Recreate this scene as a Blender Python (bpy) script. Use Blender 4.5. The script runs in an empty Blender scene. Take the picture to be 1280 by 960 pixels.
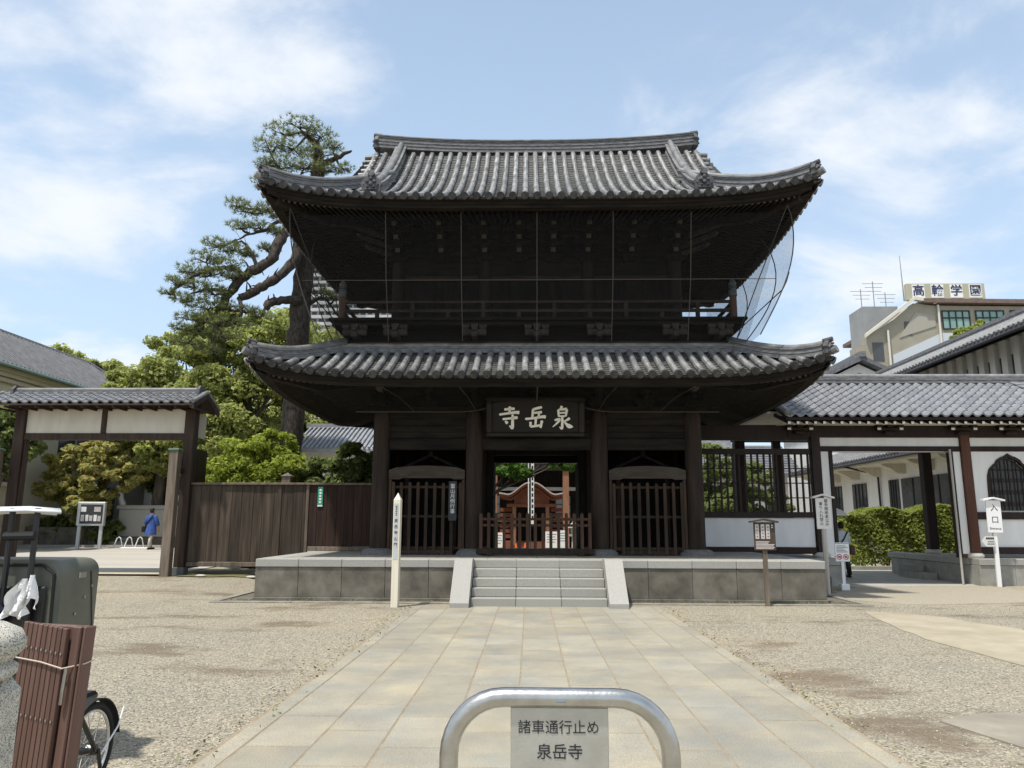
import bpy, math, random
import numpy as np
from mathutils import Vector, Matrix

S = bpy.context.scene
COL = S.collection
PI = math.pi
R = math.radians
rng = np.random.default_rng(7)
random.seed(7)

# ------------------------------------------------------------------ camera
yaw, pitch, roll = R(1.325), R(10.54), R(0.2)
fw = Vector((-math.sin(yaw) * math.cos(pitch), math.cos(yaw) * math.cos(pitch), math.sin(pitch)))
rt = Vector((math.cos(yaw), math.sin(yaw), 0))
up = rt.cross(fw)
r2 = rt * math.cos(roll) + up * math.sin(roll)
u2 = up * math.cos(roll) - rt * math.sin(roll)
cam_data = bpy.data.cameras.new('camera')
cam_data.sensor_width = 36.0
cam_data.lens = 36.0 * 940.0 / 1280.0
cam_data.clip_start = 0.05
cam_data.clip_end = 3000.0
cam = bpy.data.objects.new('camera', cam_data)
COL.objects.link(cam)
cam.matrix_world = Matrix(((r2.x, u2.x, -fw.x, -0.15), (r2.y, u2.y, -fw.y, 0.0), (r2.z, u2.z, -fw.z, 1.55), (0, 0, 0, 1)))
S.camera = cam

# ------------------------------------------------------------------ sky and sun
SUN_EL, SUN_SIDE = R(68), R(48)          # high sun from the left, a little on the viewer's side of the gate
sun_vec = Vector((-math.cos(SUN_EL) * math.cos(SUN_SIDE), -math.cos(SUN_EL) * math.sin(SUN_SIDE), math.sin(SUN_EL)))
world = bpy.data.worlds.new('World')
S.world = world
world.use_nodes = True
wn, wl = world.node_tree.nodes, world.node_tree.links
wn.clear()
w_out = wn.new('ShaderNodeOutputWorld')
w_bg = wn.new('ShaderNodeBackground')
w_bg.inputs['Strength'].default_value = 0.11
sky = wn.new('ShaderNodeTexSky')
sky.sky_type = 'NISHITA'
sky.sun_disc = False
sky.sun_elevation = SUN_EL
sky.sun_rotation = math.atan2(sun_vec.x, sun_vec.y)
sky.air_density = 1.0
sky.dust_density = 0.7
sky.ozone_density = 1.0
tc = wn.new('ShaderNodeTexCoord')
# high thin cloud: direction projected on a cloud layer, then layered noise
sep = wn.new('ShaderNodeSeparateXYZ'); wl.new(tc.outputs['Generated'], sep.inputs[0])
zc = wn.new('ShaderNodeMath'); zc.operation = 'ADD'; zc.inputs[1].default_value = 0.32; wl.new(sep.outputs['Z'], zc.inputs[0])
zm = wn.new('ShaderNodeMath'); zm.operation = 'MAXIMUM'; zm.inputs[1].default_value = 0.05; wl.new(zc.outputs[0], zm.inputs[0])
dv = wn.new('ShaderNodeVectorMath'); dv.operation = 'DIVIDE'
cmb = wn.new('ShaderNodeCombineXYZ')
for i in range(3):
    wl.new(zm.outputs[0], cmb.inputs[i])
wl.new(tc.outputs['Generated'], dv.inputs[0]); wl.new(cmb.outputs[0], dv.inputs[1])
mp = wn.new('ShaderNodeMapping'); mp.inputs['Location'].default_value = (4.03, 3.50, 0.0)
mp.inputs['Scale'].default_value = (1.0, 1.25, 0.0)
wl.new(dv.outputs[0], mp.inputs[0])
def wnoise(scale, detail, rough, dist=0.0):
    n = wn.new('ShaderNodeTexNoise'); n.inputs['Scale'].default_value = scale
    n.inputs['Detail'].default_value = detail; n.inputs['Roughness'].default_value = rough
    n.inputs['Distortion'].default_value = dist
    wl.new(mp.outputs[0], n.inputs['Vector']); return n
n1 = wnoise(2.7, 11, 0.58, 0.3)
n2 = wnoise(0.62, 2, 0.5)
ad = wn.new('ShaderNodeMath'); ad.operation = 'MULTIPLY_ADD'; ad.inputs[1].default_value = 0.75
wl.new(n1.outputs['Fac'], ad.inputs[0]); wl.new(n2.outputs['Fac'], ad.inputs[2])
cr = wn.new('ShaderNodeValToRGB')
cr.color_ramp.elements[0].position = 0.76; cr.color_ramp.elements[0].color = (0.0, 0.0, 0.0, 1)
cr.color_ramp.elements[1].position = 0.98; cr.color_ramp.elements[1].color = (0.92, 0.92, 0.92, 1)
cr.color_ramp.interpolation = 'EASE'
wl.new(ad.outputs[0], cr.inputs[0])
# even haze veil over the blue, thicker towards the horizon as in humid summer air
hz = wn.new('ShaderNodeMapRange'); hz.inputs['From Min'].default_value = 0.0; hz.inputs['From Max'].default_value = 0.75
hz.inputs['To Min'].default_value = 0.80; hz.inputs['To Max'].default_value = 0.34
wl.new(sep.outputs['Z'], hz.inputs['Value'])
mh0 = wn.new('ShaderNodeMix'); mh0.data_type = 'RGBA'
wl.new(hz.outputs[0], mh0.inputs['Factor']); wl.new(sky.outputs[0], mh0.inputs['A']); mh0.inputs['B'].default_value = (4.7, 6.0, 7.5, 1)
mx = wn.new('ShaderNodeMix'); mx.data_type = 'RGBA'
wl.new(cr.outputs[0], mx.inputs['Factor']); wl.new(mh0.outputs['Result'], mx.inputs['A'])
mx.inputs['B'].default_value = (6.1, 6.35, 6.7, 1)
wl.new(mx.outputs['Result'], w_bg.inputs['Color'])
wl.new(w_bg.outputs[0], w_out.inputs[0])

sun_data = bpy.data.lights.new('sun', 'SUN')
sun_data.energy = 3.5
sun_data.angle = R(2.0)
sun_data.color = (1.0, 0.95, 0.87)
sun = bpy.data.objects.new('sun', sun_data)
COL.objects.link(sun)
sun.location = (-30, -10, 60)
sun.rotation_euler = (-sun_vec).to_track_quat('-Z', 'Y').to_euler()

S.view_settings.view_transform = 'Standard'
S.view_settings.look = 'None'
S.view_settings.exposure = 0.52
S.view_settings.gamma = 1.0
S.view_settings.use_curve_mapping = False
S.render.engine = 'CYCLES'
S.cycles.max_bounces = 6
S.cycles.transparent_max_bounces = 12
S.cycles.use_denoising = True

# ------------------------------------------------------------------ helpers: materials
MATS = {}
def mat(name, col, rough=0.8, var=None, vscale=3.0, stretch=(1, 1, 1), bump=0.0, bscale=30.0, spec=0.3, metal=0.0,
        objvar=0.0, col3=None, detail=5.0, isl=0.0, lo=0.35, hi=0.65):
    """Principled material: colour mixed with `var` by noise (object space), optional fine bump, per-object or per-island shade."""
    m = bpy.data.materials.new(name); m.use_nodes = True
    n, l = m.node_tree.nodes, m.node_tree.links
    b = n['Principled BSDF']
    b.inputs['Roughness'].default_value = rough
    b.inputs['Metallic'].default_value = metal
    b.inputs['Specular IOR Level'].default_value = spec
    t = n.new('ShaderNodeTexCoord')
    mpn = n.new('ShaderNodeMapping'); mpn.inputs['Scale'].default_value = stretch
    l.new(t.outputs['Object'], mpn.inputs[0])
    src = None
    if var is not None:
        ns = n.new('ShaderNodeTexNoise'); ns.inputs['Scale'].default_value = vscale; ns.inputs['Detail'].default_value = detail
        ns.inputs['Roughness'].default_value = 0.6
        l.new(mpn.outputs[0], ns.inputs['Vector'])
        rp = n.new('ShaderNodeValToRGB')
        rp.color_ramp.elements[0].position = lo; rp.color_ramp.elements[0].color = (*col, 1)
        rp.color_ramp.elements[1].position = hi; rp.color_ramp.elements[1].color = (*var, 1)
        if col3 is not None:
            e = rp.color_ramp.elements.new(min(0.95, hi + 0.1)); e.color = (*col3, 1)
        l.new(ns.outputs['Fac'], rp.inputs[0]); src = rp.outputs[0]
    else:
        rgb = n.new('ShaderNodeRGB'); rgb.outputs[0].default_value = (*col, 1); src = rgb.outputs[0]
    if objvar or isl:
        hs = n.new('ShaderNodeHueSaturation')
        mr = n.new('ShaderNodeMapRange')
        k = max(objvar, isl)
        mr.inputs['To Min'].default_value = 1 - k; mr.inputs['To Max'].default_value = 1 + k
        if objvar:
            oi = n.new('ShaderNodeObjectInfo'); l.new(oi.outputs['Random'], mr.inputs['Value'])
        else:
            gi = n.new('ShaderNodeNewGeometry'); l.new(gi.outputs['Random Per Island'], mr.inputs['Value'])
        l.new(mr.outputs[0], hs.inputs['Value']); l.new(src, hs.inputs['Color']); src = hs.outputs[0]
    l.new(src, b.inputs['Base Color'])
    if bump:
        nb = n.new('ShaderNodeTexNoise'); nb.inputs['Scale'].default_value = bscale; nb.inputs['Detail'].default_value = 4
        l.new(mpn.outputs[0], nb.inputs['Vector'])
        bp = n.new('ShaderNodeBump'); bp.inputs['Strength'].default_value = bump; bp.inputs['Distance'].default_value = 0.02
        l.new(nb.outputs['Fac'], bp.inputs['Height']); l.new(bp.outputs[0], b.inputs['Normal'])
    MATS[name] = m
    return m

def leaf_mat(name, ca, cb, trans=0.35, rough=0.6):
    m = bpy.data.materials.new(name); m.use_nodes = True
    n, l = m.node_tree.nodes, m.node_tree.links
    n.clear()
    out = n.new('ShaderNodeOutputMaterial')
    gi = n.new('ShaderNodeNewGeometry')
    rp = n.new('ShaderNodeValToRGB')
    rp.color_ramp.elements[0].color = (*ca, 1); rp.color_ramp.elements[1].color = (*cb, 1)
    l.new(gi.outputs['Random Per Island'], rp.inputs[0])
    d = n.new('ShaderNodeBsdfPrincipled'); d.inputs['Roughness'].default_value = rough
    d.inputs['Specular IOR Level'].default_value = 0.25
    l.new(rp.outputs[0], d.inputs['Base Color'])
    t = n.new('ShaderNodeBsdfTranslucent')
    hs = n.new('ShaderNodeHueSaturation'); hs.inputs['Value'].default_value = 1.5; hs.inputs['Saturation'].default_value = 1.04
    l.new(rp.outputs[0], hs.inputs['Color']); l.new(hs.outputs[0], t.inputs['Color'])
    mixn = n.new('ShaderNodeMixShader'); mixn.inputs[0].default_value = trans
    l.new(d.outputs[0], mixn.inputs[1]); l.new(t.outputs[0], mixn.inputs[2]); l.new(mixn.outputs[0], out.inputs[0])
    MATS[name] = m
    return m

# ------------------------------------------------------------------ helpers: objects
def tag(o, label=None, cat=None, group=None, kind=None):
    if label: o['label'] = label
    if cat: o['category'] = cat
    if group: o['group'] = group
    if kind: o['kind'] = kind
    return o

ORG = {}
def thing(name, label, cat, loc=(0, 0, 0), group=None, rz=0.0):
    o = bpy.data.objects.new(name, None); COL.objects.link(o)
    o.empty_display_size = 0.2
    o.location = loc; o.rotation_euler = (0, 0, rz)
    ORG[o.name] = Vector(loc)
    return tag(o, label, cat, group)

def org(p):
    return ORG.get(p.name, Vector((0, 0, 0))) if p else Vector((0, 0, 0))

def link(name, me, m, parent=None, loc=None, rot=None, scale=None):
    o = bpy.data.objects.new(name, me); COL.objects.link(o)
    if m is not None and not me.materials:
        me.materials.append(m)
    if parent is not None:
        o.parent = parent
    if loc is not None: o.location = loc
    if rot is not None: o.rotation_euler = rot
    if scale is not None: o.scale = scale
    return o

def smooth_mesh(me, on=True):
    me.polygons.foreach_set('use_smooth', [on] * len(me.polygons))

def np_mesh(name, V, F):
    """V (n,3) floats, F (m,k) ints with k = 3 or 4."""
    me = bpy.data.meshes.new(name)
    V = np.asarray(V, dtype=np.float32); F = np.asarray(F, dtype=np.int32)
    k = F.shape[1]
    me.vertices.add(len(V)); me.vertices.foreach_set('co', V.ravel())
    me.loops.add(F.size); me.loops.foreach_set('vertex_index', F.ravel())
    me.polygons.add(len(F))
    me.polygons.foreach_set('loop_start', np.arange(0, F.size, k, dtype=np.int32))
    me.polygons.foreach_set('loop_total', np.full(len(F), k, dtype=np.int32))
    me.update(calc_edges=True)
    return me

class MB:
    def __init__(s):
        s.v, s.f = [], []
    def add(s, vs, fs):
        o = len(s.v)
        s.v += [tuple(map(float, p)) for p in vs]
        s.f += [tuple(i + o for i in q) for q in fs]
        return s
    def box(s, x0, x1, y0, y1, z0, z1):
        x0, x1 = min(x0, x1), max(x0, x1); y0, y1 = min(y0, y1), max(y0, y1); z0, z1 = min(z0, z1), max(z0, z1)
        return s.add([(x0, y0, z0), (x1, y0, z0), (x1, y1, z0), (x0, y1, z0), (x0, y0, z1), (x1, y0, z1), (x1, y1, z1), (x0, y1, z1)],
                     [(0, 3, 2, 1), (4, 5, 6, 7), (0, 1, 5, 4), (1, 2, 6, 5), (2, 3, 7, 6), (3, 0, 4, 7)])
    def rbox(s, x0, x1, y0, y1, z0, z1, c=0.01):
        """chamfered box"""
        x0, x1 = min(x0, x1), max(x0, x1); y0, y1 = min(y0, y1), max(y0, y1); z0, z1 = min(z0, z1), max(z0, z1)
        c = min(c, (x1 - x0) * .45, (y1 - y0) * .45, (z1 - z0) * .45)
        vs, idx = [], {}
        X, Y, Z = (x0, x1), (y0, y1), (z0, z1)
        sg = (1, -1)
        for i in (0, 1):
            for j in (0, 1):
                for k in (0, 1):
                    x, y, z = X[i], Y[j], Z[k]; dx, dy, dz = sg[i] * c, sg[j] * c, sg[k] * c
                    for a, p in (('x', (x, y + dy, z + dz)), ('y', (x + dx, y, z + dz)), ('z', (x + dx, y + dy, z))):
                        idx[(i, j, k, a)] = len(vs); vs.append(p)
        g = lambda i, j, k, a: idx[(i, j, k, a)]
        fs = []
        for i in (0, 1):
            q = [g(i, 0, 0, 'x'), g(i, 1, 0, 'x'), g(i, 1, 1, 'x'), g(i, 0, 1, 'x')]; fs.append(q if i else q[::-1])
            q = [g(0, i, 0, 'y'), g(0, i, 1, 'y'), g(1, i, 1, 'y'), g(1, i, 0, 'y')]; fs.append(q if i else q[::-1])
            q = [g(0, 0, i, 'z'), g(1, 0, i, 'z'), g(1, 1, i, 'z'), g(0, 1, i, 'z')]; fs.append(q if i else q[::-1])
        for i in (0, 1):
            for j in (0, 1):
                fs.append((g(i, j, 0, 'x'), g(i, j, 1, 'x'), g(i, j, 1, 'y'), g(i, j, 0, 'y')))
                fs.append((g(i, 0, j, 'x'), g(i, 1, j, 'x'), g(i, 1, j, 'z'), g(i, 0, j, 'z')))
                fs.append((g(0, i, j, 'y'), g(1, i, j, 'y'), g(1, i, j, 'z'), g(0, i, j, 'z')))
                for k in (0, 1):
                    fs.append((g(i, j, k, 'x'), g(i, j, k, 'y'), g(i, j, k, 'z')))
        return s.add(vs, fs)
    def obox(s, c, size, rot=None):
        o = len(s.v)
        hx, hy, hz = size[0] / 2, size[1] / 2, size[2] / 2
        s.box(-hx, hx, -hy, hy, -hz, hz)
        M = rot if rot is not None else Matrix.Identity(3)
        c = Vector(c)
        for i in range(o, len(s.v)):
            s.v[i] = tuple(M @ Vector(s.v[i]) + c)
        return s
    def beam(s, a, b, w, h, upv=(0, 0, 1)):
        """rectangular bar from a to b, w wide across, h high"""
        a, b = Vector(a), Vector(b); d = (b - a); L = d.length; d.normalize()
        sd = d.cross(Vector(upv))
        if sd.length < 1e-5: sd = d.cross(Vector((0, 1, 0)))
        sd.normalize(); uu = sd.cross(d)
        M = Matrix((sd, d, uu)).transposed()
        return s.obox((a + b) / 2, (w, L, h), M)
    def tube(s, pts, rad, n=8, cap=True):
        pts = [Vector(p) for p in pts]
        if not hasattr(rad, '__len__'): rad = [rad] * len(pts)
        vs, fs = [], []
        N0 = None
        for i, p in enumerate(pts):
            t = (pts[min(i + 1, len(pts) - 1)] - pts[max(i - 1, 0)])
            if t.length < 1e-9: t = Vector((0, 0, 1))
            t.normalize()
            if N0 is None:
                N0 = t.orthogonal().normalized()
            else:
                N0 = (N0 - t * N0.dot(t))
                if N0.length < 1e-6: N0 = t.orthogonal()
                N0.normalize()
            B = t.cross(N0)
            for k in range(n):
                a = 2 * PI * k / n
                vs.append(p + (N0 * math.cos(a) + B * math.sin(a)) * rad[i])
        for i in range(len(pts) - 1):
            for k in range(n):
                k2 = (k + 1) % n
                fs.append((i * n + k, i * n + k2, (i + 1) * n + k2, (i + 1) * n + k))
        if cap:
            fs.append(tuple(range(n))[::-1]); fs.append(tuple((len(pts) - 1) * n + k for k in range(n)))
        return s.add(vs, fs)
    def lathe(s, prof, c=(0, 0, 0), n=16, axis='z'):
        vs, fs = [], []
        for r, z in prof:
            for k in range(n):
                a = 2 * PI * k / n
                p = (r * math.cos(a), r * math.sin(a), z)
                if axis == 'y': p = (p[0], p[2], p[1])
                if axis == 'x': p = (p[2], p[0], p[1])
                vs.append((p[0] + c[0], p[1] + c[1], p[2] + c[2]))
        for i in range(len(prof) - 1):
            for k in range(n):
                k2 = (k + 1) % n
                q = (i * n + k, i * n + k2, (i + 1) * n + k2, (i + 1) * n + k)
                fs.append(q[::-1] if axis == 'y' else q)
        fs.append(tuple(range(n))[::-1]); fs.append(tuple((len(prof) - 1) * n + k for k in range(n)))
        return s.add(vs, fs)
    def prism(s, poly, plane, a0, a1):
        """outline poly in a plane ('xz': extrude y, 'yz': extrude x, 'xy': extrude z)"""
        n = len(poly)
        def P(p, t):
            return {'xz': (p[0], t, p[1]), 'yz': (t, p[0], p[1]), 'xy': (p[0], p[1], t)}[plane]
        vs = [P(p, a0) for p in poly] + [P(p, a1) for p in poly]
        fs = [tuple(range(n)), tuple(range(2 * n - 1, n - 1, -1))]
        fs += [(i, i + n, (i + 1) % n + n, (i + 1) % n) for i in range(n)]
        return s.add(vs, fs)
    def sweep(s, path, sec, side, closed=True, cap=True):
        """section points (s, z) swept along path; side = horizontal across vector or list"""
        n = len(sec); vs, fs = [], []
        for i, p in enumerate(path):
            sd = side[i] if isinstance(side, list) else side
            for a, z in sec:
                vs.append((p[0] + sd[0] * a, p[1] + sd[1] * a, p[2] + z))
        m = n if closed else n - 1
        for i in range(len(path) - 1):
            for k in range(m):
                k2 = (k + 1) % n
                fs.append((i * n + k, i * n + k2, (i + 1) * n + k2, (i + 1) * n + k))
        if cap and closed:
            fs.append(tuple(range(n))[::-1]); fs.append(tuple((len(path) - 1) * n + k for k in range(n)))
        return s.add(vs, fs)
    def grid(s, rows):
        n = len(rows[0]); vs = [p for r in rows for p in r]
        fs = [(i * n + j, i * n + j + 1, (i + 1) * n + j + 1, (i + 1) * n + j) for i in range(len(rows) - 1) for j in range(n - 1)]
        return s.add(vs, fs)
    def xf(s, M):
        s.v = [tuple(M @ Vector(p)) for p in s.v]; return s
    def mesh(s, name, off=Vector((0, 0, 0)), smooth=False):
        me = bpy.data.meshes.new(name)
        o = (off.x, off.y, off.z)
        me.from_pydata([(p[0] - o[0], p[1] - o[1], p[2] - o[2]) for p in s.v], [], s.f)
        if smooth: smooth_mesh(me)
        me.update()
        return me
    def build(s, name, m, parent=None, smooth=False, local=False, fix=True):
        """vertices in world coordinates (local=True: in the parent's own space)"""
        off = Vector((0, 0, 0)) if local else org(parent)
        me = s.mesh(name, off, smooth)
        if fix:
            import bmesh
            b = bmesh.new(); b.from_mesh(me); bmesh.ops.recalc_face_normals(b, faces=b.faces); b.to_mesh(me); b.free()
        o = link(name, me, m, parent)
        if parent is not None:
            ORG[o.name] = off
        return o

def auto_smooth(o, ang=40):
    """smooth shading with sharp edges kept"""
    me = o.data
    smooth_mesh(me)
    me.set_sharp_from_angle(angle=R(ang))
    return o

def text(name, s, size, loc, rot, m, parent=None, vertical=False, gap=1.08, extrude=0.002, offset=0.0, align='CENTER', local=False):
    """lettering as thin raised mesh; vertical = characters stacked downward"""
    me = None
    chars = list(s) if vertical else [s]
    V, F = [], []
    for i, ch in enumerate(chars):
        cu = bpy.data.curves.new('lettering', 'FONT')
        cu.body = ch; cu.size = size; cu.extrude = extrude; cu.align_x = align; cu.align_y = 'CENTER'; cu.resolution_u = 2; cu.offset = offset
        ob = bpy.data.objects.new('lettering', cu); COL.objects.link(ob)
        dg = bpy.context.evaluated_depsgraph_get(); dg.update()
        mm = bpy.data.meshes.new_from_object(ob.evaluated_get(dg))
        o = len(V)
        dy = -i * size * gap if vertical else 0.0
        V += [(v.co.x, v.co.y + dy, v.co.z) for v in mm.vertices]
        F += [tuple(x + o for x in p.vertices) for p in mm.polygons]
        bpy.data.objects.remove(ob); bpy.data.curves.remove(cu); bpy.data.meshes.remove(mm)
    me = bpy.data.meshes.new(name); me.from_pydata(V, [], F); me.update()
    l = Vector(loc) - (Vector((0, 0, 0)) if local else org(parent))
    return link(name, me, m, parent, l, rot)

def V3(*a): return Vector(a)
def sstep(a, b, x):
    t = min(1, max(0, (x - a) / (b - a))); return t * t * (3 - 2 * t)
def lerp(a, b, t): return a + (b - a) * t

# ------------------------------------------------------------------ materials
M_tile = mat('roof_tile_grey', (0.095, 0.097, 0.098), 0.46, (0.25, 0.25, 0.243), 3.6, bump=0.15, bscale=60, spec=0.45, objvar=0.22, col3=(0.32, 0.32, 0.30), lo=0.3, hi=0.7)
M_tile_pan = mat('roof_tile_pan_grey', (0.055, 0.055, 0.055), 0.65, (0.12, 0.115, 0.105), 5.0, bump=0.15, bscale=50, spec=0.35)
M_tile_ridge = mat('ridge_tile_grey', (0.10, 0.10, 0.105), 0.55, (0.22, 0.22, 0.22), 6.0, stretch=(1, 1, 4), bump=0.2, bscale=40)
M_endtile = mat('eave_end_tile', (0.026, 0.026, 0.027), 0.6, (0.07, 0.069, 0.066), 9.0, objvar=0.25, bump=0.2, bscale=70)
M_oni = mat('ogre_tile_dark', (0.05, 0.05, 0.055), 0.6, (0.11, 0.11, 0.115), 8.0, bump=0.3, bscale=40)
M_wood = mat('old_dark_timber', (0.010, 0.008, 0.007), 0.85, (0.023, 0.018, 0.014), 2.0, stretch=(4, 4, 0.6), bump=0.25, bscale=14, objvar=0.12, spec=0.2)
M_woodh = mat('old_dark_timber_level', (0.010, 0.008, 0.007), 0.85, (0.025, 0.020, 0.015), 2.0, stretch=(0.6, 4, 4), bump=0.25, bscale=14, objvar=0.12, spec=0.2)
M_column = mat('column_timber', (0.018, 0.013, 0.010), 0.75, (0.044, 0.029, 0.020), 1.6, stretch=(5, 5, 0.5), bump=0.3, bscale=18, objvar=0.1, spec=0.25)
M_picket = mat('picket_timber', (0.050, 0.027, 0.016), 0.7, (0.105, 0.055, 0.032), 2.0, stretch=(5, 5, 0.6), bump=0.25, bscale=20, objvar=0.2, spec=0.3)
M_slat = mat('slat_timber', (0.030, 0.021, 0.015), 0.8, (0.060, 0.038, 0.025), 2.0, stretch=(5, 5, 0.6), bump=0.25, bscale=20, objvar=0.25, spec=0.25)
M_carve = mat('carved_board_timber', (0.040, 0.033, 0.026), 0.8, (0.075, 0.062, 0.048), 3.0, stretch=(0.6, 3, 3), bump=0.25, bscale=16, spec=0.2)
M_endgrain = mat('pale_end_grain', (0.10, 0.085, 0.065), 0.85, (0.17, 0.145, 0.11), 6.0, spec=0.2)
M_char = mat('cream_painted_characters', (0.95, 0.93, 0.83), 0.7, (0.90, 0.87, 0.76), 12.0)
M_iron = mat('dark_cable', (0.05, 0.045, 0.04), 0.6)
M_cable = mat('pale_cable', (0.10, 0.085, 0.07), 0.6)
# =================================================================== THE TEMPLE GATE
GX, GY = 0.03, 20.05
gate = thing('temple_gate', 'tall two storey dark timber temple gate with grey tiled roofs', 'gate', (GX, GY, 0.83))

def roof_side(k, u, d, a, b):
    """side k: 0 front, 1 right, 2 back, 3 left; u along the eave, d inward"""
    if k == 0: return (GX + u, GY - b + d)
    if k == 1: return (GX + a - d, GY + u)
    if k == 2: return (GX - u, GY + b - d)
    return (GX - a + d, GY - u)

class Roof:
    def __init__(s, a, b, z0, s1, k, L, p, W, D):
        s.a, s.b, s.z0, s.s1, s.k, s.L, s.p, s.W, s.D = a, b, z0, s1, k, L, p, W, D
    def h(s, d): return s.s1 * d + s.k * d * abs(d)
    def lift(s, c, d): return s.L * max(0.0, 1 - max(0, c) / s.W) ** s.p * max(0.0, 1 - max(d, 0) / 2.6) ** 1.5
    def half(s, k): return s.a if k % 2 == 0 else s.b
    def P(s, k, u, d, off=0.0):
        A = s.half(k); c = A - abs(u)
        out = 0.10 * max(0.0, 1 - max(0, c) / 2.0) ** 2          # corners pushed out slightly in plan
        x, y = roof_side(k, u, d - out * (1 if d < 0.6 else 0.0), s.a, s.b)
        return Vector((x, y, s.z0 + s.h(d) + s.lift(c, d) + off))

up_roof = Roof(6.15, 4.45, 8.66, 0.42, 0.077, 0.40, 4.6, 6.15, 4.45)
lo_roof = Roof(6.13, 4.45, 4.64, 0.46, 0.055, 0.40, 6.3, 6.13, 1.55)
GABLE_X, GABLE_D = 4.72, 2.30        # verge of the upper gable; where hips meet the gable foot

def roll_mesh(roof, k, u, d0, d1, mb=None, end=True):
    """one row of half-round cover tiles, tile by tile, with its round end tile"""
    mb = mb or MB()
    r = 0.078
    pts, rad = [], []
    L = 0.27; n = max(1, int(round((d1 - d0) / L)))
    for i in range(n):
        da, db = lerp(d0, d1, i / n) + (0.07 if i == 0 and end else 0.0), lerp(d0, d1, (i + 1) / n) - 0.010
        j_ = random.uniform(-0.003, 0.003); q_ = random.uniform(0.985, 1.02)
        pts.append(roof.P(k, u + j_, da, 0.045)); rad.append(r * q_)
        pts.append(roof.P(k, u + j_, db, 0.045)); rad.append(r * 0.90 * q_)
    mb.tube(pts, rad, 8)
    if end == 2:
        p = roof.P(k, u, d0, 0.04); q = roof.P(k, u, d0 + 0.2, 0.04); t = (p - q).normalized()
        mb.tube([p - t * 0.09, p + t * 0.035, p + t * 0.036, p - t * 0.02, p - t * 0.02, p + t * 0.012], [r * 1.10, r * 1.14, r * 0.92, r * 0.88, r * 0.45, r * 0.36], 12)
    return mb

def end_tile(roof, k, u, d0):
    """round eave end tile: raised rim, sunk face, boss"""
    r = 0.078; mb = MB()
    p = roof.P(k, u, d0, 0.04); q = roof.P(k, u, d0 + 0.2, 0.04); t = (p - q).normalized()
    mb.tube([p - t * 0.072, p + t * 0.035, p + t * 0.036, p - t * 0.02, p - t * 0.02, p + t * 0.012], [r * 1.06, r * 1.12, r * 0.94, r * 0.90, r * 0.45, r * 0.36], 14)
    return mb

def pan_sheet(roof, k, us, dmax, step=0.15, dmin=0.0):
    """stepped courses of pan tiles between the rows"""
    mb = MB()
    nd = int(math.ceil((roof.D - dmin) / step))
    rows = []
    for i in range(nd):
        for e in (0, 1):
            d = dmin + i * step + (step if e else 0.0)
            row = []
            for j, u in enumerate(us):
                dd = min(d, dmax(u))
                sag = -0.022 if j % 2 else 0.0
                row.append(roof.P(k, u, dd, (0.026 if e == 0 else -0.004) + sag))
            rows.append(row)
    mb.grid(rows)
    return mb

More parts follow.
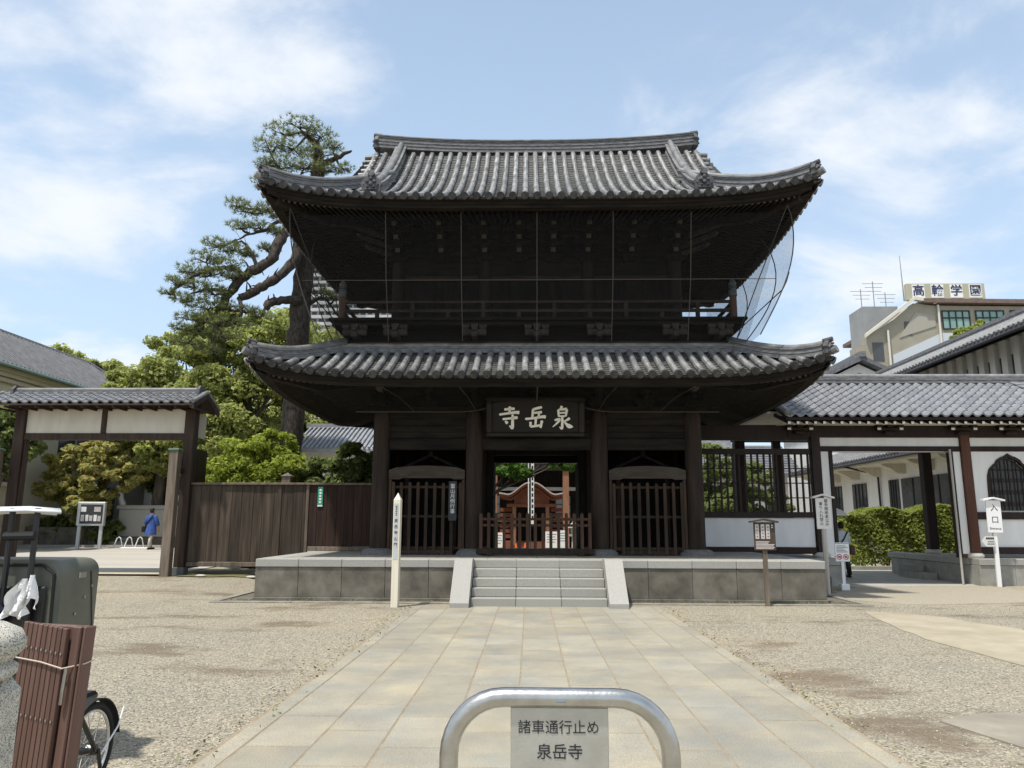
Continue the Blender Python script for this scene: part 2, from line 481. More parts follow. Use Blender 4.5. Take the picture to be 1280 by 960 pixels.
def build_roof(roof, part, part_label, gable):
    o = part
    sp = 0.268
    n = int(roof.a / sp)
    # front rows one by one
    for i in range(-n, n + 1):
        u = i * sp
        c = roof.a - abs(u)
        if gable:
            dm = roof.D - 0.12 if abs(u) < GABLE_X - 0.55 else max(0.12, c - 0.12)
            if GABLE_X - 0.75 < abs(u): dm = max(0.12, min(c, GABLE_D) - 0.1)
        else:
            dm = max(0.12, min(roof.D, c - 0.1))
        auto_smooth(roll_mesh(roof, 0, u, -0.06, dm).build('round_tile_row', M_tile, o))
        auto_smooth(end_tile(roof, 0, u, -0.06).build('end_tile', M_endtile, o))
        if gable and GABLE_X - 0.75 < abs(u) < GABLE_X - 0.1:
            auto_smooth(roll_mesh(roof, 0, u, GABLE_D - 0.35, roof.D - 0.12, end=False).build('round_tile_row', M_tile, o))
    # sides and back, joined
    mb = MB()
    for k in (1, 2, 3):
        A = roof.half(k); m = int(A / sp)
        for i in range(-m, m + 1):
            u = i * sp; c = A - abs(u)
            if k == 2:
                if gable:
                    dm = roof.D - 0.12 if abs(u) < GABLE_X - 0.75 else max(0.12, min(c, GABLE_D) - 0.1)
                else:
                    dm = max(0.12, min(roof.D, c - 0.1))
            else:
                dm = max(0.12, min(GABLE_D if gable else roof.D, c - 0.1))
            roll_mesh(roof, k, u, -0.06, dm, mb, 2)
    auto_smooth(tag(mb.build('round_tile_rows_sides', M_tile, o), kind='stuff'))
    # pan tiles
    for k in range(4):
        A = roof.half(k)
        us = []
        u = -A
        m = int(A / (sp / 2))
        us = [i * sp / 2 for i in range(-m, m + 1)]
        us = [-A] + us + [A]
        if k % 2 == 0:
            dmax = (lambda u, A=A: (roof.D if abs(u) < GABLE_X else min(A - abs(u), roof.D))) if gable else (lambda u, A=A: min(A - abs(u), roof.D))
        else:
            dmax = lambda u, A=A: min(A - abs(u), GABLE_D + 0.3 if gable else roof.D)
        tag(pan_sheet(roof, k, us, dmax).build('pan_tile_courses', M_tile_pan, o, fix=False), kind='stuff')
    # eave edge: tile lip, fascia boards, soffit with rafters
    mbf, mbs, mbr, mbe = MB(), MB(), MB(), MB()
    OV = 2.5
    zin = 0.62
    for k in range(4):
        A = roof.half(k); N = 48
        us = [-A + 2 * A * i / N for i in range(N + 1)]
        def eave(u, d, z): 
            q = roof.P(k, u, 0, 0); x, y = roof_side(k, u, d, roof.a, roof.b)
            out = roof.P(k, u, 0, 0); bx, by = roof_side(k, u, 0, roof.a, roof.b)
            return (x + out.x - bx, y + out.y - by, q.z + z)
        def clampu(u, d): return max(-(A - d), min(A - d, u))
        rows = [[eave(clampu(u, d), d, z) for u in us] for d, z in ((-0.02, 0.0), (-0.02, -0.055), (0.07, -0.06), (0.07, -0.13), (0.11, -0.13), (0.11, -0.20), (0.30, -0.20))]
        mbf.grid(rows)
        def soff(u, d):
            uc = clampu(u, d); q = roof.P(k, u, 0, 0)
            t = d / OV
            x, y = roof_side(k, uc, d, roof.a, roof.b)
            return (x, y, roof.z0 - 0.17 + (q.z - roof.z0) * (1 - t) ** 1.5 + zin * t)
        mbs.grid([[soff(u, d) for u in us] for d in (0.11, 0.6, 1.1, 1.7, OV)])
        # rafters
        nr = int(2 * A / 0.135)
        for i in range(nr + 1):
            u = -A + 2 * A * i / nr
            lim = A - abs(u)
            if lim < 0.35: continue
            dd = min(OV, lim)
            p = Vector(soff(u, 0.26)) - Vector((0, 0, 0.055)); q = Vector(soff(u, dd)) - Vector((0, 0, 0.055))
            mbr.beam(p, q, 0.062, 0.08)
            t = (p - q).normalized()
            mbe.beam(p + t * 0.0005, p + t * 0.006, 0.056, 0.072)
    mbf.build('eave_fascia', M_woodh, o)
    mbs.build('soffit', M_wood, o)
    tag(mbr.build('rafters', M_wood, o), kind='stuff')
    tag(mbe.build('rafter_ends', M_endgrain_dim, o), kind='stuff')
    # hip beams
    for sx in (-1, 1):
        for sy in (-1, 1):
            a0 = Vector((GX + sx * (roof.a - 0.28), GY + sy * (roof.b - 0.28), roof.z0 - 0.17 + roof.L * 0.72))
            a1 = Vector((GX + sx * (roof.a - 1.2), GY + sy * (roof.b - 1.2), roof.z0 - 0.12 + roof.L * 0.28))
            a2 = Vector((GX + sx * (roof.a - OV), GY + sy * (roof.b - OV), roof.z0 - 0.22 + zin))
            m2 = MB(); m2.beam(a0, a1, 0.20, 0.26); m2.beam(a1, a2, 0.19, 0.25)
            m2.build('hip_beam', M_wood, o)

M_endgrain_dim = mat('rafter_end_grain', (0.085, 0.073, 0.058), 0.85, (0.12, 0.10, 0.08), 6.0)

def ridge_layers(path, side, name, parent, w=0.30, n=5, lay=0.055, cap=0.085):
    """ridge of thin overlapping flat tiles with a round cap"""
    mb = MB()
    for i in range(n):
        ww = (w if i % 2 == 0 else w * 0.90) / 2
        z0, z1 = i * lay, (i + 1) * lay - 0.004
        mb.sweep(path, [(-ww, z0), (ww, z0), (ww, z1), (-ww, z1)], side)
    o = mb.build(name, M_tile_ridge, parent)
    mc = MB()
    pts = [Vector(p) + Vector((0, 0, n * lay + 0.02)) for p in path]
    mc.sweep([tuple(p) for p in pts], [(-w * 0.58, -0.025), (w * 0.58, -0.025), (w * 0.58, 0.005), (-w * 0.58, 0.005)], side)
    mc.tube([p + Vector((0, 0, 0.03)) for p in pts], cap, 10)
    auto_smooth(mc.build('ridge_cap', M_tile, o))
    return o

def ogre_tile(name, parent, c, face, w, h):
    """ornamental end tile: shield with rim, boss, brow and side curls; face = horizontal unit vector it looks along"""
    f = Vector((face[0], face[1], 0)).normalized(); sd = Vector((-f.y, f.x, 0))
    def W(a, t, z): return Vector(c) + sd * a * w + f * t + Vector((0, 0, z * h))
    mb = MB()
    out = [(-.5, 0), (-.52, .35), (-.62, .50), (-.50, .62), (-.42, .80), (-.22, .92), (-.12, 1.08), (.12, 1.08), (.22, .92), (.42, .80), (.50, .62), (.62, .50), (.52, .35), (.5, 0)]
    n = len(out)
    mb.add([W(a, -0.05, z) for a, z in out] + [W(a, 0.05, z) for a, z in out],
           [tuple(range(n)), tuple(range(2 * n - 1, n - 1, -1))] + [(i, (i + 1) % n, (i + 1) % n + n, i + n) for i in range(n)])
    inn = [(a * 0.72, 0.1 + z * 0.72) for a, z in out]
    mb.add([W(a, 0.05, z) for a, z in inn] + [W(a * .9, 0.085, .1 + (z - .1) * .9) for a, z in inn],
           [tuple(range(2 * n - 1, n - 1, -1))] + [(i, (i + 1) % n, (i + 1) % n + n, i + n) for i in range(n)])
    for a, z, r in ((-.2, .56, .10), (.2, .56, .10), (0, .42, .12), (0, .74, .11), (-.18, .25, .07), (.18, .25, .07)):
        mb.tube([W(a, 0.06, z), W(a, 0.115, z), W(a, 0.13, z)], [r * w, r * w * 0.85, r * w * 0.4], 8)
    # round tile riding on top
    mb.tube([W(0, -0.10, 1.0), W(0, 0.10, 1.06), W(0, 0.102, 1.06), W(0, 0.07, 1.05)], [0.20 * w, 0.20 * w, 0.15 * w, 0.14 * w], 12)
    return mb.build(name, M_oni, parent)

# ---------------- lower roof
lower_roof = bpy.data.objects.new('lower_roof', None); COL.objects.link(lower_roof); lower_roof.parent = gate
ORG['lower_roof'] = org(gate)
build_roof(lo_roof, lower_roof, '', False)
# flashing ridge along the top of the lower roof (four sides) and the corner ridges
zt = lo_roof.z0 + lo_roof.h(lo_roof.D)
ia, ib = lo_roof.a - lo_roof.D, lo_roof.b - lo_roof.D
for (p, q, sd) in (((-ia, -ib), (ia, -ib), (0, 1)), ((ia, -ib), (ia, ib), (1, 0)), ((ia, ib), (-ia, ib), (0, 1)), ((-ia, ib), (-ia, -ib), (1, 0))):
    ridge_layers([(GX + lerp(p[0], q[0], t), GY + lerp(p[1], q[1], t), zt - 0.02) for t in np.linspace(0, 1, 9)], sd, 'top_ridge', lower_roof, 0.22, 3, 0.05, 0.05)
def corner_ridge(roof, parent, sx, sy, d0, w=0.26, n=5, lift=0.02):
    path = []
    for t in np.linspace(0, 1, 15):
        d = lerp(d0, 0.12, t)
        c = d
        z = roof.z0 + roof.h(d) + roof.lift(c, d) + lift + 0.03 * max(0, t - 0.6) / 0.4
        path.append((GX + sx * (roof.a - d + 0.06 * t), GY + sy * (roof.b - d + 0.06 * t), z))
    s = Vector((sx, -sy, 0)).normalized()
    o = ridge_layers(path, (s.x, s.y), 'corner_ridge', parent, w, n, 0.05, 0.075)
    e = path[-1]
    ogre_tile('ogre_tile', o, (e[0] + sx * 0.06, e[1] + sy * 0.06, e[2] + 0.02), (sx, sy), 0.27, 0.29)
    # the lone corner tile poking out under it
    z = roof.z0 + roof.lift(0, 0)
    mb = MB(); mb.tube([(GX + sx * (roof.a - 0.35), GY + sy * (roof.b - 0.35), z + 0.06), (GX + sx * (roof.a + 0.06), GY + sy * (roof.b + 0.06), z + 0.11), (GX + sx * (roof.a + 0.13), GY + sy * (roof.b + 0.13), z + 0.145)], [0.08, 0.08, 0.085], 10)
    mb.build('corner_tile', M_tile, parent, smooth=False)
for sx in (-1, 1):
    for sy in (-1, 1):
        corner_ridge(lo_roof, lower_roof, sx, sy, lo_roof.D + 0.05, 0.24, 4)

# ---------------- upper roof
upper_roof = bpy.data.objects.new('upper_roof', None); COL.objects.link(upper_roof); upper_roof.parent = gate
ORG['upper_roof'] = org(gate)
build_roof(up_roof, upper_roof, '', True)
for sx in (-1, 1):
    for sy in (-1, 1):
        corner_ridge(up_roof, upper_roof, sx, sy, GABLE_D + 0.15, 0.28, 5)
zr = up_roof.z0 + up_roof.h(4.45)
def ridge_z(x): return zr - 0.10 + 0.22 * (abs(x) / 4.6) ** 2.4
path = [(GX + x, GY, ridge_z(x)) for x in np.linspace(-4.5, 4.5, 25)]
main_ridge = ridge_layers(path, (0, 1), 'main_ridge', upper_roof, 0.40, 7, 0.05, 0.085)
for sx in (-1, 1):
    ogre_tile('ogre_tile', main_ridge, (GX + sx * 4.56, GY, ridge_z(4.5) - 0.02), (sx, 0), 0.42, 0.44)
    # descending ridges on both slopes, each with its end tile facing the eave
    for k in (0, 2):
        x = GABLE_X - 0.88
        pth = []
        for d in np.linspace(4.40, 0.72, 16):
            p = up_roof.P(k, x * (sx if k == 0 else -sx), d, 0.0); pth.append((p.x, p.y, p.z + 0.03))
        o = ridge_layers(pth, (1, 0), 'descending_ridge', upper_roof, 0.27, 5, 0.055, 0.085)
        e = pth[-1]
        ogre_tile('ogre_tile', o, (e[0], e[1] + (-0.07 if k == 0 else 0.07), e[2] + 0.03), (0, -1 if k == 0 else 1), 0.42, 0.42)
    # short verge tiles jutting sideways along the gable edge
    for k in (0, 2):
        for d in np.linspace(GABLE_D - 0.1, 4.15, 8):
            p = up_roof.P(k, (GABLE_X - 0.25) * (sx if k == 0 else -sx), d, 0.05)
            mb = MB(); mb.tube([p, p + Vector((sx * 0.36, 0, -0.03)), p + Vector((sx * 0.362, 0, -0.03)), p + Vector((sx * 0.345, 0, -0.03))], [0.07, 0.076, 0.055, 0.05], 10)
            auto_smooth(mb.build('verge_tile', M_tile, upper_roof))
    # gable wall and bargeboards
    zb = up_roof.z0 + up_roof.h(GABLE_D) - 0.1
    gx = GX + sx * (GABLE_X - 0.55)
    tri = [(GY - 2.3, zb)] + [(up_roof.P(0, 0, d).y, up_roof.P(0, 0, d).z - 0.12) for d in np.linspace(2.3, 4.45, 6)] + [(up_roof.P(2, 0, d).y, up_roof.P(2, 0, d).z - 0.12) for d in np.linspace(4.40, 2.3, 6)] + [(GY + 2.3, zb)]
    MB().prism(tri, 'yz', gx - 0.05, gx + 0.05).build('gable_wall', M_woodh, upper_roof)
    for k in (0, 2):
        pts = [up_roof.P(k, 0, d, -0.22) for d in np.linspace(1.75, 4.45, 8)]
        mb = MB(); mb.sweep([(GX + sx * (GABLE_X - 0.12), p.y, p.z) for p in pts], [(-0.04, 0), (0.04, 0), (0.04, 0.2), (-0.04, 0.2)], (1, 0))
        mb.build('bargeboard', M_wood, upper_roof)

# ---------------- lower storey
ZF = 0.83
CXS = (-3.75, -1.5, 1.5, 3.75)
CYS = (18.1, 20.05, 22.0)
M_base = mat('column_base_granite', (0.11, 0.108, 0.10), 0.85, (0.18, 0.175, 0.165), 20, bump=0.2, bscale=120)
def column(x, y, z0, z1, r, name='column', base=True):
    mb = MB(); mb.lathe([(r, z0), (r, z1 - 0.22), (r * 0.97, z1 - 0.1), (r * 0.78, z1)], (x, y, 0), 18)
    o = auto_smooth(mb.build(name, M_column, gate), 50)
    if base:
        mb = MB(); mb.lathe([(0.42, ZF - 0.01), (0.40, ZF + 0.06), (0.33, ZF + 0.13), (r + 0.04, ZF + 0.15)], (x, y, 0), 18)
        auto_smooth(mb.build('base_stone', M_base, o), 50)
    return o
for x in CXS:
    for y in CYS:
        column(GX + x, y, ZF + 0.14, 4.22, 0.205)
def wbeam(name, x0, x1, y0, y1, z0, z1, m=None, parent=None, c=0.012):
    return MB().rbox(x0, x1, y0, y1, z0, z1, c).build(name, m or M_woodh, parent or gate)
for y in CYS:
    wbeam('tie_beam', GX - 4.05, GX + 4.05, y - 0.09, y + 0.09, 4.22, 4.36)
    for i in range(3):
        xa, xb = GX + CXS[i] + 0.19, GX + CXS[i + 1] - 0.19
        if y != 20.05:
            wbeam('lintel', xa, xb, y - 0.10, y + 0.10, 3.30, 3.57)
            for j in range(4):
                z0 = 3.575 + j * 0.16
                wbeam('wall_board', xa, xb, y - 0.035 - 0.004 * (j % 2), y + 0.03, z0, z0 + 0.155, c=0.006)
for x in (CXS[0], CXS[3]):
    wbeam('tie_beam', GX + x - 0.09, GX + x + 0.09, 17.8, 22.3, 4.365, 4.48)
# boarded walls: outer sides, passage sides and the blind backs of the side bays
def boards(x0, x1, y0, y1, z0, z1, n, m=M_wood, name='wall_board', parent=None):
    alongx = abs(x1 - x0) > abs(y1 - y0)
    for i in range(n):
        a, b = i / n, (i + 1) / n
        e = 0.004 * (i % 2)
        if alongx: MB().box(lerp(x0, x1, a) + .002, lerp(x0, x1, b) - .002, y0 - e, y1 + e, z0, z1).build(name, m, parent or gate)
        else: MB().box(x0 - e, x1 + e, lerp(y0, y1, a) + .002, lerp(y0, y1, b) - .002, z0, z1).build(name, m, parent or gate)
for x in CXS:
    xx = GX + x
    boards(xx - 0.03, xx + 0.03, 18.30, 19.85, ZF + 0.02, 4.2, 6)
    boards(xx - 0.03, xx + 0.03, 20.25, 21.8, ZF + 0.02, 4.2, 6)
for i in (0, 2):
    boards(GX + CXS[i] + 0.2, GX + CXS[i + 1] - 0.2, 20.02, 20.08, ZF + 0.02, 4.2, 8)
    boards(GX + CXS[i] + 0.2, GX + CXS[i + 1] - 0.2, 21.97, 22.03, ZF + 0.02, 3.29, 8)
# inner door frame of the passage
for sx in (-1, 1):
    wbeam('door_jamb', GX + sx * 1.27, GX + sx * 1.31, 21.85, 22.15, ZF, 3.3, M_wood)
    wbeam('door_jamb', GX + sx * 1.12, GX + sx * 1.30, 19.95, 20.15, ZF, 4.2, M_wood)
    wbeam('door_leaf', GX + sx * 1.13, GX + sx * 1.19, 20.2, 21.5, ZF + 0.08, 3.2, M_wood)
wbeam('door_head', GX - 1.11, GX + 1.11, 19.95, 20.15, 3.35, 4.2)
wbeam('ceiling', GX - 3.7, GX + 3.7, 18.22, 21.88, 4.26, 4.32)

# bracket clusters under the eaves
def bracket_mesh(name, w, steps, mb=None):
    """bearing block, stepped arms carrying small blocks, tail nose; local: outward = -y, base at z=0"""
    mb = MB()
    mb.add(*_frustum(0, 0, 0, 0.17, 0.24, 0.17))
    for s_ in range(steps):
        z = 0.17 + s_ * 0.24
        oy = -s_ * 0.30
        hw = w * (0.75 + 0.12 * s_)
        mb.rbox(-hw, hw, oy - 0.06, oy + 0.06, z, z + 0.12, 0.02)
        mb.rbox(-0.06, 0.06, oy - 0.36, oy + 0.2, z + 0.003, z + 0.123, 0.02)
        for x in (-hw + 0.07, 0, hw - 0.07):
            mb.add(*_frustum(x, oy, z + 0.125, 0.07, 0.10, 0.11))
        mb.add(*_frustum(0, oy - 0.30, z + 0.128, 0.07, 0.10, 0.11))
    return mb.mesh(name)
def _frustum(x, y, z, r0, r1, h):
    return ([(x - r0, y - r0, z), (x + r0, y - r0, z), (x + r0, y + r0, z), (x - r0, y + r0, z),
             (x - r1, y - r1, z + h * .45), (x + r1, y - r1, z + h * .45), (x + r1, y + r1, z + h * .45), (x - r1, y + r1, z + h * .45),
             (x - r1, y - r1, z + h), (x + r1, y - r1, z + h), (x + r1, y + r1, z + h), (x - r1, y + r1, z + h)],
            [(3, 2, 1, 0), (8, 9, 10, 11)] + [(i, (i + 1) % 4, (i + 1) % 4 + 4, i + 4) for i in range(4)] + [(i + 4, (i + 1) % 4 + 4, (i + 1) % 4 + 8, i + 8) for i in range(4)])
br_lo = bracket_mesh('bracket', 0.42, 2); br_lo.materials.append(M_wood)
nose = MB().prism([(-0.30, 0.0), (-0.62, 0.02), (-0.70, 0.10), (-0.60, 0.12), (-0.30, 0.12)], 'yz', -0.06, 0.06).mesh('nose'); nose.materials.append(M_endgrain_dim)
def put_bracket(me, x, y, z, rz, with_nose=0.0):
    o = link('bracket', me, None, gate, Vector((x, y, z)) - org(gate), (0, 0, rz))
    if with_nose:
        n_ = link('nose', nose, None, o, (0, 0.30 - 0.30, with_nose))
    return o
for x in (-3.75, -2.62, -1.5, 0.0, 1.5, 2.62, 3.75):
    put_bracket(br_lo, GX + x, 18.1, 4.36, 0, 0.30 if x in (-3.75, 3.75) else 0)
    put_bracket(br_lo, GX + x, 22.0, 4.36, PI)
for y in (19.1, 20.05, 21.0):
    put_bracket(br_lo, GX - 3.75, y, 4.49, -PI / 2)
    put_bracket(br_lo, GX + 3.75, y, 4.49, PI / 2)
wbeam('purlin', GX - 4.3, GX + 4.3, 17.44, 17.56, 4.93, 5.02)
wbeam('wall_board', GX - 3.7, GX + 3.7, 18.10, 18.16, 4.36, 5.25)
wbeam('wall_board', GX - 3.7, GX + 3.7, 21.94, 22.00, 4.36, 5.25)
for sx in (-1, 1):
    wbeam('wall_board', GX + sx * 3.70, GX + sx * 3.76, 18.17, 21.93, 4.48, 5.25)
    MB().prism([(-0.95, 0), (-0.62, -0.06), (-0.62, -0.2), (0, -0.22), (0, 0.02), (-0.9, 0.06)], 'xz', 18.04, 18.16).xf(Matrix.Translation((GX + sx * 3.85, 0, 4.36)) @ Matrix.Diagonal((1 if sx < 0 else -1, 1, 1, 1)) @ Matrix.Scale(0.6, 4)  @ Matrix.Translation((0, 12.05, 0))).build('beam_nose', M_wood, gate)

# ---------------- storey between: dark boarded body, balcony and rail
M_redwood = mat('reddish_weathered_board', (0.07, 0.042, 0.026), 0.85, (0.12, 0.078, 0.05), 3.0, stretch=(0.5, 3, 3), spec=0.2)
wbeam('sill_board', GX - 4.45, GX + 4.45, 17.30, 17.36, 5.66, 5.80, M_redwood)
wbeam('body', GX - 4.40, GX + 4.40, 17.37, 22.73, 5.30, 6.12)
for z in (5.90,):
    wbeam('rail_board', GX - 4.42, GX + 4.42, 17.31, 17.368, 6.02, 6.12)
bal = wbeam('balcony_floor', GX - 4.86, GX + 4.86, 16.86, 23.24, 6.20, 6.27)
wbeam('edge_beam', GX - 4.80, GX + 4.80, 16.95, 23.15, 6.10, 6.195, parent=bal)
br_mid = MB()
br_mid.rbox(-0.28, 0.28, -0.42, -0.30, 0.06, 0.20, 0.02); br_mid.rbox(-0.07, 0.07, -0.5, 0.1, 0.0, 0.14, 0.02)
br_mid.add(*_frustum(-0.2, -0.36, 0.2, 0.06, 0.085, 0.1)); br_mid.add(*_frustum(0.2, -0.36, 0.2, 0.06, 0.085, 0.1)); br_mid.add(*_frustum(0, -0.36, 0.205, 0.06, 0.085, 0.12))
br_mid.tube([(0, -0.52, 0.20), (0, -0.36, 0.20)], 0.06, 8)
br_mid = br_mid.mesh('balcony_bracket')
br_mid.materials.append(mat('bracket_timber_worn', (0.045, 0.036, 0.028), 0.85, (0.085, 0.07, 0.055), 5.0))
for x in (-4.25, -3.3, -1.45, 0.0, 1.45, 3.2, 4.25):
    link('balcony_bracket', br_mid, None, gate, Vector((GX + x, 17.33, 5.80)) - org(gate))
for sx in (-1, 1):
    for y in (18.4, 20.05, 21.7):
        link('balcony_bracket', br_mid, None, gate, Vector((GX + sx * 4.38, y, 5.80)) - org(gate), (0, 0, sx * PI / 2))
M_rail = mat('rail_timber', (0.032, 0.024, 0.018), 0.8, (0.065, 0.048, 0.034), 2.5, stretch=(0.8, 4, 4), objvar=0.2)
RX, RY0, RY1 = 4.64, 17.22, 22.88
def rail_run(p, q):
    p, q = Vector(p), Vector(q)
    for z, w, h in ((6.735, 0.075, 0.06), (6.52, 0.055, 0.075), (6.315, 0.09, 0.085)):
        MB().beam((p.x, p.y, z), (q.x, q.y, z), w, h).build('hand_rail' if z > 6.7 else 'rail', M_rail, gate)
    L = (q - p).length; n = max(2, int(round(L / 0.86)))
    for i in range(1, n):
        c = p.lerp(q, i / n)
        zt_ = 6.70 if i % 2 == 0 else 6.482
        MB().box(c.x - 0.045, c.x + 0.045, c.y - 0.04, c.y + 0.04, 6.36, zt_).build('rail_strut', M_rail, gate)
rail_run((GX - RX, RY0, 0), (GX + RX, RY0, 0)); rail_run((GX - RX, RY1, 0), (GX + RX, RY1, 0))
rail_run((GX - RX, RY0, 0), (GX - RX, RY1, 0)); rail_run((GX + RX, RY0, 0), (GX + RX, RY1, 0))
M_finial = mat('bronze_finial', (0.06, 0.065, 0.07), 0.5, (0.10, 0.105, 0.11), 9.0, spec=0.5)
M_post = mat('rail_post_timber', (0.09, 0.05, 0.033), 0.8, (0.14, 0.08, 0.055), 3.0, stretch=(4, 4, 0.6))
for sx in (-1, 1):
    for y in (RY0, RY1):
        x = GX + sx * RX
        o = MB().lathe([(0.085, 6.27), (0.085, 6.86)], (x, y, 0), 12).build('rail_post', M_post, gate)
        fo = MB().lathe([(0.10, 6.862), (0.10, 7.02), (0.075, 7.03), (0.07, 7.06), (0.10, 7.075), (0.10, 7.09), (0.06, 7.10), (0.09, 7.14), (0.092, 7.18), (0.06, 7.24), (0.015, 7.30)], (x, y, 0), 12).build('finial', M_finial, o)
        auto_smooth(fo, 50)

# ---------------- upper storey
UY0, UY1 = 18.35, 21.75
UXS = (-3.5, -1.3, 1.3, 3.5)
for x in UXS:
    for y in (UY0, UY1):
        column(GX + x, y, 6.27, 8.25, 0.17, 'upper_column', False)
for y in (UY0, UY1):
    for i in range(3):
        xa, xb = GX + UXS[i] + 0.165, GX + UXS[i + 1] - 0.165
        boards(xa, xb, y - 0.02, y + 0.02, 6.27, 7.62, 9 if i == 1 else 7)
        wbeam('upper_beam', xa, xb, y - 0.075, y + 0.075, 7.63, 7.75, M_rail)
        wbeam('wall_board', xa, xb, y - 0.03, y + 0.03, 7.76, 8.24)
    wbeam('tie_beam', GX - 3.85, GX + 3.85, y - 0.08, y + 0.08, 8.25, 8.38)
    wbeam('wall_board', GX - 3.5, GX + 3.5, y - 0.02, y + 0.04, 8.39, 9.25)
for sx in (-1, 1):
    boards(GX + sx * 3.5 - 0.02, GX + sx * 3.5 + 0.02, UY0 + 0.165, UY1 - 0.165, 6.27, 8.24, 12)
    wbeam('tie_beam', GX + sx * 3.5 - 0.08, GX + sx * 3.5 + 0.08, 18.1, 22.0, 8.385, 8.50)
    wbeam('wall_board', GX + sx * 3.47, GX + sx * 3.53, UY0 + 0.05, UY1 - 0.03, 8.505, 9.25)
br_up = bracket_mesh('bracket', 0.40, 3); br_up.materials.append(M_wood)
nose_end = MB().box(-0.058, 0.058, -0.372, -0.366, 0.0, 0.115).mesh('arm_end'); nose_end.materials.append(M_endgrain)
for x in (-3.5, -2.4, -1.3, -0.43, 0.43, 1.3, 2.4, 3.5):
    o = put_bracket(br_up, GX + x, UY0, 8.10, 0)
    for s_ in (0, 1, 2):
        link('arm_end', nose_end, None, o, (0, -s_ * 0.30, 0.175 + s_ * 0.24))
    put_bracket(br_up, GX + x, UY1, 8.10, PI)
for y in (19.2, 20.05, 20.9):
    put_bracket(br_up, GX - 3.5, y, 8.10, -PI / 2); put_bracket(br_up, GX + 3.5, y, 8.10, PI / 2)
# diagonal tail noses at the corners
tail = MB().prism([(0, 0), (-0.95, 0.06), (-1.05, 0.14), (-0.95, 0.14), (0, 0.10)], 'yz', -0.05, 0.05).mesh('tail_nose'); tail.materials.append(M_rail)
for sx in (-1, 1):
    for j in range(3):
        link('tail_nose', tail, None, gate, Vector((GX + sx * (3.5 + 0.18 * j), UY0 - 0.18 * j, 8.20 + 0.22 * j)) - org(gate), (0, 0, sx * R(45)))
for y in (UY0 - 0.9, UY1 + 0.9):
    wbeam('purlin', GX - 4.4, GX + 4.4, y - 0.06, y + 0.06, 9.0, 9.1)

# ---------------- cables and bird net between the two roofs
M_net = bpy.data.materials.new('bird_net'); M_net.use_nodes = True
_n, _l = M_net.node_tree.nodes, M_net.node_tree.links
_n.clear()
_o = _n.new('ShaderNodeOutputMaterial'); _m = _n.new('ShaderNodeMixShader'); _t = _n.new('ShaderNodeBsdfTransparent'); _d = _n.new('ShaderNodeBsdfDiffuse')
_d.inputs['Color'].default_value = (0.022, 0.022, 0.022, 1); _m.inputs[0].default_value = 0.25
_tc = _n.new('ShaderNodeTexCoord'); _ns = _n.new('ShaderNodeTexNoise'); _ns.inputs['Scale'].default_value = 26; _ns.inputs['Detail'].default_value = 4
_mr = _n.new('ShaderNodeMapRange'); _mr.inputs['To Min'].default_value = 0.10; _mr.inputs['To Max'].default_value = 0.55
_l.new(_tc.outputs['Object'], _ns.inputs['Vector']); _l.new(_ns.outputs['Fac'], _mr.inputs['Value']); _l.new(_mr.outputs[0], _m.inputs[0])
_l.new(_t.outputs[0], _m.inputs[1]); _l.new(_d.outputs[0], _m.inputs[2]); _l.new(_m.outputs[0], _o.inputs[0])
net = thing('bird_net', 'dark bird net on thin cables draped between the two gate roofs', 'net', (GX, 16.6, 5.75))
def net_profile(sx, t, y):
    """side net: from under the eave (t=0) to the lower roof (t=1)"""
    x0, z0, x1, z1 = 5.62, 8.62, 4.85, 5.62
    bul = 0.62 if sx > 0 else 0.30
    e = sstep(15.9, 17.2, y) * (1 - sstep(22.5, 24.2, y))
    return Vector((GX + sx * (lerp(x0, x1, t) + bul * math.sin(PI * t ** 0.85) * (0.55 + 0.45 * e)), y, lerp(z0, z1, t)))
rows = []
for t in np.linspace(0, 1, 14):
    rows.append([(GX + x, lerp(15.95, 16.82, t) - 0.10 * math.sin(PI * t), lerp(8.42, 5.66, t)) for x in np.linspace(-5.5, 5.5, 20) * (1 - 0.13 * t)])
MB().grid(rows).build('front_netting', M_net, net, smooth=True, fix=False)
for sx in (-1, 1):
    MB().grid([[net_profile(sx, t, y) for y in np.linspace(16.0, 24.1, 16)] for t in np.linspace(0, 1, 14)]).build('side_netting', M_net, net, smooth=True, fix=False)
    for y in (16.0, 18.0, 20.5):
        MB().tube([net_profile(sx, t, y) for t in np.linspace(0, 1, 14)], 0.014, 5).build('cable', M_iron, net)
    MB().tube([net_profile(sx, 0.53, y) + Vector((sx * 0.01, 0, 0)) for y in np.linspace(16.0, 24.0, 14)], 0.014, 5).build('cable', M_iron, net)
    MB().tube([net_profile(sx, 0.0, 16.0), Vector((GX + sx * 5.0, 16.35, 7.0)), Vector((GX + sx * 4.55, 16.8, 5.7))], 0.012, 5).build('cable', M_iron, net)
for x in (-3.42, -1.71, 0.0, 1.71, 3.45):
    MB().tube([(GX + x, 15.93, 8.45), (GX + x, 16.25, 7.0), (GX + x * 1.0, 16.80, 5.68)], 0.008, 5).build('cable', M_cable, net)
MB().tube([(GX - 5.35, 16.28, 6.98), (GX, 16.24, 6.96), (GX + 5.35, 16.28, 6.98)], 0.008, 5).build('cable', M_cable, net)
